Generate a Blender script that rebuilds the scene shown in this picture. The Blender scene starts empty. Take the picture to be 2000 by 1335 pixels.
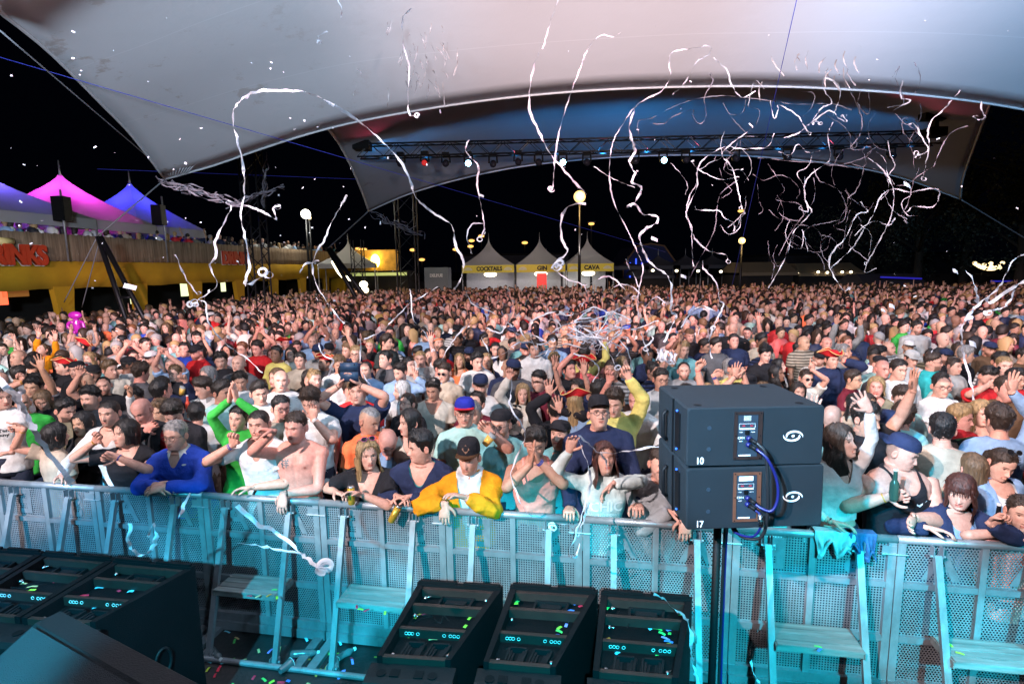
import bpy, math, random
import numpy as np
from mathutils import Vector, Matrix
R = math.radians
random.seed(7)
rng = np.random.RandomState(11)
sc = bpy.context.scene
COL = sc.collection
# ------------------------------------------------------------------ camera
CH, FPX, PITCH, ROLL = 3.0, 1060.0, R(7.66), R(0.8)
cp, sp, cr, sr = math.cos(PITCH), math.sin(PITCH), math.cos(ROLL), math.sin(ROLL)
CF = Vector((0, cp, -sp))
_u0 = Vector((0, sp, cp)); _r0 = Vector((1, 0, 0))
CR = _r0 * cr - _u0 * sr
CU = _u0 * cr + _r0 * sr
CAM = Vector((0, 0, CH))
cd = bpy.data.cameras.new('camera'); cam = bpy.data.objects.new('camera', cd); COL.objects.link(cam)
cam.matrix_world = Matrix((
    (CR.x, CU.x, -CF.x, CAM.x), (CR.y, CU.y, -CF.y, CAM.y), (CR.z, CU.z, -CF.z, CAM.z), (0, 0, 0, 1)))
cd.sensor_width = 36; cd.lens = 36 * FPX / 2000; cd.clip_start = 0.05; cd.clip_end = 1000
sc.camera = cam

def ray(px, py):
    return CF + CR * ((px - 1000) / FPX) + CU * ((667.5 - py) / FPX)
def at_h(px, py, z):
    d = ray(px, py); return CAM + d * ((z - CH) / d.z)
def at_Y(px, py, Y):
    d = ray(px, py); return CAM + d * (Y / d.y)
def proj(p):
    v = Vector(p) - CAM; d = v.dot(CF)
    if d < 0.05: return (-9999, -9999, d)
    return (1000 + FPX * v.dot(CR) / d, 667.5 - FPX * v.dot(CU) / d, d)
# the barrier's line on the ground
RA = at_h(0, 941, 1.18); RB = at_h(2000, 1068, 1.18)
RD = Vector((RB.x - RA.x, RB.y - RA.y, 0)).normalized()
RN = Vector((-RD.y, RD.x, 0))           # points into the crowd
def on_row(px, py, d):
    r = ray(px, py); o = Vector((RA.x, RA.y, 0)) + RN * d
    t = ((o - CAM).dot(RN)) / r.dot(RN); return CAM + r * t
def row_dist(p):
    return (Vector((p[0], p[1], 0)) - Vector((RA.x, RA.y, 0))).dot(RN)

# ------------------------------------------------------------------ world (night)
w = bpy.data.worlds.new('World'); sc.world = w; w.use_nodes = True
bg = w.node_tree.nodes['Background']
bg.inputs[0].default_value = (0.010, 0.016, 0.045, 1); bg.inputs[1].default_value = 0.03
sc.view_settings.view_transform = 'Standard'; sc.view_settings.look = 'None'
sc.view_settings.exposure = 0.0; sc.view_settings.gamma = 1.0
sc.render.engine = 'CYCLES'
cy = sc.cycles
cy.max_bounces = 5; cy.diffuse_bounces = 2; cy.glossy_bounces = 2; cy.transmission_bounces = 3
cy.transparent_max_bounces = 10; cy.use_denoising = True; cy.use_adaptive_sampling = True
cy.caustics_reflective = False; cy.caustics_refractive = False; cy.sample_clamp_indirect = 3

# ------------------------------------------------------------------ stage lights (the rig stands above and behind the photographer)
def spot(name, loc, to, power, color, size=60, blend=0.6, rad=0.15):
    l = bpy.data.lights.new(name, 'SPOT'); l.energy = power; l.color = color
    l.spot_size = R(size); l.spot_blend = blend; l.shadow_soft_size = rad
    o = bpy.data.objects.new(name, l); COL.objects.link(o); o.location = loc
    o.rotation_euler = (Vector(to) - Vector(loc)).to_track_quat('-Z', 'Y').to_euler()
    o['kind'] = 'helper'
    return o
LIGHTS = []
def aim(x, y, z, az, el, d=10): return (x + d * math.cos(R(el)) * math.sin(R(az)), y + d * math.cos(R(el)) * math.cos(R(az)), z + d * math.sin(R(el)))
# the key bar hangs left behind the added light blocker, the cooler fill bar right
for x, az, pw in ((-8.2, -14, 4200), (-7.0, 10, 8200), (-5.6, 34, 8200), (-4.2, 54, 6000)): LIGHTS.append(('stage_key_light', (x, -3.0, 7.0), aim(x, -3, 7, az, -17.5 if az < 20 else -15.5), pw, (1.0, .83, .82), 46, .12, .07))
LIGHTS.append(('stage_key_light', (3.0, -3.0, 6.9), aim(3, -3, 6.9, 22, -15), 3600, (1.0, .82, .80), 46, .12, .07))
for x, az, pw in ((3.2, -46, 1500), (4.6, -20, 1700), (6.0, 6, 1700), (7.4, 30, 1300)): LIGHTS.append(('stage_fill_light', (x, -3.0, 6.9), aim(x, -3, 6.9, az, -18), pw, (.40, .74, 1.0), 46, .25, .07))
for x, az, pw in ((-1.5, -18, 10500), (.5, 6, 13000), (2.0, 32, 10500)): LIGHTS.append(('stage_red_light', (x, -3.2, 7.05), aim(x, -3.2, 7.05, az, -8), pw * 1.15, (1.0, .48, .52), 34, .5, .1))
LIGHTS += [
 ('stage_side_light', (-9.0, -3.2, 6.6), (-16, 19, 4.2), 3000, (1.0, .85, .78), 30, .6, .1),  # unseen lamp added to brighten the drinks stand front
 ('stage_teal_light', (-1.6, -.6, 4.4), (1.35, 2.8, 2.12), 4200, (.0, .48, .85), 17.5, .5, .06),
 # uplights on the canopy
 ('canopy_pink_light', (1.5, .0, 4.6), (2.8, 11, 8.6), 2200, (1.0, .76, .72), 62, .8, .3),
 ('canopy_pink_light', (1.5, -.3, 6.4), (2.4, 6.0, 10.9), 13500, (1.0, .80, .80), 88, .5, .3),
 ('canopy_blue_light', (-2.6, .2, 4.2), (-7.6, 7.5, 8.6), 7500, (.68, .84, 1.0), 92, .6, .3),
 ('canopy_blue_light', (8.0, .0, 6.0), (11, 7, 10.9), 10500, (.36, .66, 1.0), 92, .6, .3),
]
for k, pw in enumerate((2600, 2700, 3000, 3300, 3400)):
    x = -4.0 + 2.0 * k; LIGHTS.append(('pit_cyan_light', (x, -.6 - .17 * x, 3.3), (x * 1.0, 3.95 - .17 * x, -.34), pw, ((.08, .60, 1.0), (.04, .70, 1.0), (.02, .72, .95), (.02, .74, .95), (.02, .72, 1.0))[k], 36, .55, .05))
for a in LIGHTS: spot(*a)

# ------------------------------------------------------------------ mesh helpers
class G:
    def __init__(s): s.v = []; s.f = []; s.c = []; s.n = 0
    def add(s, vs, fs, col=(1, 1, 1)):
        vs = np.asarray(vs, float).reshape(-1, 3); n = s.n
        s.v.append(vs); s.n += len(vs)
        s.f.extend([tuple(int(i) + n for i in f) for f in fs])
        c = np.asarray(col, float)
        s.c.append(np.tile(c, (len(vs), 1)) if c.ndim == 1 else c)
    def arr(s): return np.vstack(s.v) if s.v else np.zeros((0, 3))
    def cols(s): return np.vstack(s.c)
    def xf(s, M):
        A = np.array(M)[:3]; v = s.arr(); v = v @ A[:, :3].T + A[:, 3]
        s.v = [v]; s.c = [s.cols()]; return s
    def box(s, c, d, rot=0, col=(1, 1, 1), tilt=None):
        x, y, z = d[0] / 2, d[1] / 2, d[2] / 2
        vs = [Vector((a, b, e)) for a in (-x, x) for b in (-y, y) for e in (-z, z)]
        M = Matrix.Rotation(rot, 4, 'Z')
        if tilt: M = M @ tilt
        vs = [tuple(M @ q + Vector(c)) for q in vs]
        s.add(vs, [(0, 1, 3, 2), (4, 6, 7, 5), (0, 4, 5, 1), (2, 3, 7, 6), (0, 2, 6, 4), (1, 5, 7, 3)], col); return s
    def hexa(s, p, col=(1, 1, 1)):      # 8 corners: bottom ring ccw, top ring
        s.add(p, [(3, 2, 1, 0), (4, 5, 6, 7), (0, 1, 5, 4), (1, 2, 6, 5), (2, 3, 7, 6), (3, 0, 4, 7)], col); return s
    def loft(s, rings, cap=True, col=(1, 1, 1), closed=True):
        rings = np.asarray(rings, float); m, n = rings.shape[:2]
        f = []
        for i in range(m - 1):
            for j in range(n if closed else n - 1):
                k = (j + 1) % n; f.append((i * n + j, i * n + k, (i + 1) * n + k, (i + 1) * n + j))
        if cap and closed:
            f.append(tuple(range(n - 1, -1, -1))); f.append(tuple((m - 1) * n + j for j in range(n)))
        s.add(rings.reshape(-1, 3), f, col); return s
    def tube(s, pts, rad, n=8, cap=True, col=(1, 1, 1), smooth=0, flat=1.0, up=None):
        pts = [Vector(p) for p in pts]
        if not hasattr(rad, '__len__'): rad = [rad] * len(pts)
        rad = list(rad)
        if smooth: pts, rad = catmull(pts, rad, smooth)
        m = len(pts); rings = []
        t0 = (pts[1] - pts[0]).normalized()
        a = Vector(up) if up is not None else (Vector((0, 0, 1)) if abs(t0.z) < .9 else Vector((1, 0, 0)))
        u = (a - t0 * a.dot(t0)).normalized()
        for i in range(m):
            t = (pts[min(i + 1, m - 1)] - pts[max(i - 1, 0)])
            t = t.normalized() if t.length > 1e-9 else t0
            u = (u - t * u.dot(t)); u = u.normalized() if u.length > 1e-6 else t.orthogonal().normalized()
            b = t.cross(u)
            rings.append([tuple(pts[i] + (u * math.cos(2 * math.pi * j / n) + b * math.sin(2 * math.pi * j / n) * flat) * rad[i]) for j in range(n)])
        s.loft(rings, cap, col); return s
    def ball(s, c, r, nu=10, nv=7, col=(1, 1, 1)):
        if not hasattr(r, '__len__'): r = (r, r, r)
        rings = []
        for i in range(nv):
            ph = math.pi * (i + .5) / nv - math.pi / 2
            rings.append([(c[0] + r[0] * math.cos(ph) * math.cos(2 * math.pi * j / nu), c[1] + r[1] * math.cos(ph) * math.sin(2 * math.pi * j / nu), c[2] + r[2] * math.sin(ph)) for j in range(nu)])
        s.loft(rings, True, col); return s
    def mesh(s, name, mat=None, smooth=True, colors=False):
        me = bpy.data.meshes.new(name)
        v = s.arr(); me.from_pydata(v.tolist(), [], s.f)
        if smooth: me.polygons.foreach_set('use_smooth', [True] * len(me.polygons))
        if colors:
            a = me.color_attributes.new('Col', 'FLOAT_COLOR', 'POINT')
            c = np.ones((len(v), 4), np.float32); c[:, :3] = s.cols(); a.data.foreach_set('color', c.ravel())
        if mat: me.materials.append(mat)
        me.update(); return me
def catmull(pts, rad, k):
    P = [pts[0] * 2 - pts[1]] + list(pts) + [pts[-1] * 2 - pts[-2]]
    op, orr = [], []
    for i in range(1, len(P) - 2):
        for j in range(k):
            t = j / k; t2 = t * t; t3 = t2 * t
            op.append((P[i] * 2 + (P[i + 1] - P[i - 1]) * t + (P[i - 1] * 2 - P[i] * 5 + P[i + 1] * 4 - P[i + 2]) * t2 + (-P[i - 1] + P[i] * 3 - P[i + 1] * 3 + P[i + 2]) * t3) * .5)
            orr.append(rad[i - 1] * (1 - t) + rad[i] * t)
    op.append(P[-2]); orr.append(rad[-1]); return op, orr
def link(name, me, parent=None, color=None, loc=None, rotz=None):
    o = bpy.data.objects.new(name, me); COL.objects.link(o)
    if parent: o.parent = parent
    if color is not None: o.color = (color[0], color[1], color[2], 1)
    if loc is not None: o.location = loc
    if rotz is not None: o.rotation_euler = (0, 0, rotz)
    return o
def tag(o, label=None, cat=None, group=None, kind=None):
    if label: o['label'] = label
    if cat: o['category'] = cat
    if group: o['group'] = group
    if kind: o['kind'] = kind
    return o
def empty(name, loc=(0, 0, 0), rotz=0, **k):
    o = bpy.data.objects.new(name, None); COL.objects.link(o); o.location = loc; o.rotation_euler = (0, 0, rotz)
    o.empty_display_size = .1; tag(o, **k); return o
def copy_tree(o, parent=None):
    c = o.copy(); COL.objects.link(c)
    if parent: c.parent = parent
    for ch in list(o.children): copy_tree(ch, c)
    return c

# ------------------------------------------------------------------ materials
def nt(name):
    m = bpy.data.materials.new(name); m.use_nodes = True; t = m.node_tree
    return m, t, t.nodes['Principled BSDF']
def mixc(t, a, b, fac, mode='MULTIPLY'):
    n = t.nodes.new('ShaderNodeMix'); n.data_type = 'RGBA'; n.blend_type = mode
    for i, x in ((0, fac), (6, a), (7, b)):
        if isinstance(x, bpy.types.NodeSocket): t.links.new(x, n.inputs[i])
        elif i == 0: n.inputs[0].default_value = x
        else: n.inputs[i].default_value = (x[0], x[1], x[2], 1)
    return n.outputs[2]
def noise(t, scale, detail=3, rough=.5, vec=None, stretch=None):
    n = t.nodes.new('ShaderNodeTexNoise'); n.inputs['Scale'].default_value = scale; n.inputs['Detail'].default_value = detail; n.inputs['Roughness'].default_value = rough
    tc = t.nodes.new('ShaderNodeTexCoord'); src = tc.outputs['Object']
    if stretch:
        mp = t.nodes.new('ShaderNodeMapping'); mp.inputs['Scale'].default_value = stretch; t.links.new(src, mp.inputs[0]); src = mp.outputs[0]
    t.links.new(src, n.inputs['Vector']); return n.outputs['Fac']
def ramp(t, src, stops):
    r = t.nodes.new('ShaderNodeValToRGB'); el = r.color_ramp.elements
    while len(el) < len(stops): el.new(.5)
    for e, (p, c) in zip(el, stops): e.position = p; e.color = (c[0], c[1], c[2], 1) if hasattr(c, '__len__') else (c, c, c, 1)
    t.links.new(src, r.inputs[0]); return r.outputs[0]
def bump(t, b, src, strength, dist=.01):
    n = t.nodes.new('ShaderNodeBump'); n.inputs['Strength'].default_value = strength; n.inputs['Distance'].default_value = dist
    t.links.new(src, n.inputs['Height']); t.links.new(n.outputs[0], b.inputs['Normal'])
def simple(name, color, rough=.5, metal=0, var=.15, vscale=8, bmp=0, bscale=40, emis=None, estr=0, stretch=None, objcol=False, spec=.5):
    m, t, b = nt(name)
    b.inputs['Roughness'].default_value = rough; b.inputs['Metallic'].default_value = metal
    b.inputs['Specular IOR Level'].default_value = spec
    c = ramp(t, noise(t, vscale, 4, .6, stretch=stretch), [(.3, 1 - var), (.7, 1.0)])
    if objcol:
        oi = t.nodes.new('ShaderNodeObjectInfo'); base = oi.outputs['Color']
    else: base = color
    t.links.new(mixc(t, c, base, 1.0), b.inputs['Base Color'])
    if bmp: bump(t, b, noise(t, bscale, 3, .6, stretch=stretch), bmp)
    if emis: b.inputs['Emission Color'].default_value = (*emis, 1); b.inputs['Emission Strength'].default_value = estr
    return m
def attr_mat(name, rough=.5, useobj=True, bmp=.1, bscale=120, spec=.4):
    m, t, b = nt(name); b.inputs['Roughness'].default_value = rough; b.inputs['Specular IOR Level'].default_value = spec
    a = t.nodes.new('ShaderNodeAttribute'); a.attribute_name = 'Col'; base = a.outputs['Color']
    if useobj:
        oi = t.nodes.new('ShaderNodeObjectInfo'); base = mixc(t, base, oi.outputs['Color'], 1.0)
    if bmp: bump(t, b, noise(t, bscale, 2), bmp, .004); base = mixc(t, base, ramp(t, noise(t, 30, 4, .7), [(.3, (.80, .70, .68)), (.7, (1.06, 1.04, 1.03))]), 1.0)
    t.links.new(base, b.inputs['Base Color']); return m
M = {}
M['skin'] = attr_mat('skin', .50, True, .2, 120, .35)
M['cloth'] = simple('cloth', (1, 1, 1), .85, var=.35, vscale=9, bmp=.8, bscale=26, objcol=True, spec=.2)
M['hair'] = simple('hair', (1, 1, 1), .50, var=.75, vscale=60, bmp=.9, bscale=90, objcol=True, stretch=(1, 1, .12), spec=.5)
M['hairc'] = simple('curly_hair', (1, 1, 1), .5, var=.6, vscale=70, bmp=1, bscale=80, objcol=True, spec=.4)
def shirt_mat():
    m = simple('printed_cloth', (1, 1, 1), .85, var=.35, vscale=9, bmp=.8, bscale=26, objcol=True, spec=.2); t = m.node_tree; b = t.nodes['Principled BSDF']; src = b.inputs['Base Color'].links[0].from_socket
    oi = t.nodes.new('ShaderNodeObjectInfo'); tc = t.nodes.new('ShaderNodeTexCoord'); wv = t.nodes.new('ShaderNodeTexWave'); wv.bands_direction = 'Z'; wv.inputs['Scale'].default_value = 7; wv.inputs['Distortion'].default_value = .6; t.links.new(tc.outputs['Object'], wv.inputs[0])
    st = ramp(t, wv.outputs[0], [(.48, .25), (.55, 1.0)]); gt = t.nodes.new('ShaderNodeMath'); gt.operation = 'GREATER_THAN'; gt.inputs[1].default_value = .84; t.links.new(oi.outputs['Random'], gt.inputs[0])
    c = mixc(t, src, mixc(t, src, st, 1.0), gt.outputs[0], 'MIX'); t.links.new(c, b.inputs['Base Color']); return m
M['shirtp'] = shirt_mat()
M['plain'] = simple('painted_part', (1, 1, 1), .45, var=.08, vscale=9, objcol=True)
M['shiny'] = simple('shiny_part', (1, 1, 1), .18, var=.05, vscale=9, objcol=True)
M['mass'] = attr_mat('crowd_mass', .6, False, 0)
# ------------------------------------------------------------------ people
TAU = 2 * math.pi
HZ = np.array([-.135, -.122, -.108, -.095, -.08, -.06, -.04, -.02, 0, .02, .045, .07, .090, .104, .112, .116])
HA = np.array([.034, .040, .045, .050, .056, .064, .070, .073, .0745, .0755, .0745, .069, .056, .040, .024, .004])
HF = np.array([.028, .056, .080, .086, .0885, .0905, .0905, .089, .088, .090, .088, .079, .060, .040, .022, .004])
HB = np.array([.050, .052, .054, .056, .060, .072, .085, .093, .097, .099, .097, .088, .070, .048, .028, .004])
def sstep(a, b, x): t = np.clip((x - a) / (b - a), 0, 1); return t * t * (3 - 2 * t)
def gs(x, c, s): return np.exp(-((x - c) / s) ** 2)
def head_surface(z, th, grow=0.0):
    a = np.interp(z, HZ, HA) + grow; F = np.interp(z, HZ, HF) + grow; B = np.interp(z, HZ, HB) + grow
    c, s_ = np.cos(th), np.sin(th)
    e = 0.90
    x = a * np.sign(s_) * np.abs(s_) ** e
    y = np.where(c > 0, -F * np.abs(c) ** e, B * np.abs(c) ** e)
    return x, y
def head_geo(g, spec, hi=True):
    """a head round the point between the eyes, facing -Y; colours painted per vertex"""
    if hi:
        zs = np.concatenate([np.linspace(-.135, -.088, 9), np.linspace(-.084, .034, 46), np.linspace(.04, .116, 13)]); n = 56
    else:
        zs = np.concatenate([np.linspace(-.135, -.09, 4), np.linspace(-.08, .034, 13), np.linspace(.05, .116, 5)]); n = 22
    t = np.arange(n) / n; th = TAU * t - (.55 if hi else .4) * np.sin(TAU * t)
    Z, T = np.meshgrid(zs, th, indexing='ij')
    X, Y = head_surface(Z, T)
    wf = spec.get('wide', 1.0); X = X * wf
    front = np.clip(-Y / .085, 0, 1) ** 1.5
    fem = spec.get('sex') == 'f'
    D = np.zeros_like(X)
    nz = sstep(.012, -.040, Z) * (1 - sstep(-.042, -.052, Z) if False else sstep(-.056, -.044, Z))
    nl = .021 * spec.get('nose', 1.0)
    D += (nl * nz + .003 * gs(Z, .004, .012)) * gs(X, 0, .0075 + .0045 * sstep(0, -.04, Z))
    D += .006 * gs(np.abs(X), .012, .006) * gs(Z, -.040, .007)
    D -= .010 * gs(np.abs(X), .030, .013) * gs(Z, .001, .010)
    D += .0035 * gs(np.abs(X), .030, .0115) * gs(Z, -.001, .0065)
    D += (.0025 if fem else .0055) * gs(Z, .019, .007) * (np.abs(X) < .05)
    D += .004 * gs(np.abs(X), .043, .016) * gs(Z, -.022, .014)
    D -= .003 * gs(np.abs(X), .045, .012) * gs(Z, -.062, .016)
    D += .006 * gs(X, 0, .020) * (gs(Z, -.062, .005) + gs(Z, -.074, .006))
    D -= .003 * gs(X, 0, .022) * gs(Z, -.0675, .003)
    D -= .003 * gs(X, 0, .018) * gs(Z, -.085, .006)
    D += .006 * gs(X, 0, .020) * gs(Z, -.103, .012)
    op = spec.get('mouth', '')
    if op == 'open': D -= .010 * gs(X, 0, .012) * gs(Z, -.069, .006)
    Y = Y - D * front
    C = np.ones(X.shape + (3,))
    def paint(m, col):
        m = np.clip(m, 0, 1)[..., None] * (front > .12)[..., None]; C[:] = C * (1 - m) + np.array(col) * m
    ax = np.abs(X)
    paint(.30 * gs(ax, .040, .018) * gs(Z, -.028, .018), (1.0, .62, .58))
    paint(.25 * gs(X, 0, .012) * gs(Z, -.036, .012), (1.0, .62, .58))
    paint(.30 * gs(ax, .028, .014) * gs(Z, -.013, .005), (.72, .55, .52))
    if spec.get('beard', 0):
        b = sstep(-.040, -.062, Z) * (Z > -.14) * np.clip(sstep(.02, .05, ax) + sstep(-.052, -.078, Z) + .8 * gs(Z, -.053, .006), 0, 1) * spec['beard']
        paint(b, spec.get('beardc', (.22, .16, .13)))
    curve = {'smile': .10, 'teeth': .12}.get(op, 0)
    zm = Z - curve * ax ** 1.0 * (ax < .03) * .35
    lipc = spec.get('lip', (.80, .36, .34) if fem else (.80, .48, .45))
    wl = .021 + (.006 if curve else 0)
    paint(1.2 * (1 - sstep(wl * .8, wl * 1.15, ax)) * gs(zm, -.0675, .0085 if fem else .0068), lipc)
    if op == 'open':
        paint(1.4 * (1 - sstep(.008, .015, ax)) * gs(Z, -.0695, .0050), (.28, .07, .06)); paint(1.1 * (1 - sstep(.008, .012, ax)) * gs(Z, -.0655, .0022), (1.3, 1.25, 1.2))
    elif op == 'teeth':
        paint(1.6 * (1 - sstep(.016, .022, ax)) * gs(zm, -.0675, .0042), (1.5, 1.5, 1.4))
    else:
        paint(1.3 * (1 - sstep(.018, .023, ax)) * gs(zm, -.0675, .0016), (.30, .12, .12))
    # brows, eyes
    bc = spec.get('browc', (.18, .12, .09)); bz = .0195 + .003 * np.sin(np.clip((ax - .012) / .036, 0, 1) * math.pi)
    paint(1.15 * sstep(.011, .016, ax) * (1 - sstep(.044, .050, ax)) * gs(Z, bz, .0030 if fem else .0042), bc)
    if spec.get('eyes', 'open') == 'open':
        er = ((ax - .0305) / .0160) ** 2 + ((Z - .0005) / .0066) ** 2
        paint(1.5 * (1 - sstep(.75, 1.45, er)), (1.15, 1.12, 1.10))
        ir = ((ax - .0305) ** 2 + (Z - .001) ** 2) ** .5
        paint((1 - sstep(.0042, .0068, ir)) * 1.6 * (er < 1.3), spec.get('iris', (.06, .05, .05)))
        up = gs((ax - .0305), 0, .016) * gs(Z, .0068 - 9 * (ax - .0305) ** 2, .0020)
        paint((1.1 if fem else .85) * up, (.10, .06, .05))
        paint(.35 * gs((ax - .0305), 0, .014) * gs(Z, -.0065, .002), (.35, .22, .2))
    else:
        paint(1.1 * gs((ax - .0305), 0, .013) * gs(Z, -.003, .0022), (.12, .07, .06))
    paint(.9 * gs(ax, .0075, .004) * gs(Z, -.0475, .0025), (.20, .08, .07))
    hc = spec.get('scalp', None)
    if hc is not None:      # stubbly scalp under short hair
        m = sstep(.050, .075, Z + .0 * T) * 1.0
        back = sstep(.0, .02, Y) * sstep(-.07, -.04, Z)
        m = np.clip(m + back, 0, 1)[..., None] * spec.get('scalpk', .75)
        C[:] = C * (1 - m) + np.array(hc) * m
    rings = np.stack([X, Y, Z], -1); m, nn = X.shape
    f = []
    for i in range(m - 1):
        for j in range(nn):
            k = (j + 1) % nn; f.append((i * nn + j, i * nn + k, (i + 1) * nn + k, (i + 1) * nn + j))
    f.append(tuple(range(nn - 1, -1, -1))); f.append(tuple((m - 1) * nn + j for j in range(nn)))
    h = G(); h.add(rings.reshape(-1, 3), f, C.reshape(-1, 3))
    for sx in (-1, 1):      # ears
        c = (sx * .0755 * wf, .012, -.008)
        rr = []
        for i, (k, o) in enumerate(((.5, -.002), (1.0, .002), (1.05, .009), (.8, .013), (.45, .009))):
            N = 10 if hi else 6
            rr.append([(c[0] + sx * o + sx * .006 * k * math.sin(a), c[1] + .017 * k * math.sin(a) + .004, c[2] + .030 * k * math.cos(a)) for a in [TAU * q / N * sx for q in range(N)]])
        h.loft(rr, True, (1.0, .80, .77))
    return h
def hair_geo(style, hi=True, seed=0):
    """hair shell over the scalp. Each column runs from its hairline to the crown."""
    rs = np.random.RandomState(seed)
    g = G()
    if style == 'bald': return None
    n, m = (44, 16) if hi else (20, 8)
    t = np.arange(n) / n; th = TAU * t
    a = np.abs((th + math.pi) % TAU - math.pi)          # 0 = front
    P = dict(short=(.008, .020, -.055, .006), buzz=(.0025, .003, -.055, .0), crop=(.010, .032, -.050, .009), side=(.009, .024, -.050, .005),
             messy=(.013, .030, -.060, .010), curly=(.022, .034, -.07, .013), long=(.011, .016, -.24, .004), longwavy=(.020, .022, -.25, .012),
             bob=(.016, .018, -.11, .005), bun=(.005, .010, -.055, .003), thin=(.003, .006, -.055, .002), tied=(.005, .010, -.06, .003), fringe=(.012, .018, -.24, .004))[style]
    ts, tt, zb, na = P
    hl = np.interp(a, [0, .5, .9, 1.25, 1.5, 1.75, 2.2, math.pi], [.068, .066, .052, .018, -.028 if style not in ('buzz',) else -.01, -.018, -.050, zb if zb > -.09 else -.065])
    if style == 'thin': hl = np.interp(a, [0, .5, .9, 1.25, 1.5, 1.75, 2.2, math.pi], [.105, .098, .075, .03, -.02, -.018, -.05, -.06])
    longs = style in ('long', 'longwavy', 'bob', 'fringe')
    if longs:
        hl = np.interp(a, [0, .45, .62, .95, 1.2, 1.6, 2.4, math.pi], [.080, .074, .060, .02, zb * .80, zb * .92, zb, zb * .95])
        if style == 'fringe': hl = np.interp(a, [0, .55, .75, .95, 1.2, 1.6, 2.4, math.pi], [.022, .020, .01, -.05, zb * .85, zb * .95, zb, zb])
        hl = hl + (rs.rand(n) - .5) * .03 * (a > 1.1)
    else: hl = hl + (rs.rand(n) - .5) * .010 + .004 * np.sin(th * 7 + rs.rand() * 6)
    U = np.linspace(0, 1, m)[:, None]
    top = .1155
    Z = hl[None, :] + (top - hl)[None, :] * (U ** (.75 if not longs else .9))
    T = np.tile(th, (m, 1)); A = np.tile(a, (m, 1))
    grow = ts + (tt - ts) * sstep(.02, .10, Z)
    edge = (.15 + .85 * sstep(0, .5, U)) if not longs else (.35 + .65 * sstep(0, .12, U))
    if not longs: ts = ts * .6
    zc = np.maximum(Z, -.005) if longs else Z
    grow = grow * (np.minimum(edge + 0 * Z, 1))
    if style in ('crop', 'messy', 'side'): grow += .010 * sstep(1.3, .1, A) * sstep(.06, .10, Z)
    X, Y = head_surface(np.clip(zc, -.13, .116), T, 0)
    r0 = np.sqrt(X * X + Y * Y) + 1e-6
    nx, ny = X / r0, Y / r0
    upw = sstep(.06, .115, Z)
    k1 = rs.rand(6) * 6.28; nz_ = (np.sin(T * 5 + k1[0] + Z * 40) + np.sin(T * 9 + k1[1] - Z * 30) + .8 * np.sin(T * 17 + k1[2] + Z * 90) + .6 * np.sin(Z * 150 + k1[3] + T * 3) + 1.1 * (rs.rand(m, n) * 2 - 1)) / 3.5
    gr = grow + na * nz_ * np.minimum(edge * 1.2, 1)
    X = X + nx * gr * (1 - .55 * upw); Y = Y + ny * gr * (1 - .55 * upw); Zo = Z + gr * upw
    if longs:       # falls and fans a little, forward over the shoulders at the sides
        d = np.clip(-Z - .03, 0, 1)
        X = X * (1 + .55 * d); Y = Y + .10 * d - .30 * d * (A < 1.5)
        X += .010 * np.sin(Z * 35 + k1[4]) * (d > 0)
    if style == 'side': X += .012 * upw
    rings = np.stack([X, Y, Zo], -1)
    g.loft(rings, False)
    g.f.append(tuple((m - 1) * n + j for j in range(n)))
    if hi:      # loose strands that break the edge of the shell
        nr_ = np.stack([nx, ny, .5 * upw], -1); nb_ = 420 if longs else 300
        for _ in range(nb_):
            i, j = rs.randint(0, m - 1), rs.randint(n); q = rings[i, j]; nn = nr_[i, j] / (np.linalg.norm(nr_[i, j]) + 1e-6)
            if longs: dv = np.array([0, 0, -1.0]) + .35 * rs.randn(3) + .3 * nn; ln = rs.uniform(.02, .05)
            else: dv = np.array([.25 * np.sign(q[0]) * rs.rand(), (-.8 if q[2] > .05 else .5) * (1 if q[1] < .05 else -.3), (-.5 if q[2] < .06 else .15)]) + .55 * rs.randn(3) + .5 * nn; ln = rs.uniform(.010, .024) * (1.5 if style in ('messy', 'curly') else 1) * (.35 if style in ('buzz', 'thin') else 1)
            if q[2] > .05 and abs(q[0]) < .06 and q[1] < -.03 and not longs: dv[2] -= .5
            dv /= np.linalg.norm(dv); sd_ = np.cross(dv, nn); sd_ = sd_ / (np.linalg.norm(sd_) + 1e-6) * rs.uniform(.0012, .0026); o_ = q - nn * .001
            mid_ = o_ + dv * ln * .55 + nn * .003; g.add([o_ - sd_, o_ + sd_, mid_ + sd_ * .8, mid_ - sd_ * .8, o_ + dv * ln], [(0, 1, 2, 3), (3, 2, 4)])
    if style == 'bun': g.ball((0, .06, .105), (.038, .036, .034), 12, 8)
    if style == 'tied': g.tube([(0, .10, .03), (0, .135, .0), (0, .13, -.06), (.01, .11, -.15), (.01, .10, -.2)], [.014, .026, .026, .02, .008], 9, True, smooth=3)
    return g
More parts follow.
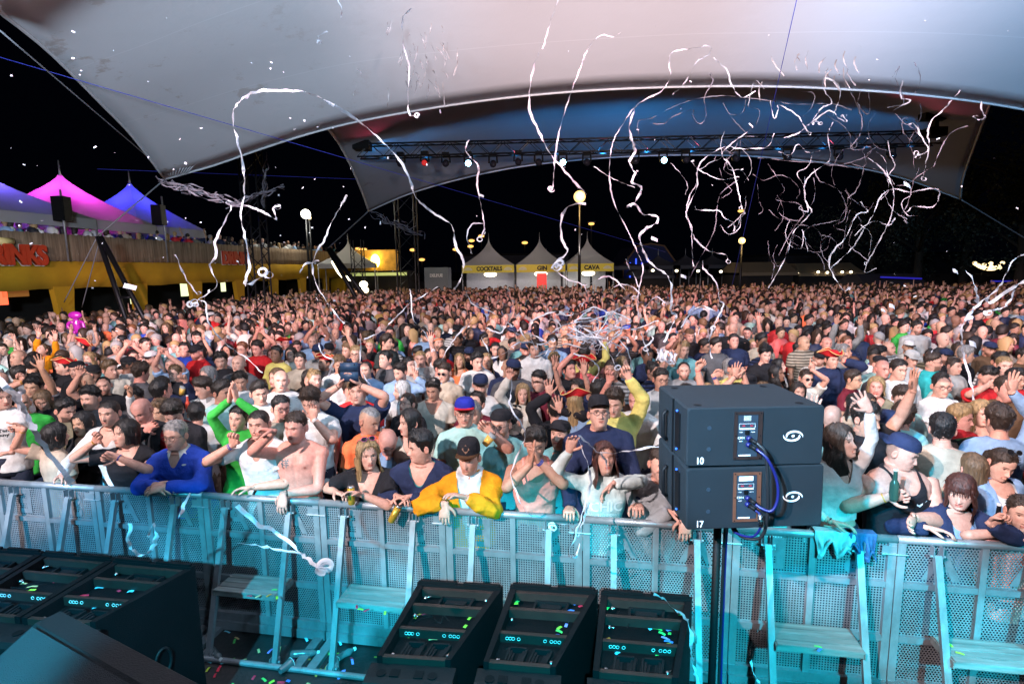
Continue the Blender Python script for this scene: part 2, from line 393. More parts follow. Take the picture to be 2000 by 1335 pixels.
def cap_geo(back=False, high=False):
    dome, brim = G(), G(); n, m = 30, 8
    th = np.arange(n) / n * TAU; lo = .052
    rings = []
    for i in range(m):
        u = i / (m - 1); z = lo + (.1155 - lo) * math.sin(u * math.pi / 2)
        x, y = head_surface(np.full(n, z), th, .016 if not high else .018)
        k = math.cos(u * math.pi / 2) ** .35 if u < 1 else .06
        hgt = (.075 if not high else .105) * math.sin(u * math.pi / 2)
        x0, y0 = head_surface(np.full(n, lo), th, .014)
        kk = math.cos(u * math.pi / 2) ** (.55 if not high else .38)
        kk = max(kk, .03)
        rings.append(np.stack([x0 * kk, y0 * kk, np.full(n, lo + hgt)], -1))
    dome.loft(rings, False); dome.f.append(tuple((m - 1) * n + j for j in range(n)))
    dome.ball((0, 0, rings[-1][0][2]), (.008, .008, .004), 8, 4)
    a = np.linspace(-1.15, 1.15, 15); top = []; bot = []
    for r_ in (0, 1, 2, 3):
        row = []
        for q in a:
            x0, y0 = head_surface(np.array([lo]), np.array([q]), .013)
            e = .068 * (r_ / 3) * math.cos(q * 1.2) ** .6
            row.append((x0[0] * (1 + .05 * r_ / 3), y0[0] - e, lo + .004 + .004 * r_ / 3 - .014 * (q ** 2) * (r_ / 3)))
        top.append(row)
    brim.loft(top, False, closed=False)
    brim.loft([[(x, y, z - .004) for x, y, z in row][::-1] for row in top], False, closed=False)
    if back:
        for q in (dome, brim): q.xf(Matrix.Rotation(math.pi, 4, 'Z') @ Matrix.Translation((0, -.012, 0)))
    return dome, brim
def tricorne_geo():
    d, trim = G(), G(); n = 48; th = np.arange(n) / n * TAU
    def rad(a, k):
        c = .5 + .5 * math.cos(3 * a)      # 1 at the three points
        base = .088; out = .112 + .075 * c
        return base + (out - base) * k, (.01 + (.085 - .060 * c) * k)
    rings = []
    for k in (0, .2, .45, .7, 1.0):
        rings.append([(math.sin(a) * rad(a, k)[0], -math.cos(a) * rad(a, k)[0] + .006, .060 + rad(a, k)[1]) for a in th])
    d.loft(rings, False); d.loft([[(x * 1.0, y, z - .005) for x, y, z in r_][::-1] for r_ in rings], False)
    dm = []
    for i in range(7):
        u = i / 6; dm.append([(math.sin(a) * .092 * max(.03, math.cos(u * 1.57) ** .5), -math.cos(a) * .104 * max(.03, math.cos(u * 1.57) ** .5) + .006, .062 + .085 * math.sin(u * 1.57)) for a in th])
    d.loft(dm, True)
    e = rings[-1]; trim.tube(e + [e[0]], .0045, 6, False)
    return d, trim
def glasses_geo(dark=False, on_head=False):
    fr, le = G(), G()
    for sx in (-1, 1):
        c = (sx * .032, -.098, -.002); n = 16
        pts = [(c[0] + .023 * math.cos(a) * (1), c[1] + .25 * abs(c[0] + .023 * math.cos(a)) ** 2 * 6, c[2] + .018 * math.sin(a)) for a in np.linspace(0, TAU, n)]
        fr.tube(pts, .0019, 5, False)
        le.add([(c[0], c[1] + .003, c[2])] + pts[:-1], [(0, i + 1, (i + 1) % (n - 1) + 1) for i in range(n - 1)])
        fr.tube([(sx * .054, -.094, .002), (sx * .074, -.070, .004), (sx * .079, .0, .002)], .0018, 5)
    fr.tube([(-.010, -.099, .003), (0, -.101, .006), (.010, -.099, .003)], .0018, 5)
    if on_head:
        T = Matrix.Translation((0, .035, .088)) @ Matrix.Rotation(R(-35), 4, 'X')
        T = T @ Matrix.Scale(1.02, 4)
        fr.xf(T); le.xf(T)
    return fr, le
def hand_geo(g, w, d, nrm, thumb, curl=.5, spread=.12, sc_=1.0, col=(1, .9, .88), hi=True, fingers=None):
    d = Vector(d).normalized(); nrm = Vector(nrm); nrm = (nrm - d * nrm.dot(d))
    nrm = nrm.normalized() if nrm.length > 1e-4 else d.orthogonal().normalized()
    x = d.cross(nrm).normalized()
    if x.dot(Vector(thumb)) < 0: x = -x
    w = Vector(w); ns = 7 if hi else 4
    def P(a, b, c): return w + (x * a + d * b + nrm * c) * sc_
    rings = []; flip = 1 if x.cross(d).dot(nrm) > 0 else -1
    for b, hw, ht in ((-.02, .026, .020), (.0, .029, .019), (.03, .038, .018), (.065, .043, .016), (.092, .042, .012), (.100, .034, .008)):
        rings.append([tuple(P(hw * math.copysign(abs(math.cos(q)) ** .75, math.cos(q)), b, ht * math.sin(q) * flip)) for q in [TAU * k / 10 for k in range(10)]])
    if True: rings = [r_[::-1] for r_ in rings]
    g.loft(rings, True, col)
    L = (.076, .084, .078, .060); bx = (.032, .011, -.011, -.031); by = (.086, .092, .089, .080)
    for i in range(4):
        cu = curl if fingers is None else fingers[i]
        a0 = (1.5 - i) * spread * (1 - min(cu, 1) * .6); dirv = (d * math.cos(a0) + x * math.sin(a0)).normalized()
        p = P(bx[i], by[i], 0); pts = [p - dirv * .012 * sc_, p]; ang = 0
        for k, (fr_, bd) in enumerate(((.46, .55), (.30, 1.0), (.24, .75))):
            ang += cu * bd; q = dirv * math.cos(ang) + nrm * math.sin(ang)
            p = p + q * (L[i] * fr_ * sc_); pts.append(p)
        g.tube(pts, [.0095 * sc_, .0092 * sc_, .0085 * sc_, .0078 * sc_, .0055 * sc_], ns, True, col, up=nrm, smooth=2 if hi else 0)
    q = (x * .75 + d * .62 + nrm * (.25 + .3 * min(curl, 1))).normalized(); p = P(.030, .022, .004); pts = [P(.014, .008, 0), p]
    for k, l_ in enumerate((.040, .031, .024)):
        p = p + q * l_ * sc_; pts.append(p); q = (q + d * (.25 + .1 * curl) - x * .40 * min(1.2, curl + .2) + nrm * .35 * curl).normalized()
    g.tube(pts, [.013 * sc_, .0135 * sc_, .0115 * sc_, .0098 * sc_, .006 * sc_], ns, True, col, up=nrm, smooth=2 if hi else 0)

def ik(S, T, a, b, pole):
    S = Vector(S); T = Vector(T); v = T - S; L = v.length
    if L > (a + b) * .995: T = S + v * ((a + b) * .995 / L); v = T - S; L = v.length
    if L < abs(a - b) + .12: T = S + v.normalized() * (abs(a - b) + .12); v = T - S; L = v.length
    c = (a * a + L * L - b * b) / (2 * L); h = math.sqrt(max(a * a - c * c, 0))
    n = v / L; p = Vector(pole); p = p - n * p.dot(n); p = p.normalized() if p.length > 1e-4 else n.orthogonal()
    return S + n * c + p * h, T
TORM = [(.84, .165, .115, 0), (.93, .168, .118, 0), (1.04, .155, .108, 0), (1.16, .160, .112, 0), (1.27, .178, .122, -.003), (1.36, .188, .120, -.002), (1.42, .182, .104, .004), (1.462, .150, .080, .012), (1.49, .100, .065, .016), (1.51, .062, .058, .016)]
TORF = [(.84, .175, .125, 0), (.93, .178, .125, 0), (1.04, .145, .100, 0), (1.14, .138, .098, 0), (1.24, .152, .118, -.012), (1.33, .160, .122, -.014), (1.40, .158, .098, .002), (1.45, .130, .074, .010), (1.485, .085, .058, .016), (1.51, .054, .052, .016)]
def remesh(g, name, voxel, sm=3, wr=.004, seed=0, cutf=None):
    me = g.mesh(name); o = bpy.data.objects.new(name, me); COL.objects.link(o)
    md = o.modifiers.new('r', 'REMESH'); md.mode = 'VOXEL'; md.voxel_size = voxel; md.adaptivity = 0
    if sm: s_ = o.modifiers.new('s', 'SMOOTH'); s_.iterations = sm; s_.factor = .5
    dg = bpy.context.evaluated_depsgraph_get(); dg.update()
    m2 = bpy.data.meshes.new_from_object(o.evaluated_get(dg)); bpy.data.objects.remove(o); bpy.data.meshes.remove(me)
    n = len(m2.vertices); v = np.zeros(n * 3); m2.vertices.foreach_get('co', v); v = v.reshape(-1, 3)
    if wr:
        wr = wr * 1.5
        nr = np.zeros(n * 3); m2.vertices.foreach_get('normal', nr); nr = nr.reshape(-1, 3)
        rs = np.random.RandomState(seed); acc = np.zeros(n)
        wp = np.stack([np.sin(v @ (rs.randn(3) * 9) + rs.rand() * 6) for _ in range(3)], -1) * .045
        for fq, am in ((24, 1), (34, .8), (52, .5), (85, .25)):
            for _ in range(2):
                dr = rs.randn(3); dr[2] *= .8; dr /= np.linalg.norm(dr); acc += am * (1 - 2 * np.abs(np.sin((v + wp) @ dr * fq * .5 + rs.rand() * 6)) ** .8)
        v = v + nr * (acc / 4.2 * wr)[:, None]; m2.vertices.foreach_set('co', v.ravel())
    if cutf is not None:
        import bmesh
        bm = bmesh.new(); bm.from_mesh(m2); bm.verts.ensure_lookup_table(); mask = cutf(v)
        bmesh.ops.delete(bm, geom=[bm.verts[i] for i in np.nonzero(mask)[0]], context='VERTS')
        for _ in range(6):
            new = {}
            for e in bm.edges:
                if e.is_boundary:
                    a_, b_ = e.verts; new.setdefault(a_, []).append(b_.co.copy()); new.setdefault(b_, []).append(a_.co.copy())
            for q, l_ in new.items(): q.co = q.co * .4 + sum(l_, Vector()) / len(l_) * .6
        bm.to_mesh(m2); bm.free()
    m2.name = name; m2.polygons.foreach_set('use_smooth', [True] * len(m2.polygons)); m2.update()
    return m2
def super_ring(hx, hy, cy_, z, n=20, e=.82):
    return [(hx * math.copysign(abs(math.cos(q)) ** e, math.cos(q)), cy_ + hy * math.copysign(abs(math.sin(q)) ** e, math.sin(q)), z) for q in [TAU * k / n for k in range(n)]]
SK = {'pale': (.70, .44, .36), 'fair': (.62, .38, .30), 'tan': (.50, .29, .21), 'red': (.66, .34, .28), 'brown': (.22, .12, .08), 'olive': (.52, .33, .23)}
HC = {'black': (.007, .006, .007), 'dark': (.015, .010, .008), 'brown': (.038, .021, .013), 'auburn': (.075, .018, .011), 'ginger': (.20, .075, .03), 'sandy': (.16, .095, .048), 'blond': (.40, .26, .12), 'grey': (.30, .29, .29), 'white': (.6, .6, .6)}
def person_geo(sp, hi=True):
    """all the shapes of one person in local space (feet at z=0, facing -Y). sp: pose + looks. returns dict part -> list of (name, G or mesh, matkey, colour)"""
    sex = sp.get('sex', 'm'); s = sp.get('s', .94 if sex == 'f' else 1.0); fat = sp.get('fat', 1.0)
    tor = TORF if sex == 'f' else TORM
    hipz = sp['hip'] ; L = R(sp.get('lean', 0)); tw = R(sp.get('sway', 0))
    cL, sL = math.cos(L), math.sin(L)
    def up(p):              # rest torso point (z from 0.93) -> posed
        x, y, z = p[0] * s * (fat if abs(p[2] - 1.2) < .35 else 1), p[1] * s * fat, (p[2] - .93) * s
        if z < 0: return (x, y, hipz + z)
        x, z = x + z * math.sin(tw), z * math.cos(tw)
        return (x, y * cL - z * sL, hipz + z * cL + y * sL)
    hc = Vector(sp['hc'])
    nb = Vector(up((0, .016, 1.50)))
    n = 20 if hi else 10
    tor_r = [[up(q) for q in super_ring(a * .97, b * .97, c, z, n)] for z, a, b, c in tor]
    sh = .178 if sex == 'm' else .152
    S = {sx: Vector(up((sx * sh, .004, 1.405))) for sx in (-1, 1)}
    ua, fa = .285 * s, .255 * s
    arms = {}
    for sx in (-1, 1):
        T, pole, *_ = sp['arms'][sx]
        arms[sx] = ik(S[sx], T, ua, fa, pole)
    skin = G()
    topz = 99
    skin_t = G(); skin_t.loft(tor_r, True, (1, .92, .90))
    af = fat * (1.0 if sex == 'm' else .84)
    ar = [.056 * af, .050 * af, .045 * af, .039 * af, .043 * af, .037 * af, .029 * min(af, 1.1), .025 * min(af, 1.1)]
    def armpts(sx):
        E, W = arms[sx]; a = S[sx]; return [a, a.lerp(E, .35), a.lerp(E, .7), E, E.lerp(W, .22), E.lerp(W, .55), E.lerp(W, .88), W]
    for sx in (-1, 1):
        if sp.get('top') == 'none':
            skin_t.ball(tuple(S[sx]), (.066 * s, .062 * s, .062 * s), 12, 9); skin_t.tube([Vector(up((sx * .05, .02, 1.475))), Vector(up((sx * .12, .014, 1.45))), S[sx]], [.05 * s, .050 * s, .052 * s], 10)
        (skin_t if sp.get('top') == 'none' else skin).tube(armpts(sx), [r_ * s for r_ in ar], 12 if hi else 7, True, (1, .90, .87), smooth=3 if hi else 1)
    hd = head_geo(None, sp, hi)
    hs = sp.get('hs', .97 if sex == 'f' else 1.0)
    Rm = Matrix.Rotation(R(sp.get('hy', 0)), 4, 'Z') @ Matrix.Rotation(R(-sp.get('hp', 0)), 4, 'X') @ Matrix.Rotation(R(sp.get('hr', 0)), 4, 'Y')
    HM = Matrix.Translation(hc) @ Rm @ Matrix.Scale(hs, 4)
    hd.xf(HM)
    nr = .058 if sex == 'm' else .047
    nr *= min(fat, 1.15)
    base_h = HM @ Vector((0, .022, -.075)); mid = nb.lerp(base_h, .55)
    neck = [nb - Vector((0, 0, .03)), nb, mid, base_h]
    (skin_t if sp.get('top') == 'none' else skin).tube(neck, [nr * 1.30, nr * 1.10, nr * .98, nr * .95], 14 if hi else 8, True, (1, .84, .81), smooth=3, up=(0, -1, 0))
    for sx in (-1, 1):
        E, W = arms[sx]; a = sp['arms'][sx]; pose = a[2] if len(a) > 2 else 'relaxed'
        fd = (W - E).normalized(); o = a[3] if len(a) > 3 else {}
        hdv = Vector(o.get('dir', fd)); nm = Vector(o.get('n', (0, -1, 0.0)))
        cu = {'open': .12, 'relaxed': .5, 'fist': 1.55, 'grip': 1.15, 'flat': .05, 'point': 1.4}[pose]; spd = .20 if pose == 'open' else .10
        th_ = o.get('thumb', (-sx, 0, 0.3))
        hand_geo(skin, W, hdv, nm, th_, cu, spd, s * sp.get('handk', 1.02), hi=hi, fingers=((.1, 1.4, 1.5, 1.5) if pose == 'point' else None))
    out = []
    top = sp.get('top', 'tee')
    sd = sp.get('seed', 0)
    if top == 'none':
        me = remesh(skin_t, 'torso', .009, 4, 0)
        vs = np.zeros(len(me.vertices) * 3); me.vertices.foreach_get('co', vs); vs = vs.reshape(-1, 3)
        # chest relief
        b0 = np.array(nb); rel = vs - b0; fr = rel[:, 1] < 0
        zl = rel[:, 2]
        d = np.zeros(len(vs))
        for sx in (-1, 1): d += .014 * gs(rel[:, 0], sx * .075, .055) * gs(zl, -.145, .050) + .006 * gs(rel[:, 0], sx * .07, .05) * gs(zl, -.035, .012)
        d -= .010 * gs(rel[:, 0], 0, .012) * gs(zl, -.16, .10); d -= .005 * gs(rel[:, 0], 0, .01) * gs(zl, -.36, .10)
        vs[:, 1] -= d * fr
        cc = np.tile(np.array((1, .93, .90)), (len(vs), 1))
        for sx in (-1, 1):
            m_ = (fr * np.clip(1.4 - np.hypot(rel[:, 0] - sx * .088, zl + .180) / .011, 0, 1))[:, None]; cc = cc * (1 - m_) + np.array((.45, .22, .18)) * m_
        fcs = [tuple(p.vertices) for p in me.polygons]; skin.add(vs, fcs, cc); bpy.data.meshes.remove(me)
    else:
        skin.loft(tor_r, True, (1, .92, .90))
    skin.add(hd.arr(), hd.f, hd.cols())
    out.append(('body', skin, 'skin', sp['skin']))
    def clear_neck(v, d):   # region test in rest torso space
        z = v[:, 2] - hipz; y = v[:, 1]
        zr = z * cL - y * sL * 0 ; yy = y * cL + z * sL; zz = (z * cL - y * sL)
        return v[:, 0] / s, yy / s, zz / s + .93
    if top != 'none':
        def garment(name, offs, sleeve, color, cut=None, low=.84, vox=.0125, loose=1.0, wr=.010, mat='cloth'):
            g = G(); oo = offs
            rr = []
            for z, a, b, c in tor:
                if z < low - .001: continue
                k = 1.0
                rr.append([up(q) for q in super_ring(a + oo, b + oo * 1.1, c, z + (0 if z < 1.4 else .004), n)])
            if low < .84: rr.insert(0, [up(q) for q in super_ring(tor[0][1] + oo + .01, tor[0][2] + oo + .01, 0, low, n)])
            g.loft(rr, True)
            for sx in (-1, 1):
                if sleeve <= 0: continue
                g.ball(tuple(S[sx]), [(.056 * af + oo * .9) * s] * 3, 12 if hi else 7, 8 if hi else 5)
                g.tube([Vector(up((sx * .05, .02, 1.465))), S[sx] + Vector((0, 0, .002))], [(.045 + oo) * s, (.054 + oo) * s], 10 if hi else 6)
                E, W = arms[sx]; p = armpts(sx); q = [r_ * s + oo * .9 + (.003 * loose) for r_ in ar]; q[0] = ar[0] * s + oo
                k = {1: 3, 2: 4, 3: 7, 4: 8}[sleeve]   # short, elbow, forearm, wrist
                pp, qq = p[:k], q[:k]
                if sleeve == 1: pp[-1] = S[sx].lerp(E, .62); qq = [ar[0] * s + oo, (ar[1] * s + oo * 1.5 + .006), (ar[2] * s + oo * 1.8 + .013)]
                if sleeve >= 3: qq[-1] = qq[-1] * .88
                g.tube(pp, qq, 14 if hi else 8, True, smooth=3 if hi else 1)
            if sp.get('hood'):
                hb = Vector(up((0, .06, 1.50))); g.ball(hb, (.115 * s, .060 * s, .050 * s), 14, 8)
                for sx in (-1, 1): g.tube([hb + Vector((sx * .09, 0, .0)), Vector(up((sx * .085, -.045, 1.50))), Vector(up((sx * .03, -.095, 1.44)))], [.030, .026, .018], 8, smooth=2)
            if not hi: return (name, g, mat, color)
            cf = None
            if cut:
                def cf(v):
                    x, y, z = clear_neck(v, 0); m = np.zeros(len(v), bool)
                    if cut == 'v': m = (y < .02) & (z > 1.36) & (np.abs(x) < .012 + (z - 1.36) * .62) & (z < 1.56)
                    if cut == 'V': m = (y < .02) & (z > 1.27) & (np.abs(x) < .012 + (z - 1.27) * .42) & (z < 1.56)
                    if cut == 'scoop': m = (y < .03) & (((x / .088) ** 2 + ((z - 1.49) / .105) ** 2) < 1)
                    if cut == 'open': m = (y < -.02) & (np.abs(x) < .018 + (z - .9) * .115)
                    if False: pass
                    if cut == 'tank': m = ((y < .04) & (((x / .080) ** 2 + ((z - 1.50) / .13) ** 2) < 1)) | ((np.abs(x) > .112) & (z > 1.335 - .0) & (z < 1.5)) | (np.abs(x) > .172) & (z > 1.30)
                    if cut == 'collar': m = (y < 0) & (z > 1.41) & (np.abs(x) < .008 + (z - 1.41) * .55)
                    return m & ((y > -.185) | (np.abs(x) > 9))
            me = remesh(g, name, vox, 3, wr, sd, cf)
            return (name, me, mat, color)
        LY = sp.get('layers')
        if LY and len(LY) > 1: LY[0] = dict(LY[0], sleeve=0)
        for gmt in (LY or [dict(name='shirt', offs=.014, sleeve=1, color=(.5, .5, .5))]):
            out.append(garment(**gmt))
    if 'collar' in sp:      # a folded collar round the neck
        g = G(); pts = []; rr = []
        for q in np.linspace(.55, TAU - .55, 18):
            for k, (ro, zo) in enumerate(((.060, .028), (.064, .036), (.082, .004))): pass
        rows = [[], [], []]
        for q in np.linspace(.42, TAU - .42, 22):
            for k, (ro, zo) in enumerate(((.062, .0), (.066, .034), (.088 + (.02 if math.cos(q) > .4 else 0), .0 - (.03 if math.cos(q) > .6 else 0)))):
                rows[k].append(up((ro * math.sin(q), .014 - ro * math.cos(q) * .95, 1.492 + zo)))
        g.loft(rows, False, closed=False); out.append(('collar', g, 'cloth', sp['collar']))
    # trousers
    g = G(); kb = hipz * .52; tr = sp.get('trousers', (.02, .025, .045)); nn = 12 if hi else 7
    g.loft([[up((q[0], q[1], q[2])) if k else up(q) for q in super_ring(a, b, 0, z, nn)] for k, (z, a, b) in enumerate(((.80, .16, .115), (.86, .178, .130), (.93, .178, .130), (1.0, .165, .12)))], True)
    for sx in (-1, 1):
        g.tube([(sx * .085 * s, 0, hipz - .03), (sx * .095 * s, -.012, hipz * .72), (sx * .100 * s, -.015, kb), (sx * .105 * s, .005, hipz * .25), (sx * .108 * s, .01, .05)], [.098 * s * fat, .088 * s, .066 * s, .058 * s, .052 * s], nn, smooth=2)
    out.append(('trousers', g, 'cloth', tr))
    if hi:
        for sx in (-1, 1):
            g = G(); g.loft([[(sx * .110 * s + hw * math.cos(q), yy + 0, max(.0, zz * math.sin(q) * .5 + zz * .5)) for q in [TAU * k / 10 for k in range(10)]] for yy, hw, zz in ((.07, .02, .05), (.05, .036, .085), (0, .04, .10), (-.07, .042, .07), (-.15, .044, .055), (-.185, .02, .03))][::-1], True)
            out.append(('shoe', g, 'plain', (.05, .05, .055)))
    hst = sp.get('hair', 'short'); hg = hair_geo(hst, hi, sd)
    if hg is not None:
        hat = sp.get('hat')
        if hat and hst not in ('long', 'longwavy', 'fringe', 'bob'):
            v = hg.arr(); v[:, :2] *= .985; k = v[:, 2] > .055; v[k, 2] = .055 + (v[k, 2] - .055) * .6; v[k, :2] *= .93; hg.v = [v]; hg.c = [hg.cols()]
        hg.xf(HM); out.append(('hair', hg, 'hairc' if hst in ('curly', 'messy') else 'hair', sp.get('hairc', HC['brown'])))
    hat = sp.get('hat')
    if hat:
        kind, hcol, bcol = hat
        if kind.startswith('cap'):
            d_, b_ = cap_geo('back' in kind, 'high' in kind); d_.xf(HM); b_.xf(HM)
            out.append(('cap', d_, 'cloth', hcol)); out.append(('>brim', b_, 'cloth', bcol))
        elif kind == 'tricorne':
            d_, b_ = tricorne_geo(); MM = HM @ Matrix.Translation((0, 0, -.008)) @ Matrix.Rotation(R(sp.get('hatrot', 0)), 4, 'Z') @ Matrix.Rotation(R(sp.get('hattilt', 0)), 4, 'X')
            d_.xf(MM); b_.xf(MM); out.append(('hat', d_, 'cloth', hcol)); out.append(('>trim', b_, 'plain', (.75, .5, .18)))
        elif kind == 'band':
            g = G(); n_ = 30; rr = []
            for z in (.056, .078): x, y = head_surface(np.full(n_, z), np.arange(n_) / n_ * TAU, .017); rr.append(np.stack([x, y, np.full(n_, z)], -1))
            g.loft(rr, False); g.xf(HM); out.append(('headband', g, 'cloth', hcol))
    gl = sp.get('glasses')
    if gl:
        fr, le = glasses_geo(on_head=(gl == 'up')); fr.xf(HM); le.xf(HM)
        out.append(('glasses', fr, 'plain', sp.get('framec', (.02, .02, .02)) if gl != 'clear' else sp.get('framec', (.03, .03, .035))))
        if gl in ('dark', 'up'): out.append(('>lens', le, 'shiny', (.012, .012, .015)))
    sp['_HM'] = HM; sp['_arms'] = arms; sp['_up'] = up; sp['_s'] = s
    return out
def make_objs(root_name, parts, loc, rotz):
    body = parts[0]
    root = link(root_name, body[1].mesh('person', M['skin'], colors=True) if isinstance(body[1], G) else body[1], None, body[3], loc, rotz)
    last = None
    for nm, g, mk, colr in parts[1:]:
        par = root
        if nm.startswith('>'): nm = nm[1:]; par = last
        if isinstance(g, G): me = g.mesh(nm, M[mk])
        else:
            me = g; me.materials.clear(); me.materials.append(M[mk])
        o = link(nm, me, par, colr)
        if par is root: last = o
    return root
def neckdata(sp):
    """rest-pose head centre relative to hips for a lean angle"""
    sex = sp.get('sex', 'm'); s = sp.get('s', .94 if sex == 'f' else 1.0); L = R(sp.get('lean', 0)); z = (1.50 - .93) * s; y = .016 * s
    nbv = Vector((z * math.sin(R(sp.get('sway', 0))), y * math.cos(L) - z * math.sin(L), z * math.cos(L) + y * math.sin(L)))
    fw = -.028 + -.0006 * sp.get('lean', 0) - .0006 * max(0, -sp.get('hp', 0))
    return nbv + Vector((0, fw, .132)) * s
def place_person(sp, hi=True):
    """sp['eye']: world point between the eyes; sp['b']: body yaw; arms given as world targets"""
    E = Vector(sp['eye']); b = R(sp.get('b', 0)); sp['hy'] = sp.get('hy', sp.get('b', 0)) - sp.get('b', 0)
    rel = neckdata(sp); sp['hip'] = E.z - rel.z; sp['hc'] = Vector((rel.x, rel.y, E.z))
    Rz = Matrix.Rotation(b, 3, 'Z'); off = Rz @ Vector((rel.x, rel.y, 0)); loc = Vector((E.x - off.x, E.y - off.y, 0))
    sp['arms'] = {}
    inv = Rz.inverted()
    flip = math.cos(b) < 0
    s = sp.get('s', .94 if sp.get('sex') == 'f' else 1.0)
    for key, side in (('aL', -1), ('aR', 1)):        # aL: the hand on the left of the picture
        sx = side * (-1 if flip else 1)
        a = sp.get(key)
        if a is None:
            sp['arms'][sx] = (Vector((sx * .24 * s, -.10, sp['hip'] - .10)), (sx * .6, .6, -.5), 'relaxed', {'n': (-sx, 0, 0), 'thumb': (0, -1, 0)}); continue
        W = inv @ (Vector(a[0]) - loc); pole = inv @ Vector(a[1]) if a[1] is not None else Vector((sx * .8, .25, -1.0))
        o = dict(a[3]) if len(a) > 3 else {}
        for k in ('dir', 'n', 'thumb'):
            if k in o: o[k] = inv @ Vector(o[k])
        sp['arms'][sx] = (W, pole, a[2], o)
    parts = person_geo(sp, hi)
    root = make_objs('person', parts, loc, b)
    sp['root'] = root; sp['loc'] = loc
    return root
# ------------------------------------------------------------------ setting
m, t, b = nt('pit_floor'); b.inputs['Roughness'].default_value = .55
t.links.new(ramp(t, noise(t, 1.3, 6, .65), [(.35, (.006, .006, .007)), (.7, (.022, .021, .022))]), b.inputs['Base Color']); M['floor'] = m
bump(t, b, noise(t, 22, 4), .5)
g = G(); g.add([(-400, -60, 0), (400, -60, 0), (400, 600, 0), (-400, 600, 0)], [(0, 1, 2, 3)])
tag(link('ground', g.mesh('ground', M['floor'], False)), kind='structure')
g = G(); g.box((0, -2.2, .70), (14, 7.7, 1.4)); M['stagefl'] = simple('stage_black', (.01, .01, .012), .6, bmp=.2)
tag(link('stage_floor', g.mesh('stage_floor', M['stagefl'], False)), kind='structure')

g = G(); g.box((0, -1.0, 8.2), (26, .12, 2.86)); g.box((0, -1.0, 6.80), (26, .16, .05)); tag(link('light_blocker', g.mesh('light_blocker', M['stagefl'], False)), 'black panel added out of view to cut off the wash light', 'light blocker')  # unseen panel added to keep the wash lights off the canopies
def plastic(name, col, rough=.55, bmp=.25, bscale=180, spec=.5): return simple(name, col, rough, 0, .25, 3, bmp, bscale, spec=spec)
M['blk'] = plastic('black_cabinet', (.0035, .0038, .005), .65, spec=.12); M['blk2'] = plastic('black_paint', (.005, .0055, .007), .55, spec=.2)
M['rust'] = simple('brown_steel_bar', (.030, .014, .012), .5, .2, .35, 12)
M['steel'] = simple('bright_steel', (.6, .6, .62), .25, 1.0, .1)
M['white'] = simple('white_paint', (.85, .85, .85), .6, var=.05)
M['trussm'] = simple('black_truss', (.015, .016, .02), .45, .6)

# aluminium and perforated sheet
def alu(name, col=(.31, .31, .33), rough=.42):
    m, t, b = nt(name); b.inputs['Metallic'].default_value = .55
    c = ramp(t, noise(t, 5, 5, .7, stretch=(1, 1, .5)), [(.25, tuple(x * .62 for x in col)), (.5, col), (.8, tuple(min(1, x * 1.25) for x in col))])
    t.links.new(c, b.inputs['Base Color'])
    t.links.new(ramp(t, noise(t, 9, 5, .7), [(.3, rough - .12), (.7, rough + .18)]), b.inputs['Roughness'])
    bump(t, b, noise(t, 60, 3, .6, stretch=(1, 1, .2)), .12); return m
M['alu'] = alu('brushed_aluminium'); M['aludark'] = alu('dull_aluminium', (.25, .25, .27), .5)
M['wood'] = simple('worn_step_boards', (.30, .30, .29), .6, .2, .55, 9, .4, 30, stretch=(.25, 3, 1))
def perf(name, rnd):
    m = alu(name, (.26, .26, .28), .5); t = m.node_tree; b = t.nodes['Principled BSDF']; out = t.nodes['Material Output']
    tc = t.nodes.new('ShaderNodeTexCoord'); sx = t.nodes.new('ShaderNodeSeparateXYZ'); t.links.new(tc.outputs['Object'], sx.inputs[0])
    def mt(op, a, b_=None, c=None):
        n = t.nodes.new('ShaderNodeMath'); n.operation = op
        for i, q in enumerate((a, b_, c)):
            if q is None: continue
            if isinstance(q, bpy.types.NodeSocket): t.links.new(q, n.inputs[i])
            else: n.inputs[i].default_value = q
        return n.outputs[0]
    p = .0185 if not rnd else .0200
    u = mt('DIVIDE', sx.outputs['X'], p); v = mt('DIVIDE', sx.outputs['Z'], p if not rnd else p * .82)
    if rnd: u = mt('ADD', u, mt('MULTIPLY', mt('FLOORED_MODULO', mt('FLOOR', v), 2), .5))
    fu = mt('ABSOLUTE', mt('SUBTRACT', mt('FRACT', u), .5)); fv = mt('ABSOLUTE', mt('SUBTRACT', mt('FRACT', v), .5))
    if rnd: dd = mt('SQRT', mt('ADD', mt('MULTIPLY', fu, fu), mt('MULTIPLY', mt('MULTIPLY', fv, fv), .7))); hole = mt('LESS_THAN', dd, .30)
    else: hole = mt('LESS_THAN', mt('MAXIMUM', fu, fv), .27)
    tr = t.nodes.new('ShaderNodeBsdfTransparent'); mx = t.nodes.new('ShaderNodeMixShader')
    t.links.new(hole, mx.inputs[0]); t.links.new(b.outputs[0], mx.inputs[1]); t.links.new(tr.outputs[0], mx.inputs[2]); t.links.new(mx.outputs[0], out.inputs[0])
    return m
M['perfsq'] = perf('square_hole_sheet', False); M['perfrd'] = perf('round_hole_sheet', True)
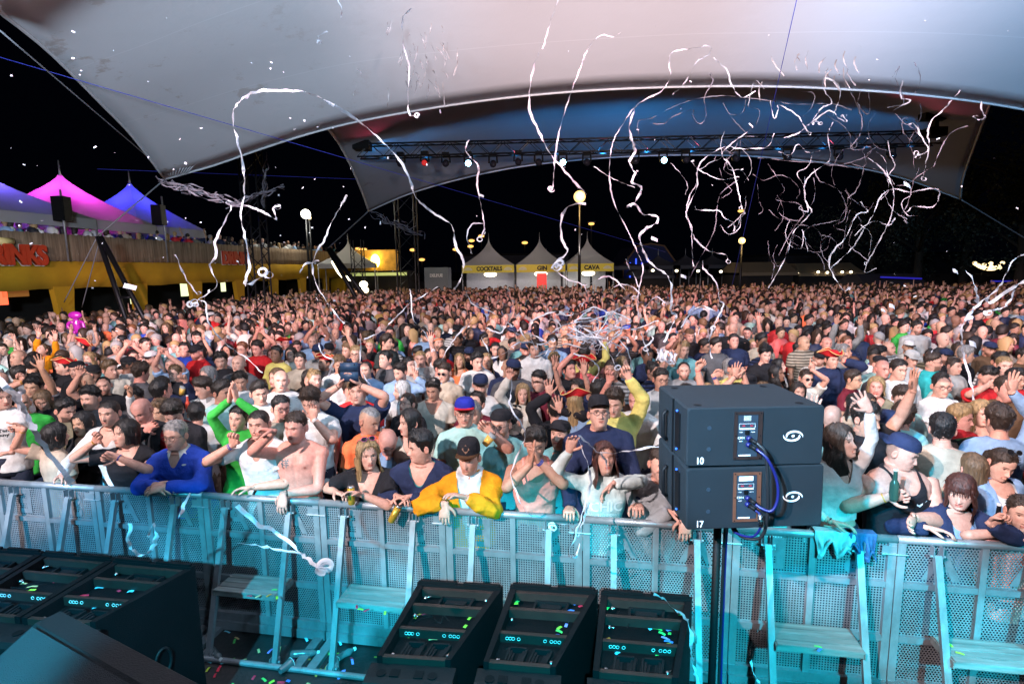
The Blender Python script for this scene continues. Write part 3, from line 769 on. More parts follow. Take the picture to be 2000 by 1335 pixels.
def text(name, body, size, loc, rot, mat, parent=None, ext=.001, sx=1.0, bold=0.0, kern=1.0):
    c = bpy.data.curves.new(name, 'FONT'); c.body = body; c.size = size; c.extrude = ext; c.align_x = 'CENTER'; c.align_y = 'CENTER'; c.offset = bold; c.space_character = kern
    c.materials.append(mat); o = bpy.data.objects.new(name, c); COL.objects.link(o)
    me = bpy.data.meshes.new_from_object(o); me.name = name; bpy.data.objects.remove(o); bpy.data.curves.remove(c)
    if sx != 1.0 and sx < 0:
        me.flip_normals()
    o = bpy.data.objects.new(name, me); COL.objects.link(o)
    o.location = loc; o.rotation_euler = rot; o.scale = (sx, 1, 1)
    if parent: o.parent = parent
    return o
def pieces(name, g, mat, parent, smooth=False):
    n0 = 0; fi = 0; f = g.f
    for vs in g.v:
        n1 = n0 + len(vs); q = G(); fs = []
        while fi < len(f) and f[fi][0] < n1: fs.append(tuple(i - n0 for i in f[fi])); fi += 1
        q.add(vs, fs); link(name, q.mesh(name, mat, smooth), parent); n0 = n1
# ------------------------------------------------------------------ the crowd barrier
PW = 1.04; rang = math.atan2(RD.y, RD.x)
def make_barrier(rnd, letters):
    root = empty('barrier_panel')
    g = G(); g.tube([(.004, 0, 1.18), (PW - .004, 0, 1.18)], .027, 14); link('rail', g.mesh('rail', M['alu']), root)
    g = G()
    for x, wd in ((.028, .050), (PW - .028, .050), (PW / 2, .040)): g.box((x, 0, .62), (wd, .034, 1.08))
    pieces('upright', g, M['alu'], root)
    g = G()
    for z, h in ((.86, .040), (.47, .045)):
        for x0 in (.054, PW / 2 + .021): g.box((x0 + (PW / 2 - .075) / 2, -.002, z), (PW / 2 - .076, .030, h))
    g.box((PW / 2, -.004, .125), (PW - .012, .040, .07)); g.box((PW / 2, -.012, .05), (PW - .012, .06, .075))
    pieces('crossbar', g, M['aludark'], root, False)
    g = G(); g.add([(.05, .008, .1), (PW - .05, .008, .1), (PW - .05, .008, 1.15), (.05, .008, 1.15)], [(0, 1, 2, 3)])
    link('perforated_sheet', g.mesh('perforated_sheet', M['perfrd' if rnd else 'perfsq'], False), root)
    for i, ch in enumerate(letters):
        text('letter', ch, .30, (PW * (.27 if i == 0 else .77), .0035, 1.005), (R(90), 0, 0), M['aludark'], root, .0012, -1.05, .008)
    for fx in (.215, .765):
        x = fx * PW; b_ = empty('brace'); b_.parent = root
        g = G(); top = Vector((x, -.045, 1.10)); ft = Vector((x, -.36, .03)); d = (ft - top).normalized()
        n = Vector((1, 0, 0)); q = d.cross(n).normalized()
        P = []
        for c_ in (ft, top):
            for a, e in ((-1, -1), (1, -1), (1, 1), (-1, 1)): P.append(tuple(c_ + n * a * .021 + q * e * .016))
        g.hexa(P); link('strut', g.mesh('strut', M['alu'], False), b_)
        g = G()
        for sx in (-1, 1): g.box((x + sx * .027, -.036, 1.128), (.006, .045, .075))
        g.tube([(x - .045, -.045, 1.10), (x + .045, -.045, 1.10)], .009, 8)
        for sx in (-1, 1): g.box((x + sx * .028, -.36, .045), (.006, .05, .06))
        g.tube([(x - .045, -.36, .045), (x + .045, -.36, .045)], .010, 8)
        pieces('bracket', g, M['aludark'], b_)
    g = G(); g.tube([(.0, -.385, .022), (PW - .003, -.385, .022)], .022, 10)
    for x in (.06, PW - .06): g.box((x, -.20, .018), (.075, .34, .035))
    link('base_frame', g.mesh('base_frame', M['aludark'], False), root)
    g = G(); x0, x1 = .215 * PW + .024, .765 * PW - .024
    for i in range(4): g.box(((x0 + x1) / 2, -.045 - .062 * i - .02, .525), (x1 - x0, .056, .014))
    g.box(((x0 + x1) / 2, -.262, .505), (x1 - x0, .010, .05)); g.box((x0 - .004, -.15, .50), (.008, .25, .045)); g.box((x1 + .004, -.15, .50), (.008, .25, .045))
    link('step', g.mesh('step', M['wood'], False), root)
    g = G(); g.tube([(PW - .10, -.022, 1.085), (PW - .012, -.022, 1.085)], .008, 8); g.tube([(PW - .10, -.028, 1.085), (PW + .06, -.028, 1.085)], .006, 8); g.box((PW - .05, -.02, 1.11), (.09, .006, .06))
    link('latch', g.mesh('latch', M['alu'], False), root)
    return root
S0 = -.041
BL = ['at the photo\'s left edge, half out of frame', 'under the pale rail by the leftmost fans', 'under the blue sweater man\'s arms', 'under the shirtless man\'s hand', 'under the blond woman holding a can', 'under the yellow jacket man\'s hanging hand',
      'behind the rightmost black subwoofer', 'right of the speaker stack pole, draped jackets above', 'with its step, below the woman in leather jacket', 'running out of the photo at far right']
protos = {}
for i, k in enumerate(range(-1, 9)):
    rnd = [0, 0, 1, 1, 0, 0, 1, 0, 1, 0][i]; key = (rnd,)
    letters = 'EA'[rnd] + 'SA'[rnd]
    if key not in protos: protos[key] = make_barrier(rnd, letters); r = protos[key]
    else: r = copy_tree(protos[key])
    p = Vector((RA.x, RA.y, 0)) + RD * (S0 + k * PW); r.location = p; r.rotation_euler = (0, 0, rang)
    tag(r, 'aluminium crowd barrier panel ' + BL[i], 'crowd barrier', 'crowd barrier panels along the pit')

def rail_pt(px, dz=0.03, off=0.0):
    lo, hi = -3.0, 10.0
    for _ in range(40):
        mid = (lo + hi) / 2; p = Vector((RA.x, RA.y, 1.20)) + RD * mid
        if proj(p)[0] < px: lo = mid
        else: hi = mid
    return Vector((RA.x, RA.y, 1.20 + dz)) + RD * lo + RN * off

# ------------------------------------------------------------------ big line-array cabinets lying in the pit
def sub_cabinet(fl, fr, nl, nr, H, side_handles=False, seed=0):
    """corners of the top face (far-left, far-right, near-left, near-right)"""
    fl, fr, nl, nr = [Vector((p.x, p.y, 0)) for p in (fl, fr, nl, nr)]
    o = (nl + nr) / 2; root = empty('line_array_cabinet', o); rs = random.Random(seed)
    def P(u, v, z): # u 0..1 left-right, v 0 near..1 far
        return tuple((nl.lerp(nr, u)).lerp(fl.lerp(fr, u), v) - o + Vector((0, 0, z)))
    def blk(g, u0, u1, v0, v1, z0, z1): g.hexa([P(u0, v0, z0), P(u1, v0, z0), P(u1, v1, z0), P(u0, v1, z0), P(u0, v0, z1), P(u1, v0, z1), P(u1, v1, z1), P(u0, v1, z1)])
    g = G(); blk(g, 0, 1, 0, 1, 0, H - .075); blk(g, 0, .075, 0, .955, H - .075, H); blk(g, .925, 1, 0, .955, H - .075, H); blk(g, 0, 1, .955, 1.0, H - .075, H + .012); blk(g, .03, .47, .965, .995, H + .012, H + .026); blk(g, .55, .97, .965, .995, H + .012, H + .026)
    link('cabinet', g.mesh('cabinet', M['blk'], False), root)
    # rounded lip and base step at the near side
    g = G(); w = (nr - nl).length; ux = (nr - nl).normalized(); vy = (Vector((0, 0, 1)).cross(ux)) * -1
    def Q(a, d, z): return tuple(nl - o + ux * a + vy * d + Vector((0, 0, z)))
    prof = [(0, 0), (.13, 0), (.16, H - .14), (.155, H - .075), (.135, H - .05), (.10, H - .043), (0.004, H - .04)]
    g.loft([[Q(-.03, d, z) for d, z in prof], [Q(w + .03, d, z) for d, z in prof]], True)
    link('front_lip', g.mesh('front_lip', M['blk2'], False), root)
    g = G()
    for a in (.12, .80):
        g.tube([Q(w * a, .075, H - .041), Q(w * a, .075, H - .036)], .026, 14)
    for a in (.30, .62): g.box(Vector(Q(w * a, .07, H - .040)), (.05, .05, .008), math.atan2(ux.y, ux.x))
    pieces('foot_pad', g, M['blk'], root, False)
    for v in (.93, .68, .36, .02):
        g = G(); blk(g, .078, .922, v - .018, v + .018, H - .012, H - .006); blk(g, .078, .922, v - .021, v - .018, H - .06, H - .006)
        link('cross_bar', g.mesh('cross_bar', M['rust'], False), root)
    g = G()      # handle recess on the far bay
    for (u0, u1, v0, v1, zz) in ((.34, .70, .885, .905, .030), (.34, .70, .745, .765, .03), (.32, .345, .745, .905, .03), (.695, .72, .745, .905, .03)): blk(g, u0, u1, v0, v1, H - .075, H - .075 + zz)
    blk(g, .40, .64, .81, .865, H - .075, H - .052)
    pieces('handle', g, M['blk2'], root, False)
    g = G()      # two horn mouths in the near bay
    for u0, u1 in ((.22, .48), (.54, .80)):
        for k in range(3): a = k * .035; blk(g, u0 + a, u0 + a + .03, .07 + k * .02, .27 - k * .02, H - .075, H - .050 - k * .006); blk(g, u1 - a - .03, u1 - a, .07 + k * .02, .27 - k * .02, H - .075, H - .050 - k * .006)
        blk(g, u0 + .03, u1 - .03, .255, .275, H - .075, H - .045)
    pieces('horn', g, M['blk2'], root, False)
    g = G()
    for u, v in ((.14, .86), (.86, .88), (.13, .60), (.88, .42), (.14, .10), (.86, .12)):
        if rs.random() < .85: c = P(u, v, H - .045); g.ball(c, (.014, .014, .012), 10, 6); g.tube([c, P(u + rs.uniform(-.03, .08), v + rs.uniform(-.03, .03), H - .04)], .005, 6)
    link('locking_pin', g.mesh('locking_pin', M['steel']), root)
    g = G()
    for u in (.17, .21, .25, .32, .66, .74, .79, .84):
        c = Vector(P(u, .338, H - .033)); g.tube([c + Vector((.009 * math.cos(q), 0, .009 * math.sin(q))) for q in np.linspace(0, TAU, 11)], .0013, 5, False)
    pieces('ring_mark', g, M['white'], root, False)
    g = G()
    for _ in range(3):
        a = P(rs.uniform(.12, .5), rs.uniform(.3, .9), H - .07); pts = [Vector(a) + Vector((rs.uniform(-.08, .08), rs.uniform(-.06, .06), rs.uniform(0, .03))) for _ in range(4)]; g.tube(pts, .0018, 5, smooth=4)
    pieces('tether', g, M['blk2'], root, True)
    if side_handles:
        g = G()
        for v in (.34, .56):
            c = (Vector(P(1, v, H * .55))); a = (Vector(P(1, v + .10, H * .55)) - c).normalized()
            pts = [c + Vector((.004, 0, 0)) + a * (.05 * math.cos(q)) + Vector((0, 0, .085 * math.sin(q))) for q in np.linspace(0, TAU, 17)]; g.tube(pts, .010, 6, False)
        pieces('side_handle', g, M['blk2'], root, True)
    root['_P'] = 0
    return root, P, o
HS = .95
cabs = []
def cab(c, H, label, **k):
    r, P, o = sub_cabinet(*[at_h(x, y, H) for x, y in c], H, **k); del r['_P']
    tag(r, label, 'loudspeaker', 'line array cabinets standing in the pit'); cabs.append((P, o, H))
cab([(818, 1136), (982, 1147), (736, 1279), (880, 1288)], HS, 'leftmost of the three black cabinets at bottom centre, tan confetti inside', seed=1)
cab([(998, 1143), (1168, 1154), (944, 1290), (1085, 1302)], HS, 'middle of the three black cabinets at bottom centre', seed=2)
cab([(1174, 1155), (1352, 1168), (1158, 1308), (1325, 1323)], HS, 'rightmost of the three black cabinets at bottom centre, streamer across it', seed=3)
cab([(226, 1093), (381, 1107), (42, 1205), (186, 1214)], 1.08, 'black cabinet at lower left nearest the barrier step, handles on side', side_handles=True, seed=4)
cab([(88, 1080), (224, 1091), (-95, 1192), (38, 1204)], 1.08, 'black cabinet second from the right in the lower left block', seed=5)
cab([(-60, 1068), (86, 1078), (-250, 1180), (-99, 1191)], 1.08, 'black cabinet at the lower left photo edge', seed=6)

# stage monitor wedge, lower left
g = G(); A = at_h(128, 1188, 1.84); B = at_h(470, 1366, 1.84); C = at_h(-120, 1345, 1.84)
dx = (B - A).normalized(); dy = Vector((0, 0, 1)).cross(dx) * -1
wl = (B - A).length + .25
def W_(a, d, z): return tuple(A + dx * a + dy * d + Vector((0, 0, z - 1.84)))
root = empty('monitor_wedge', Vector(A) * 1.0); root.location = (A.x, A.y, 1.4)
def Wl(a, d, z): v = Vector(W_(a, d, z)); return (v.x - A.x, v.y - A.y, v.z - 1.4)
prof = [(.0, 1.4), (.0, 1.82), (.015, 1.84), (.085, 1.84), (.36, 1.70), (.50, 1.60), (.50, 1.40)]
g.loft([[Wl(0, d, z) for d, z in prof], [Wl(wl, d, z) for d, z in prof]][::-1], True)
link('cabinet', g.mesh('cabinet', M['blk2'], False), root)
M['grille'] = simple('speaker_grille', (.006, .009, .014), .6, .2, .3, 4, .8, 320)
g = G(); g.hexa([Wl(.03, .10, 1.836), Wl(wl - .03, .10, 1.836), Wl(wl - .03, .355, 1.706), Wl(.03, .355, 1.706), Wl(.03, .106, 1.848), Wl(wl - .03, .106, 1.848), Wl(wl - .03, .361, 1.718), Wl(.03, .361, 1.718)])
link('grille', g.mesh('grille', M['grille'], False), root)
tag(root, 'dark stage monitor wedge with grille in the bottom left corner', 'stage monitor')

# ------------------------------------------------------------------ speaker stack on a pole (front right)
M['cab'] = simple('textured_black_cabinet', (.012, .019, .025), .7, 0, .15, 6, .6, 420, spec=.22)
M['logo'] = simple('white_logo', (.85, .86, .88), .5, var=.03)
M['frame_o'] = simple('copper_plate_frame', (.20, .075, .045), .45, .4, .2, 20)
M['dial'] = simple('connector_plate', (.030, .045, .065), .4, .2, .2, 20)
M['cableb'] = simple('blue_cable', (.008, .010, .10), .4); M['cablek'] = simple('black_cable', (.012, .012, .014), .4); M['ledb'] = simple('blue_led', (.0, .05, .5), .3, emis=(.05, .2, 1), estr=2)
def swirl(g, cx, z, y, s):
    for k in (0, 1):
        n = 26; out, inn = [], []
        for i in range(n):
            u = i / (n - 1); a = R(200 - 215 * u) + k * math.pi
            rc = s * (.74 + .42 * u * u); w_ = s * .36 * math.sin(math.pi * min(1, u * 1.02)) ** .8 + .0004
            for l_, q in ((out, rc + w_ / 2), (inn, rc - w_ / 2)): l_.append((cx + math.cos(a) * q * 1.25, y, z + math.sin(a) * q * .78))
        g.add(out + inn, [(i, i + 1, n + i + 1, n + i) for i in range(n - 1)])
    g.add([(cx, y, z)] + [(cx + math.cos(q) * s * .22, y, z + math.sin(q) * s * .20) for q in np.linspace(0, TAU, 13)], [(0, i + 1, i + 2) for i in range(12)])
def stack_cab(px0, px1, ty, by, Yf, depth, num, label, orange, cable_lab=None):
    TL, TR, BR, BL_ = at_Y(px0, ty[0], Yf), at_Y(px1, ty[1], Yf), at_Y(px1, by[1], Yf), at_Y(px0, by[0], Yf)
    x0, x1 = (TL.x + BL_.x) / 2, (TR.x + BR.x) / 2; zt = (TL.z + TR.z) / 2; zb = (BL_.z + BR.z) / 2
    W = x1 - x0; Hh = zt - zb - .004
    root = empty('loudspeaker', (x0, Yf, zb))
    ang = math.atan2(TR.z - TL.z, TR.x - TL.x); root.rotation_euler = (0, -ang, 0)
    g = G(); bv = .012; xb0, xb1 = .035, W - .035
    secs = [(0, 0, W, 0, Hh), (bv * 0 + .0, 0, W, 0, Hh)]
    def rr(x0_, x1_, z0_, z1_, y, r_=.010): return [(x0_ + r_, y, z0_), (x1_ - r_, y, z0_), (x1_, y, z0_ + r_), (x1_, y, z1_ - r_), (x1_ - r_, y, z1_), (x0_ + r_, y, z1_), (x0_, y, z1_ - r_), (x0_, y, z0_ + r_)]
    rings = [rr(.006, W - .006, .006, Hh - .006, -.0), rr(0, W, 0, Hh, .007), rr(0, W, 0, Hh, depth * .40), rr(.0, W, 0, Hh, depth - .01), rr(.006, W - .006, .006, Hh - .006, depth)]
    g.loft([r_[::-1] for r_ in rings][::1], True); link('cabinet', g.mesh('cabinet', M['cab'], False), root)
    g = G()                                   # grooves and handle on the left side
    g.box((-.004, depth * .42, Hh * .5), (.010, .010, Hh - .01))
    link('side_seam', g.mesh('side_seam', M['blk'], False), root)
    g = G(); g.box((-.003, depth * .26, Hh * .50), (.012, .07, Hh * .62)); link('side_recess', g.mesh('side_recess', M['blk'], False), root)
    g = G(); g.tube([(-.010, depth * .60, Hh * .14), (-.030, depth * .60, Hh * .2), (-.030, depth * .60, Hh * .62), (-.010, depth * .60, Hh * .7)], .011, 8); pieces('handle', g, M['blk2'], root, True)
    for zz in (.16, .84):
        g = G(); g.ball((-.010, depth * .26, Hh * zz), .006, 8, 6); link('indicator_light', g.mesh('indicator_light', M['ledb']), root)
    g = G()
    for xx in (.07, W - .10):
        for yy in (.06, depth - .08): g.tube([(xx, yy, Hh), (xx, yy, Hh + .002)], .020, 16); g.tube([(xx, yy, Hh + .0005), (xx, yy, Hh + .0035)], .011, 12)
    pieces('foot_socket', g, M['blk'], root, False)
    g = G()
    for zz in (Hh * .30, Hh * .66):
        c = (.112, zz); g.tube([(c[0], .0, c[1]), (c[0], -.0035, c[1])], .0105, 14)
    pieces('bolt', g, M['dial'], root, False)
    # connector plate
    cxp = W * (.447 if orange else .452); z0, z1 = Hh * .14, Hh * .90; pw = .100
    g = G(); fx0, fx1 = cxp - pw / 2 - .018, cxp + pw / 2 + .006
    for bb in (((fx0 + fx1) / 2, z1, fx1 - fx0, .014), ((fx0 + fx1) / 2, z0, fx1 - fx0, .014), (fx0, (z0 + z1) / 2, .015, z1 - z0 + .014), (fx1, (z0 + z1) / 2, .019, z1 - z0 + .014)): g.box((bb[0], -.003, bb[1]), (bb[2], .006 + .001 * (bb[2] < .03), bb[3]))
    pr = link('plate_frame', g.mesh('plate_frame', M['frame_o'] if orange else M['rust'], False), root)
    g = G()
    for zz in (z0, (z0 + z1) / 2, z1):
        for xx in (fx0, fx1): g.tube([(xx, -.006, zz), (xx, -.008, zz)], .0035, 8)
    pieces('screw', g, M['blk'], pr, False)
    g = G(); g.box(((fx0 + fx1) / 2 - .003, -.0005, (z0 + z1) / 2), (fx1 - fx0 - .018, .004, z1 - z0 - .012)); pl = link('connector_plate', g.mesh('connector_plate', M['dial'], False), root)
    cx2 = (fx0 + fx1) / 2 - .005; zt_ = z1 - .02
    def tx(body, sz, x, z, mat='logo'): text('plate_text', body, sz, (x, -.0032, z), (R(90), 0, 0), M[mat], pl, .0002)
    if orange:
        g = G(); g.box((cx2, -.004, zt_ - .006), (.072, .002, .024)); link('paper_label', g.mesh('paper_label', M['logo'], False), pl)
        text('handwriting', 'IN', .022, (cx2, -.0052, zt_ - .006), (R(90), 0, R(0)), M['frame_o'], pl, .0002, -1)
    else:
        for k in range(4): tx('||||||||||||||||||||||', .0065, cx2, zt_ - k * .0065 + .004)
    g = G()
    for a in ((cx2, zt_ - .034, .080, .0008), (cx2, zt_ - .056, .080, .0008), (cx2 - .04, zt_ - .045, .0008, .022), (cx2 + .04, zt_ - .045, .0008, .022), (cx2, zt_ - .062, .078, .004), (cx2 - .008, z0 + .014, .06, .007)): g.box((a[0], -.0032, a[1]), (a[2], .0012, a[3]))
    pieces('printed_line', g, M['logo'], pl, False)
    g = G(); g.box((cx2 - .018, -.0035, zt_ - .045), (.014, .002, .006)); g.box((cx2 + .022, -.0035, zt_ - .045), (.014, .002, .006)); pieces('red_mark', g, simple('red_print', (.4, .03, .05), .5), pl, False)
    tx('SLEEP', .0065, cx2 - .030, zt_ - .078); tx('POWER', .0065, cx2 + .030, zt_ - .078); tx('CRN', .017, cx2 - .028, zt_ - .108); tx('INPUT', .007, cx2 - .028, zt_ - .125)
    g = G(); g.box((cx2, -.005, zt_ - .080), (.020, .006, .020)); g.box((cx2 + .002, -.009, zt_ - .080), (.005, .002, .014)); link('switch', g.mesh('switch', M['blk'], False), pl)
    for zz in (zt_ - .108, zt_ - .140):
        for (xa, ra, mk) in (((0, .014), .0135, 'cableb'), ((.014, .045), .010, 'blk2')):
            g = G(); g.tube([(cx2 + .004 + xa[0] * .6, -xa[0] - .003, zz - xa[0] * .3), (cx2 + .004 + xa[1] * .6, -xa[1] - .003, zz - xa[1] * .3)], ra, 12); link('plug', g.mesh('plug', M[mk]), pl)
    g = G(); swirl(g, W * .775, Hh * .50, -.0025, .035); link('emblem', g.mesh('emblem', M['logo'], False), root)
    text('number', num, .050, (.068, -.0015, .030), (R(90), 0, 0), M['logo'], root, .0004, .82, .0008)
    tag(root, label, 'loudspeaker', 'speaker stack on the pole')
    return root, Vector((x0, Yf, zb)), W, Hh, (cx2, zt_)
YF = 2.66
bot, bo, bW, bH, bc = stack_cab(1342, 1609, (917, 908), (1040, 1026), YF, .54, '17', 'lower black speaker of the stack, marked 17, orange framed plate', True)
topc, to_, tW, tH, tc_ = stack_cab(1342, 1609, (796, 791), (914, 905), YF, .54, '10', 'upper black speaker of the stack, marked 10, brown framed plate', False)
def cabP(o, c, dz, y=-.045): return Vector((o.x + c[0] + .03, o.y + y, o.z + c[1] + dz))
p1 = cabP(to_, tc_, -.150); p0 = cabP(to_, tc_, -.118); q1 = cabP(bo, bc, -.120); q2 = cabP(bo, bc, -.152)
g = G(); g.tube([p1, p1 + Vector((.04, -.04, -.04)), p1 + Vector((.085, -.05, -.14)), (q1 + Vector((.085, -.05, .05))), q1 + Vector((.06, -.045, -.015)), q1 + Vector((.02, -.02, -.012)), q1], .0075, 10, smooth=6)
tag(link('link_cable', g.mesh('link_cable', M['cableb'])), 'blue cable looping between the two stacked speakers', 'cable')
pole_top = Vector((bo.x + bW * .40, YF + .30, bo.z))
g = G(); g.tube([p0, p0 + Vector((.035, -.03, -.05)), p0 + Vector((.050, -.035, -.20)), bo + Vector((bc[0] + .085, -.06, .10)), bo + Vector((bc[0] + .07, -.03, -.03)), bo + Vector((bc[0] + .0, .05, -.06)), bo + Vector((bW * .44, .20, -.05)), pole_top + Vector((.03, -.03, -.15)), pole_top + Vector((.03, -.03, -.9)), Vector((pole_top.x + .03, pole_top.y - .03, .02))], .0085, 10, smooth=6)
tag(link('power_cable', g.mesh('power_cable', M['cablek'])), 'black cable hanging down from the speaker plates along the pole', 'cable')
g = G(); g.tube([q2, q2 + Vector((.02, -.015, -.02)), q2 + Vector((.022, -.02, -.08)), bo + Vector((bc[0] + .03, -.02, -.03)), bo + Vector((bc[0] - .02, .08, -.055)), pole_top + Vector((.045, -.03, -.10)), pole_top + Vector((.04, -.035, -.8)), Vector((pole_top.x + .05, pole_top.y - .035, .02))], .006, 8, smooth=6)
tag(link('signal_cable', g.mesh('signal_cable', M['cableb'])), 'thin blue cable running down beside the speaker pole', 'cable')
g = G(); g.tube([q2 + Vector((.018, -.018, -.012)), q2 + Vector((.022, -.022, -.075))], [.014, .015], 10)
tag(link('cable_tape', g.mesh('cable_tape', M['steel'])), 'silver tape wrapped round the plug under the lower speaker', 'tape')
root = empty('speaker_pole', (pole_top.x, pole_top.y, 0))
g = G(); g.tube([(0, 0, .01), (0, 0, pole_top.z - .002)], .022, 14); link('pole', g.mesh('pole', M['blk2']), root)
g = G(); g.box((0, 0, .008), (.5, .5, .014)); link('base_plate', g.mesh('base_plate', M['blk2'], False), root)
g = G(); g.box((0, 0, pole_top.z - .007), (.16, .16, .008)); link('top_plate', g.mesh('top_plate', M['blk'], False), root)
tag(root, 'black steel pole holding the speaker stack', 'speaker pole')
# coats over the rail right of the stack
M['denim'] = simple('blue_denim', (.035, .10, .24), .85, var=.5, vscale=30, bmp=.5, bscale=30); M['greyc'] = simple('pale_grey_cloth', (.46, .47, .47), .85, var=.25, vscale=12, bmp=.6, bscale=20)
def drape(px0, px1, drop, mat, label, seed, name='jacket'):
    rs = np.random.RandomState(seed); a, b_ = rail_pt(px0, 0), rail_pt(px1, 0); L_ = (b_ - a).length; nu, nv = 60, 40; pts = []; ph = rs.rand(8) * 6
    for j in range(nv):
        v = j / (nv - 1); row = []
        for i in range(nu):
            u = i / (nu - 1); e = .72 + .28 * math.sin(u * 3.0 + ph[0]) * math.sin(u * 7 + ph[5]) ** 2 + .10 * math.sin(u * 11 + ph[6]); s_ = (v - .34) * drop * 1.5 * (e if v > .34 else 1)
            d = max(0, abs(s_) - .035); am = min(1, d / .10)
            f_ = 1 - 2 * abs(math.sin(u * 8 + ph[1] + 1.8 * v + .5 * math.sin(v * 6 + ph[2]))) ** .7; f2 = 1 - 2 * abs(math.sin(u * 17 + ph[3] - 2.5 * v)) ** .8; f3 = math.sin(v * 13 + u * 5 + ph[4])
            off = (-.034 if s_ > 0 else .034) * math.tanh(abs(s_) / .022); z = 1.216 - d * .93
            p = a + RD * (L_ * (u + (u - .5) * (.10 + .25 * math.sin(v * 4 + ph[7])) * am)); q = p + RN * (off - (f_ * .018 + f2 * .010 + f3 * .006 + .016) * am * (1 if s_ > 0 else -1))
            row.append((q.x, q.y, z + (f3 * .008 + .006 * f_) * am))
        pts.append(row)
    g = G(); g.loft(pts, False, closed=False); g.tube([Vector(pts[-4][k]) + Vector((0, 0, .006)) - RN * .012 for k in range(4, nu - 4, 5)], .010, 7, smooth=2)
    o = link(name, g.mesh(name, mat)); md = o.modifiers.new('t', 'SOLIDIFY'); md.thickness = .006
    tag(o, label, 'clothing'); return o
drape(1588, 1668, .30, M['greyc'], 'pale grey jacket draped over the rail beside the speaker stack', 3)
drape(1652, 1708, .26, M['denim'], 'blue denim jacket draped over the rail right of the grey one', 8)
# ------------------------------------------------------------------ canopies
def membrane(name, tint, var=.08):
    m, t, b = nt(name); b.inputs['Roughness'].default_value = .75; b.inputs['Specular IOR Level'].default_value = .2
    st = ramp(t, noise(t, .9, 6, .72), [(.585, (1, 1, 1)), (.64, (.62, .50, .42))])
    tcx = t.nodes.new('ShaderNodeTexCoord'); sxx = t.nodes.new('ShaderNodeSeparateXYZ'); t.links.new(tcx.outputs['Object'], sxx.inputs[0]); mr = t.nodes.new('ShaderNodeMapRange'); mr.inputs[1].default_value = -9; mr.inputs[2].default_value = -2; mr.inputs[3].default_value = 0; mr.inputs[4].default_value = 1; t.links.new(sxx.outputs['X'], mr.inputs[0])
    st = mixc(t, st, (1, 1, 1), mr.outputs[0], 'MIX')
    big = ramp(t, noise(t, .12, 3, .5), [(.35, tuple(x * .92 for x in tint)), (.65, tint)])
    tc = t.nodes.new('ShaderNodeTexCoord'); sx = t.nodes.new('ShaderNodeSeparateXYZ'); t.links.new(tc.outputs['Object'], sx.inputs[0])
    # welded seams every few metres
    md = t.nodes.new('ShaderNodeMath'); md.operation = 'PINGPONG'; md.inputs[1].default_value = 1.25; t.links.new(sx.outputs['Y'], md.inputs[0])
    seam = ramp(t, md.outputs[0], [(0.0, (1.12, 1.12, 1.12)), (.018, (1, 1, 1))])
    c = mixc(t, mixc(t, big, st, .8), seam, 1.0)
    t.links.new(c, b.inputs['Base Color']); bump(t, b, noise(t, 2.2, 4, .6), .15, .05); return m
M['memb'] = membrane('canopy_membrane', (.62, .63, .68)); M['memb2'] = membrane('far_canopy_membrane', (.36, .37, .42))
def coons(far, near, left, right, nu, nv, sag):
    """grid between four boundary point lists"""
    def samp(pl, n):
        pl = [Vector(p) for p in pl]; pts, _ = catmull(pl, [0] * len(pl), 8)
        L_ = [0]
        for a, b_ in zip(pts, pts[1:]): L_.append(L_[-1] + (b_ - a).length)
        out = []
        for i in range(n):
            s_ = L_[-1] * i / (n - 1); j = min(len(pts) - 2, max(0, int(np.searchsorted(L_, s_)) - 1)); out.append(pts[j].lerp(pts[j + 1], min(1, (s_ - L_[j]) / max(1e-9, L_[j + 1] - L_[j]))))
        return out
    F, N, Lf, Rt = samp(far, nu), samp(near, nu), samp(left, nv), samp(right, nv); rows = []
    for j in range(nv):
        v = j / (nv - 1); row = []
        for i in range(nu):
            u = i / (nu - 1)
            p = F[i] * (1 - v) + N[i] * v + Lf[j] * (1 - u) + Rt[j] * u - (F[0] * (1 - u) * (1 - v) + F[-1] * u * (1 - v) + N[0] * (1 - u) * v + N[-1] * u * v)
            p = p + Vector((0, 0, sag * math.sin(u * math.pi) * math.sin(v * math.pi))); row.append(tuple(p))
        rows.append(row)
    return rows
def canopy(label, far, near, left, right, mat, sag, nu=80, nv=40, rope=.03):
    rows = coons(far, near, left, right, nu, nv, sag)
    root = empty('canopy'); g = G(); g.loft(rows, False, closed=False); o = link('membrane', g.mesh('membrane', mat), root)
    md = o.modifiers.new('t', 'SOLIDIFY'); md.thickness = .01
    for e in (rows[0], [r_[0] for r_ in rows], [r_[-1] for r_ in rows]):
        g = G(); g.tube(e, rope, 8); link('edge_rope', g.mesh('edge_rope', M['hem']), root)
    tag(root, label, 'canopy'); return root, rows
M['hem'] = simple('canopy_hem', (.60, .62, .66), .6)
c1 = at_Y(322, 350, 15.5)
farE = [c1, at_Y(420, 322, 15.3), at_Y(500, 294, 15.1), at_Y(600, 262, 14.8), at_Y(700, 237, 14.6), at_Y(850, 210, 14.3), at_Y(1000, 190, 14.1), at_Y(1150, 177, 14), at_Y(1300, 170.5, 14), at_Y(1450, 168.5, 14), at_Y(1600, 172, 14.1), at_Y(1800, 186, 14.3), at_Y(2000, 214, 14.6), at_Y(2250, 270, 15.0), at_Y(2500, 345, 15.6)]
leftE = [c1, at_Y(260, 268, 13.2), at_Y(200, 205, 11.5), at_Y(100, 105, 9.3), at_Y(0, 24, 7.6), at_Y(-180, -110, 5.6), (-9.6, 2.0, 9.0), (-10.6, -4.0, 10.2)]
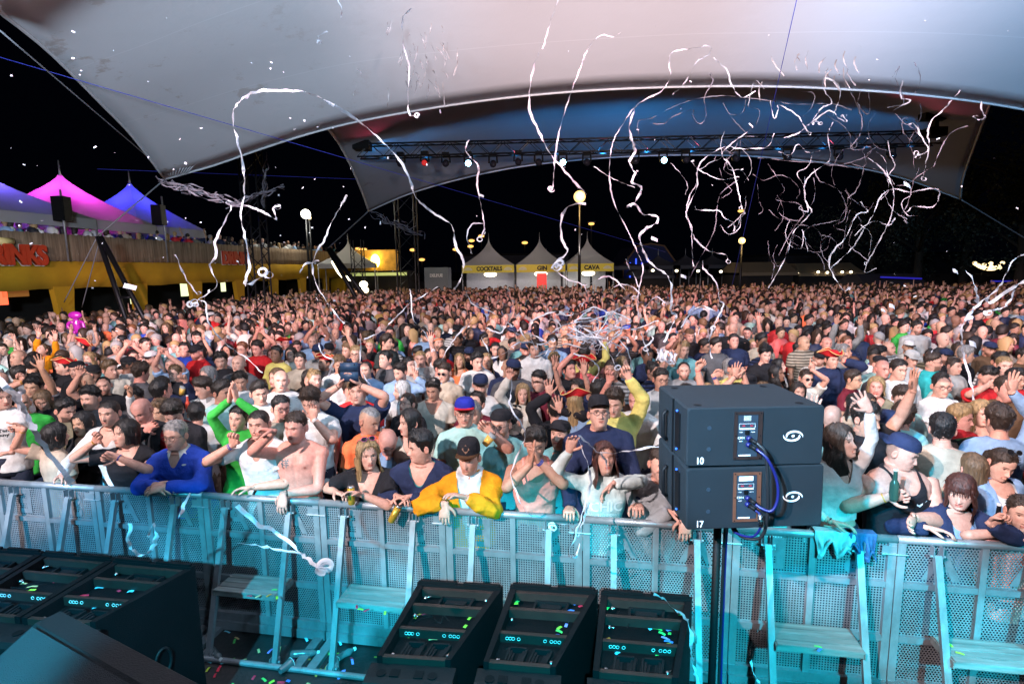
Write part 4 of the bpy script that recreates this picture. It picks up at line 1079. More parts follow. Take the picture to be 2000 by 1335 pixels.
cr_ = Vector(farE[-1]); rightE = [cr_, cr_ + Vector((-1.5, -5, 1.2)), cr_ + Vector((-2.6, -10, 2.6)), Vector((17.5, -4, 10.2))]
nearE = [leftE[-1], (-5, -4, 11.6), (0, -4, 12.6), (6, -4, 12.6), (12, -4, 11.6), rightE[-1]]
canopy('huge pale stretched canopy over the front of the crowd', farE, nearE, leftE, rightE, M['memb'], .7)
# gathered folds at the corner
g = G()
for k in range(9):
    a = at_Y(330 + k * 4.0, 346 - k * .5, 15.35); b_ = at_Y(322 + k * 9.5, 318 - k * 1.0 - abs(k - 4) * 2.0, 14.9); g.tube([a, a.lerp(b_, .5) + Vector((0, -.015, 0)), b_], [.004, .018, .003], 6, smooth=3)
tag(link('corner_fold', g.mesh('corner_fold', M['memb'])), 'gathered folds and fitting at the pale canopy\'s left corner', 'canopy fitting')
Y2 = 27
c2l, c2r = at_Y(720, 412, Y2), at_Y(1876, 389, Y2)
far2 = [c2l, at_Y(800, 378, Y2 - .3), at_Y(900, 349, Y2 - .6), at_Y(1000, 328, Y2 - .9), at_Y(1100, 315, Y2 - 1.1), at_Y(1200, 307, Y2 - 1.2), at_Y(1300, 303, Y2 - 1.2), at_Y(1400, 303, Y2 - 1.2), at_Y(1500, 307, Y2 - 1.1), at_Y(1650, 323, Y2 - .8), at_Y(1770, 350, Y2 - .4), c2r]
left2 = [c2l, at_Y(708, 378, Y2 - 2), at_Y(690, 335, Y2 - 4.5), at_Y(665, 285, Y2 - 7), at_Y(640, 250, Y2 - 9), at_Y(600, 195, Y2 - 11)]
right2 = [c2r, at_Y(1880, 352, Y2 - 2), at_Y(1898, 300, Y2 - 4.5), at_Y(1922, 235, Y2 - 7.5), at_Y(1950, 160, Y2 - 11)]
near2 = [left2[-1], at_Y(900, 120, 15.6), at_Y(1250, 85, 15.4), at_Y(1600, 95, 15.6), right2[-1]]
near2[0] = left2[-1]; near2[-1] = right2[-1]
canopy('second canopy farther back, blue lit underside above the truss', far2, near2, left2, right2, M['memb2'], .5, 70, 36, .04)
# small lit lamps at its seam
M['warm'] = simple('warm_lamp', (.1, .08, .05), .4, emis=(1, .55, .2), estr=9)
# ------------------------------------------------------------------ truss with moving heads
Yt = 20.5; tl, tr_ = at_Y(700, 296, Yt), at_Y(1832, 270, Yt)
root = empty('lighting_truss'); tag(root, 'long black lighting truss hanging under the far canopy', 'lighting truss')
td = (tr_ - tl); tL = td.length; tdn = td.normalized(); w_ = .22
cor = [Vector((0, -w_, w_)), Vector((0, w_, w_)), Vector((0, -w_, -w_)), Vector((0, w_, -w_))]
for q in cor:
    g = G(); g.tube([tl + q, tr_ + q], .030, 8); link('chord', g.mesh('chord', M['trussm']), root)
g = G(); n = 44
for k in range(n):
    a = tl + td * (k / n); b_ = tl + td * ((k + 1) / n)
    for q0, q1 in ((0, 2), (1, 3), (0, 1), (2, 3)):
        A_, B_ = (cor[q0], cor[q1]) if k % 2 else (cor[q1], cor[q0]); g.tube([a + A_, b_ + B_], .014, 5)
link('lattice', g.mesh('lattice', M['trussm'], False), root)
M['lblue'] = simple('lit_blue_lens', (0, .1, .3), .2, emis=(.35, .75, 1.0), estr=38)
M['lens'] = simple('dark_lens', (.02, .02, .03), .08); M['lred'] = simple('red_lens', (.25, .01, .01), .2, emis=(1, .05, .05), estr=.5)
def head(px, py, kind, label):
    p = at_Y(px, py, Yt); r = empty('moving_head_lamp', p)
    g = G(); g.box((0, 0, .30), (.26, .26, .12)); g.tube([(-.14, 0, .26), (-.15, 0, 0)], .03, 6); g.tube([(.14, 0, .26), (.15, 0, 0)], .03, 6); link('yoke', g.mesh('yoke', M['blk'], False), r)
    g = G(); g.tube([(0, .12, .04), (0, .04, 0), (0, -.14, -.06)], [.07, .125, .12], 14); link('lamp_body', g.mesh('lamp_body', M['blk2']), r)
    g = G(); g.tube([(0, -.145, -.062), (0, -.155, -.064)], .10, 14); link('lens', g.mesh('lens', M[kind]), r)
    tag(r, label, 'stage light', 'moving head lamps under the truss')
hl = [(783, 318, 'lens', 'far left'), (830, 316, 'lred', 'second from left, reddish lens'), (871, 318, 'lens', 'left, above the cocktail tent'), (915, 317, 'lblue', 'left one lit bright blue'), (963, 319, 'lens', 'just right of the lit left one'), (1012, 315, 'lens', 'over the middle tent'), (1052, 316, 'lens', 'above the big orange lamp, left'), (1099, 315, 'lblue', 'small middle one lit pale blue'), (1146, 316, 'lens', 'right of the small lit one'), (1240, 313, 'lens', 'left of the brightest blue one'), (1295, 311, 'lblue', 'brightest blue one near the middle'), (1339, 311, 'lens', 'just right of the brightest blue one'), (1436, 308, 'lens', 'right of middle among streamers'), (1537, 306, 'lens', 'behind the streamer tangle'), (1637, 305, 'lens', 'third from right end'), (1740, 303, 'lens', 'near the right end, hanging low')]
for a in hl: head(a[0], a[1], a[2], 'stage lamp under the truss, ' + a[3])
for p, lb in ((tl, 'left'), (tr_, 'right')):
    g = G(); o_ = p + Vector((.15 if lb == 'left' else -.15, 0, 0)); g.box(o_ + Vector((0, 0, .75)), (1.0, .4, .25)); g.box(o_ + Vector((0, 0, .40)), (.14, .2, .6)); g.box(o_ + Vector((0, 0, .2)), (.6, .5, .3))
    tag(link('chain_motor', g.mesh('chain_motor', M['blk'], False)), 'black hoist box standing on the ' + lb + ' end of the truss', 'hoist')
for k in range(13):      # spots added along the truss to colour the membrane blue and red
    q = tl.lerp(tr_, (k + .5) / 13)
    f_ = .36 + .64 * math.sin(math.pi * (k + .5) / 13) ** 1.5
    spot('added_blue_spot', q + Vector((0, .1, -.2)), (q.x, q.y + 4.5, q.z + 1.0), 300 * f_, (.03, .27, .66), 126, 1.0, .1)
    spot('added_red_spot', q + Vector((0, -.1, -.2)), (q.x, q.y - 3.8, q.z + 1.4), 190 * f_ ** 1.6, (.75, .07, .14), 104, 1.0, .1)
# lattice towers
def tower(px, Y, ztop, w2, label):
    base = at_Y(px, 530, Y); base.z = 0; r = empty('lattice_tower', base); g = G()
    cs = [(-w2, -w2), (w2, -w2), (w2, w2), (-w2, w2)]
    for cx_, cy_ in cs: g.tube([(cx_, cy_, 0), (cx_, cy_, ztop)], .035, 6)
    n = int(ztop / (w2 * 2))
    for k in range(n):
        for e in range(4):
            a, b_ = cs[e], cs[(e + 1) % 4]
            if k % 2: a, b_ = b_, a
            g.tube([(a[0], a[1], k * w2 * 2), (b_[0], b_[1], (k + 1) * w2 * 2)], .02, 5)
    link('lattice', g.mesh('lattice', M['trussm'], False), r)
    g = G(); g.box((0, 0, .04), (w2 * 3, w2 * 3, .07)); link('base_plate', g.mesh('base_plate', M['trussm'], False), r)
    tag(r, label, 'truss tower')
tower(505, 22, 9.5, .32, 'tall black lattice tower beside the yellow stand')
tower(797, 30, 10, .5, 'tall black lattice tower left of the cocktail tent')
tower(700, 34, 4.9, .32, 'short lattice tower beside the glowing yellow stall')

# the yellow drinks stand on the left
L0 = Vector((-16.6, 16.2, 0)); L1 = Vector((-14.0, 36.5, 0)); LD = (L1 - L0).normalized(); LN = Vector((-LD.y, LD.x, 0)) # points away from the crowd (left)
lrot = math.atan2(LD.y, LD.x)
def onfac(px, py, off=0.0):
    r_ = ray(px, py); o = L0 + LN * off; t_ = (o - CAM).dot(LN) / r_.dot(LN); return CAM + r_ * t_
def lv(u, w_, z): return tuple(L0 + LD * u + LN * w_ + Vector((0, 0, z)))
M['yel'] = simple('yellow_fabric', (.48, .27, .006), .95, var=.2, vscale=1.2, bmp=.5, bscale=2.5)
m, t, b = nt('reed_screen'); b.inputs['Roughness'].default_value = .9
c = ramp(t, noise(t, 9, 5, .7, stretch=(1.4, 1.4, .06)), [(.3, (.10, .066, .040)), (.5, (.25, .175, .115)), (.75, (.36, .27, .19))])
t.links.new(c, b.inputs['Base Color']); bump(t, b, noise(t, 16, 3, .6, stretch=(2, 2, .05)), .9, .03); M['reed'] = m
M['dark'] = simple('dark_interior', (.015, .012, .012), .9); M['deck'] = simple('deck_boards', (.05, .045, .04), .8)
stand = empty('drinks_stand', L0, lrot); tag(stand, 'yellow two-storey drinks stand with reed balcony on the left', 'drinks stand')
def S(u, w_, z): return (u, w_, z)
Lg = 27.0
U0 = -5.0
g = G(); 
rows = [[], [], [], [], []]
for k in range(120):
    u = U0 + (Lg - U0) * k / 119; sw = .03 * math.sin(u * 2.1) + .02 * math.sin(u * 5.3)
    z0 = 2.52 + .02 * math.sin(u * 3)
    for r_, (w_, z) in zip(rows, ((0.0, 3.50), (-.10 + sw, 3.46), (-.14 + sw, 3.0), (-.12 + sw, z0), (.1, z0 + .02))): r_.append(S(u, w_, z))
g.loft(rows[::-1], False, closed=False); link('yellow_awning', g.mesh('yellow_awning', M['yel']), stand)
for k in range(9):
    u = -3.4 + k * 3.4; g = G(); g.loft([[S(u - .22 - .18 * q, -.16, 0 + 2.6 * (q ** .5)), S(u + .22 + .18 * q, -.16, 2.6 * q ** .5), S(u + .22 + .18 * q, .05, 2.6 * q ** .5), S(u - .22 - .18 * q, .05, 2.6 * q ** .5)] for q in (0, .25, .6, 1)], True); link('fabric_pillar', g.mesh('fabric_pillar', M['yel'], False), stand)
g = G(); g.box(((Lg + U0) / 2, 2.4, 3.14), (Lg - U0, 4.9, .10)); link('upper_floor', g.mesh('upper_floor', M['deck'], False), stand)
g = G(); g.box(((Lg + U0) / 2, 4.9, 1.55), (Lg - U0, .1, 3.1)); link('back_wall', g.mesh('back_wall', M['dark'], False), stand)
g = G(); ur = Lg - .3; rowa = []
for z in (3.50, 3.8, 4.15, 4.46): rowa.append([S(U0 + (ur - U0) * k / 260, -.05 - .018 * math.sin(k * 1.7) - .02 * math.sin(k * .31), z + (.02 * math.sin(k * 2.3) if z in (3.5, 4.46) else 0)) for k in range(261)])
g.loft(rowa, False, closed=False); o = link('reed_screen', g.mesh('reed_screen', M['reed']), stand); md = o.modifiers.new('t', 'SOLIDIFY'); md.thickness = .03; md.offset = -1
g = G()
for k in range(40): g.box((U0 + .4 + k * .8, .05, 3.8), (.05, .05, 1.25))
g.box(((Lg + U0) / 2, .05, 4.40), (Lg - U0, .06, .05)); link('railing', g.mesh('railing', M['trussm'], False), stand)
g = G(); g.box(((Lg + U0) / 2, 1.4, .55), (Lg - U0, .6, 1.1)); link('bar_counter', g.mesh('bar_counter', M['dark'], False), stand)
g = G(); g.box((Lg + .6, .4, 1.6), (1.6, 1.2, 3.2), 0); link('end_panel', g.mesh('end_panel', M['yel'], False), stand)
M['redsign'] = simple('red_sign_letters', (.55, .045, .015), .5, bmp=.1); M['orange'] = simple('orange_panel', (.5, .2, .03), .6, emis=(1, .35, .08), estr=.16)
M['warmw'] = simple('warm_white_light', (.2, .2, .1), .5, emis=(.9, 1, .55), estr=1.4); M['redl'] = simple('red_light', (.3, .02, .01), .5, emis=(1, .12, .05), estr=2.2)
for px, py, sx_, sz_, mk, lb in ((90/3.333, 564, .9, .55, 'orange', 'orange lit menu board under the yellow awning'), (2, 572, .3, .8, 'redl', 'red glowing fridge edge at the far left under the awning'), (262, 575, .35, .8, 'warmw', 'bright narrow light in the stand beside the mast'), (363, 563, .6, .75, 'warmw', 'bright lit fridge under the yellow awning'), (436, 560, .25, .5, 'warmw', 'small bright light under the awning near the tower')):
    p = onfac(px, py, .9); g = G(); g.box((0, 0, 0), (.12, sx_, sz_)); o = link('lit_panel', g.mesh('lit_panel', M[mk], False), None, loc=p, rotz=lrot - math.pi / 2 + R(90)); o.rotation_euler = (0, 0, lrot + R(90)); tag(o, lb, 'lit panel')
def sign(word, px0, py0, pyb, Yoff, label, size, kern=.92):
    p = onfac(px0, (py0 + pyb) / 2, -.28); r = empty('sign', p, lrot)
    t1 = text('letters', word, size, (0, 0, 0), (R(90), 0, 0), M['redsign'], r, .05, .80, size * .045, kern)
    t2 = text('letter_backing', word, size, (.02, .07, -.01), (R(90), 0, 0), M['white'], r, .012, .80, size * .065, kern)
    tag(r, label, 'sign'); return r
sign('DRINKS', 24, 478, 520, 0, 'red block-letter DRINKS sign on the reed screen, nearest', .88)
sign('DRINKS', 462, 489, 521, 0, 'smaller-looking red DRINKS sign farther along the reed screen', .88)
g = G(); p = onfac(9, 471, -.2); g.tube([(-.22, 0, 0), (.22, 0, 0)], .12, 14); o = link('barrel_ornament', g.mesh('barrel_ornament', simple('pale_yellow_barrel', (.75, .6, .25), .5))); o.location = p; o.rotation_euler = (0, 0, lrot); tag(o, 'small pale yellow and white cylinder above the DRINKS sign', 'sign ornament')
# ------------------------------------------------------------------ pagoda tents
def tentm(name, col):
    m = simple(name, col, .7, var=.12, vscale=.8, bmp=.15, bscale=4); t = m.node_tree; tr = t.nodes.new('ShaderNodeBsdfTranslucent'); tr.inputs[0].default_value = (*col, 1); mx = t.nodes.new('ShaderNodeMixShader'); mx.inputs[0].default_value = .45
    t.links.new(t.nodes['Principled BSDF'].outputs[0], mx.inputs[1]); t.links.new(tr.outputs[0], mx.inputs[2]); t.links.new(mx.outputs[0], t.nodes['Material Output'].inputs[0]); return m
M['tent'] = tentm('white_tent_fabric', (.62, .61, .62))
def pagoda(loc, rz, w_, ze, zp, mat, label, group, val=.3, k=1.9, mast=True, finmat=None):
    r = empty('pagoda_tent', loc, rz); g = G(); n = 12; rings = []
    for i in range(n):
        u = i / (n - 1); e = w_ / 2 * ((1 - u) ** k * .97 + .03 * (1 - u)) + .03; z = ze + (zp - ze) * u
        ring = []
        for c_ in range(4):
            a0 = [(-1, -1), (1, -1), (1, 1), (-1, 1)][c_]; a1 = [(1, -1), (1, 1), (-1, 1), (-1, -1)][c_]
            for q in range(4): tt_ = q / 4; ring.append(((a0[0] + (a1[0] - a0[0]) * tt_) * e, (a0[1] + (a1[1] - a0[1]) * tt_) * e, z))
        rings.append(ring)
    g.loft(rings, True); link('roof', g.mesh('roof', mat, False), r)
    for s_ in ((0, -1), (1, 0), (0, 1), (-1, 0)):
        g = G(); g.box((s_[0] * (w_ / 2 + .02), s_[1] * (w_ / 2 + .02), ze - val / 2), (.03 if s_[0] else w_, .03 if s_[1] else w_, val)); link('valance', g.mesh('valance', mat, False), r)
    for a in (-1, 1):
        for b_ in (-1, 1): g = G(); g.tube([(a * w_ / 2, b_ * w_ / 2, 0 if loc[2] < 1 else 0), (a * w_ / 2, b_ * w_ / 2, ze)], .04, 6); link('leg', g.mesh('leg', M['alu']), r)
    if mast: g = G(); g.tube([(0, 0, zp - .3), (0, 0, zp + .55)], [.05, .02], 6); link('finial', g.mesh('finial', M['alu']), r)
    tag(r, label, 'tent', group); return r
for px, lb, i in ((-28, 'blue lit pagoda tent on the balcony at the left photo edge', 0), (136, 'magenta lit pagoda tent on the balcony', 1), (268, 'small deep blue lit pagoda tent at the balcony\'s far end', 2)):
    u = [2.7 - .6, 7.2, 12.3][i]; p = L0 + LD * 0
    pp = onfac(px, 500, 2.6); loc = Vector((pp.x, pp.y, 3.19))
    pk = proj(loc); pagoda(tuple(loc), lrot, [4.6, 4.4, 4.2][i], 1.95, at_Y(px, [326, 340, 357][i], loc.y).z - 3.19, M['tent'], lb, 'tents on the balcony', .38, 1.35)
    ll = bpy.data.lights.new('tent_uplight', 'POINT'); ll.energy = [200, 260, 240][i]; ll.color = [(.14, .10, 1), (1, .04, .85), (.03, .03, 1)][i]; ll.shadow_soft_size = .1
    lo = bpy.data.objects.new('tent_uplight', ll); COL.objects.link(lo); lo.location = loc + Vector((0, 0, 2.75)); lo['kind'] = 'helper'
    l2 = bpy.data.lights.new('tent_inner_light', 'POINT'); l2.energy = 25; l2.color = [(.6, .1, 1), (1, .08, .9), (.05, .05, 1)][i]; l2.shadow_soft_size = .2
    lo = bpy.data.objects.new('tent_inner_light', l2); COL.objects.link(lo); lo.location = loc + Vector((0, 0, 1.6)); lo['kind'] = 'helper'
# speakers on scaffold poles at the balcony
for (px, py, Y_), (px2, yt, yb), lb in (((121, 408, 0), (126, 385, 510), 'black speaker on a pole before the magenta tent'), ((310, 420, 0), (320, 398, 512), 'black speaker on a pole before the blue tent')):
    p = onfac(px, py, -.3); g = G(); g.box((0, 0, 0), (.42, .38, .85)); g.box((0, -.2, 0), (.36, .02, .78)); o = link('balcony_speaker', g.mesh('balcony_speaker', M['blk2'], False), loc=p, rotz=lrot - R(80)); tag(o, lb, 'loudspeaker', 'speakers on balcony poles')
    a, b_ = onfac(px2 - 6, yt - 15, -.45), onfac(px2 + 8, yb, -.45); g = G(); g.tube([Vector((b_.x, b_.y, a.z)), b_], .035, 8); tag(link('scaffold_pole', g.mesh('scaffold_pole', M['alu'])), 'grey scaffold tube behind the ' + lb[6:], 'pole', 'scaffold tubes on the stand')
# A-frame mast
pA = at_Y(190, 462, 17.0); r = empty('guy_mast', (pA.x, pA.y, 0)); 
for a, b_ in ((.02, 1.12), (.10, 2.0)):
    g = G(); g.tube([(a, 0, pA.z), (b_, -.2, 0)], .075, 8); link('leg', g.mesh('leg', M['trussm']), r)
for q in (.45, .75):
    g = G(); g.tube([(.02 + 1.1 * q, -.2 * q, pA.z * (1 - q)), (.10 + 1.9 * q, -.2 * q, pA.z * (1 - q))], .04, 6); link('crossbar', g.mesh('crossbar', M['trussm']), r)
tag(r, 'black leaning two-legged mast anchoring the canopy guy rope', 'mast')
pB = at_Y(640, 485, 30.0); r = empty('guy_mast', (pB.x, pB.y, 0))
for a, b_ in ((0, 2.2), (.1, 3.0)): g = G(); g.tube([(a, 0, pB.z), (b_, 0, 0)], .12, 8); link('leg', g.mesh('leg', M['trussm']), r)
tag(r, 'dark leaning mast in front of the pale tent by the yellow stand', 'mast')
M['rope'] = simple('guy_rope', (.25, .26, .30), .7); M['ropeb'] = simple('blue_light_cord', (.02, .03, .3), .6, emis=(.08, .10, 1.0), estr=.12)
def rope(a, b_, rad, label, mat='rope', sag=0.0):
    a, b_ = Vector(a), Vector(b_); pts = [a.lerp(b_, q / 12) - Vector((0, 0, sag * math.sin(math.pi * q / 12))) for q in range(13)]
    g = G(); g.tube(pts, rad, 6); tag(link('rope', g.mesh('rope', M[mat])), label, 'rope', 'ropes and cords')
rope(c1, pA, .02, 'guy rope from the canopy corner to the leaning mast'); rope(pA, onfac(125, 590, -1.2), .015, 'guy rope running left down from the leaning mast'); rope(pA + Vector((.1, 0, 0)), onfac(160, 600, -1.2), .015, 'steep guy rope just below the leaning mast')
rope(c2l, pB, .03, 'guy rope from the far canopy corner to the dark mast'); rope(c2r, at_Y(2010, 470, 28), .03, 'guy rope from the far canopy right corner')
rope(at_Y(0, 112, 9), at_Y(1300, 492, 30), .006, 'thin blue cord crossing from upper left towards the tents', 'ropeb'); rope(at_Y(0, 60, 8), c1 + Vector((-.3, 0, .5)), .012, 'thin dark cord left of the pale canopy edge')
rope(at_Y(1556, 0, 8.5), at_Y(1430, 556, 24), .006, 'thin blue cord hanging steeply past the smaller orange lamp', 'ropeb'); rope(at_Y(190, 330, 20), at_Y(700, 350, 26), .007, 'faint blue cord above the pagoda tents', 'ropeb')
# ------------------------------------------------------------------ back row of tents
Yb = 45.0
M['signy'] = simple('yellow_valance', (.60, .46, .05), .6, emis=(.8, .6, .05), estr=.12); M['bk'] = simple('black_print', (.01, .01, .01), .6); M['cream'] = simple('pale_print', (.7, .65, .45), .6)
M['wallw'] = simple('white_tent_wall', (.6, .62, .66), .7)
M['bulb'] = simple('warm_bulb', (.3, .3, .2), .4, emis=(1, .85, .55), estr=7)
for i, (x0, x1, pk, word) in enumerate(((903, 1004, 942, 'COCKTAILS'), (1009, 1104, 1046, 'GIN'), (1108, 1198, 1156, 'CAVA'))):
    a, b_ = at_Y(x0, 532, Yb - i * .6), at_Y(x1, 531, Yb - i * .6); c_ = (a + b_) / 2; wd = b_.x - a.x
    zp = at_Y(pk, 465, Yb).z
    r = pagoda((c_.x, c_.y + wd / 2, 0), 0, wd, 3.35, zp, M['tent'], 'white pagoda bar tent with yellow %s valance' % word, 'bar tents at the back', .1, 1.75)
    g = G(); g.box((0, -wd / 2 - .07, 3.02), (wd, .05, .62)); vv = link('sign_band', g.mesh('sign_band', M['signy'], False), r)
    text('letters', word, .46, (.1, -wd / 2 - .11, 3.02), (R(90), 0, 0), M['bk'], vv, .01, 1.0 if len(word) < 6 else .85, .022)
    for sx in (-1, 1):
        g = G(); ex = sx * (wd / 2 - .5)
        for kk in range(3): g.add([(ex + math.cos(q) * (.34 - .09 * kk), -wd / 2 - .10 - .004 * kk, 2.90 + .0 * kk + math.sin(q) * (.26 - .07 * kk)) for q in np.linspace(0, math.pi, 14)], [tuple(range(14))])
        pieces('emblem', g, M['cream'], vv)
    g = G(); g.box((0, wd / 2, 1.4), (wd, .04, 2.8)); link('back_wall', g.mesh('back_wall', M['wallw'], False), r)
    g = G(); g.box((0, -wd / 2 + .3, .55), (wd, .5, 1.1)); link('counter', g.mesh('counter', M['wallw'], False), r)
    g = G(); g.ball((.1, 0, 2.55), (.55, .22, .22), 12, 8); link('hanging_lamp', g.mesh('hanging_lamp', M['bulb']), r)
    ll = bpy.data.lights.new('bar_light', 'POINT'); ll.energy = 48; ll.color = [(.85, .75, 1), (.9, .9, 1), (.8, .9, 1)][i]; ll.shadow_soft_size = .3; lo = bpy.data.objects.new('bar_light', ll); COL.objects.link(lo); lo.location = (c_.x, c_.y + .5 + wd / 4, 2.2); lo['kind'] = 'helper'
    l3 = bpy.data.lights.new('ground_flood', 'SPOT'); l3.energy = 650; l3.color = (1, .82, .70); l3.spot_size = R(70); lo = bpy.data.objects.new('ground_flood', l3); COL.objects.link(lo); lo.location = (c_.x - 2, c_.y - 11, 4.5); lo.rotation_euler = (Vector((c_.x, c_.y, 4.4)) - lo.location).to_track_quat('-Z', 'Y').to_euler(); lo['kind'] = 'helper'
p = at_Y(1058, 552, Yb - 2); g = G(); g.box((0, 0, 0), (.75, .6, 1.5)); g.box((0, -.31, -.3), (.55, .02, .4)); o = link('drinks_fridge', g.mesh('drinks_fridge', simple('red_fridge', (.6, .02, .02), .4, emis=(1, .05, .03), estr=.6), False), loc=p); tag(o, 'red drinks fridge glowing inside the GIN tent', 'fridge')
# other stalls
def stall(px0, px1, ytop, Y_, label, matn, emis_c=None):
    a, b_ = at_Y(px0, ytop, Y_), at_Y(px1, ytop, Y_); r = empty('market_stall', ((a.x + b_.x) / 2, Y_, 0)); wd = b_.x - a.x
    g = G(); g.hexa([(-wd / 2, 0, a.z - .8), (wd / 2, 0, a.z - .8), (wd / 2, 4, a.z - .8), (-wd / 2, 4, a.z - .8), (-wd / 2 + .3, 1.4, a.z), (wd / 2 - .3, 1.4, a.z), (wd / 2 - .3, 2.6, a.z), (-wd / 2 + .3, 2.6, a.z)]); link('roof', g.mesh('roof', M[matn], False), r)
    g = G(); g.box((0, -.02, a.z - .92), (wd, .05, .24)); link('valance', g.mesh('valance', M[matn], False), r)
    g = G(); g.box((0, 2, (a.z - 1) / 2), (wd - .4, 3.4, a.z - 1)); link('booth', g.mesh('booth', M['dark'], False), r)
    tag(r, label, 'stall'); return r
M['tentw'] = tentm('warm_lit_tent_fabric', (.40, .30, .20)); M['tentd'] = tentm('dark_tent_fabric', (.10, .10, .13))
stall(1445, 1560, 512, 42, 'low pale marquee right of the smaller orange lamp', 'tentw'); stall(1562, 1690, 514, 44, 'long low marquee roof farther right, strung with bulbs', 'tentw')
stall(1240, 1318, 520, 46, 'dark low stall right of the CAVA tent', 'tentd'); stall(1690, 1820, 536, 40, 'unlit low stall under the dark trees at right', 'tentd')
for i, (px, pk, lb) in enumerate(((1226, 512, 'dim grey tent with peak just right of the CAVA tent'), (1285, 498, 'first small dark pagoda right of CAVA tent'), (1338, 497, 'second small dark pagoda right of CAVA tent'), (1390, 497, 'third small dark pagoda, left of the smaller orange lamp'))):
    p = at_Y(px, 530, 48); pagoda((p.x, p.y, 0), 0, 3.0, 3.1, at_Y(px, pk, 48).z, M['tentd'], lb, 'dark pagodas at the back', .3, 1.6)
p = at_Y(682, 520, 38); pagoda((p.x, p.y, 0), .2, 3.6, 3.5, at_Y(682, 472, 38).z, M['tent'], 'pale pagoda tent beside the dark leaning mast', 'bar tents at the back', .3, 1.7)
# glowing yellow stall with lamp, and DELRUE box
p = at_Y(736, 545, 40); r = empty('market_stall', (p.x, p.y, 0)); g = G(); g.box((0, 2, 1.5), (4.4, 3.4, 3.0)); link('booth', g.mesh('booth', M['dark'], False), r); g = G(); g.box((0, .1, 3.75), (3.2, .2, 1.5)); link('painted_front', g.mesh('painted_front', simple('orange_painted_front', (.55, .30, .05), .6, var=.6, vscale=2), False), r)
g = G(); g.box((0, .0, 2.75), (4.4, .1, .22)); link('light_strip', g.mesh('light_strip', simple('yellow_strip_light', (.3, .3, .1), .5, emis=(.8, .9, .3), estr=.5), False), r)
g = G(); g.ball((0, -.2, 3.7), (.34, .2, .50), 12, 8); link('glowing_lamp', g.mesh('glowing_lamp', simple('yellow_lamp', (.4, .3, .1), .4, emis=(1, .75, .12), estr=14)), r)
ll = bpy.data.lights.new('stall_lamp', 'POINT'); ll.energy = 150; ll.color = (1, .72, .2); ll.shadow_soft_size = .5; lo = bpy.data.objects.new('stall_lamp', ll); COL.objects.link(lo); lo.location = (p.x, p.y - 1.2, 4.2); lo['kind'] = 'helper'
tag(r, 'orange market stall with a glowing yellow lamp', 'stall')
p = at_Y(852, 541, 44); r = empty('container_bar', (p.x, p.y, 0)); g = G(); g.box((0, 1.2, 1.6), (1.9, 2.4, 3.2)); link('box', g.mesh('box', simple('grey_container', (.22, .25, .27), .6), False), r); text('letters', 'DELRUE', .34, (.0, -.02, 2.55), (R(90), 0, 0), M['white'], r, .01, .85, .02); tag(r, 'grey container bar lettered DELRUE left of the cocktail tent', 'bar')
# blue lit hall behind
p = at_Y(1270, 520, 70); r = empty('hall', (p.x, p.y, 0)); zt = at_Y(1255, 476, 70).z; hw = at_Y(1300, 520, 70).x - p.x + 1.5
g = G(); pr = [(-hw, 0), (-hw, zt * .55), (-hw * .5, zt * .95), (0, zt), (hw * .5, zt * .95), (hw, zt * .55), (hw, 0)]
g.loft([[(x, y_, z) for x, z in pr] for y_ in (0, 10)], True); link('wall', g.mesh('wall', simple('dark_blue_wall', (.02, .03, .12), .7), False), r)
g = G(); g.tube([(x, -.05, z) for x, z in pr], .12, 6); link('roof_edge', g.mesh('roof_edge', simple('brown_edge', (.3, .16, .08), .6)), r)
g = G()
for k in range(5): g.box((-hw * .75 + k * .75, -.12, zt * .42), (.16, .1, 2.2 + (k % 2)))
pieces('blue_neon', g, simple('blue_neon_tube', (.0, .0, .3), .4, emis=(.05, .12, 1), estr=1.6), r); tag(r, 'dark hall with blue neon strips behind the tents', 'building')
# dark building far left behind tents
for a in ((905, 1110, 500, 75, 'long dark warehouse low on the horizon behind the bar tents'), (1500, 1900, 500, 80, 'dark building far away behind the marquees')):
    q0, q1 = at_Y(a[0], a[2], a[3]), at_Y(a[1], a[2], a[3]); r = empty('warehouse', ((q0.x + q1.x) / 2, a[3], 0)); g = G(); g.box((0, 5, q0.z / 2), (q1.x - q0.x, 10, q0.z)); link('wall', g.mesh('wall', M['tentd'], False), r); g = G(); g.box((0, 5, q0.z + .12), (q1.x - q0.x + .6, 10.4, .24)); link('roof', g.mesh('roof', M['dark'], False), r); tag(r, a[4], 'building')
# ------------------------------------------------------------------ lamps
def lamp(px, py, Y_, r_, col, estr, label, pole=True, kind='globe', power=0):
    p = at_Y(px, py, Y_); r = empty('street_lamp', (p.x, p.y, 0)); mt_ = simple('lamp_glow', (.2, .15, .1), .4, emis=col, estr=estr)
    g = G()
    g.ball((0, 0, p.z), r_ if kind == 'globe' else (r_ * 1.3, r_, r_ * .6), 16, 12); link('lamp', g.mesh('lamp', mt_), r)
    g = G(); g.tube([(0, 0, 0), (0, 0, p.z - r_ * .6)], [.11, .06], 8); link('post', g.mesh('post', M['trussm']), r)
    if kind != 'globe': g = G(); g.box((0, 0, p.z + r_ * .7), (r_ * 3, r_ * 2, .08)); link('hood', g.mesh('hood', M['trussm'], False), r)
    tag(r, label, 'street lamp', 'lamps behind the festival ground')
    if power:
        l_ = bpy.data.lights.new('lamp_light', 'POINT'); l_.energy = power; l_.color = col; l_.shadow_soft_size = r_; o = bpy.data.objects.new('lamp_light', l_); COL.objects.link(o); o.location = p + Vector((0, -r_ * 1.3, 0)); o['kind'] = 'helper'
lamp(1132, 384, 34, .36, (1, .60, .20), 2.3, 'big round orange-white lamp on a tall pole above the CAVA tent', power=900)
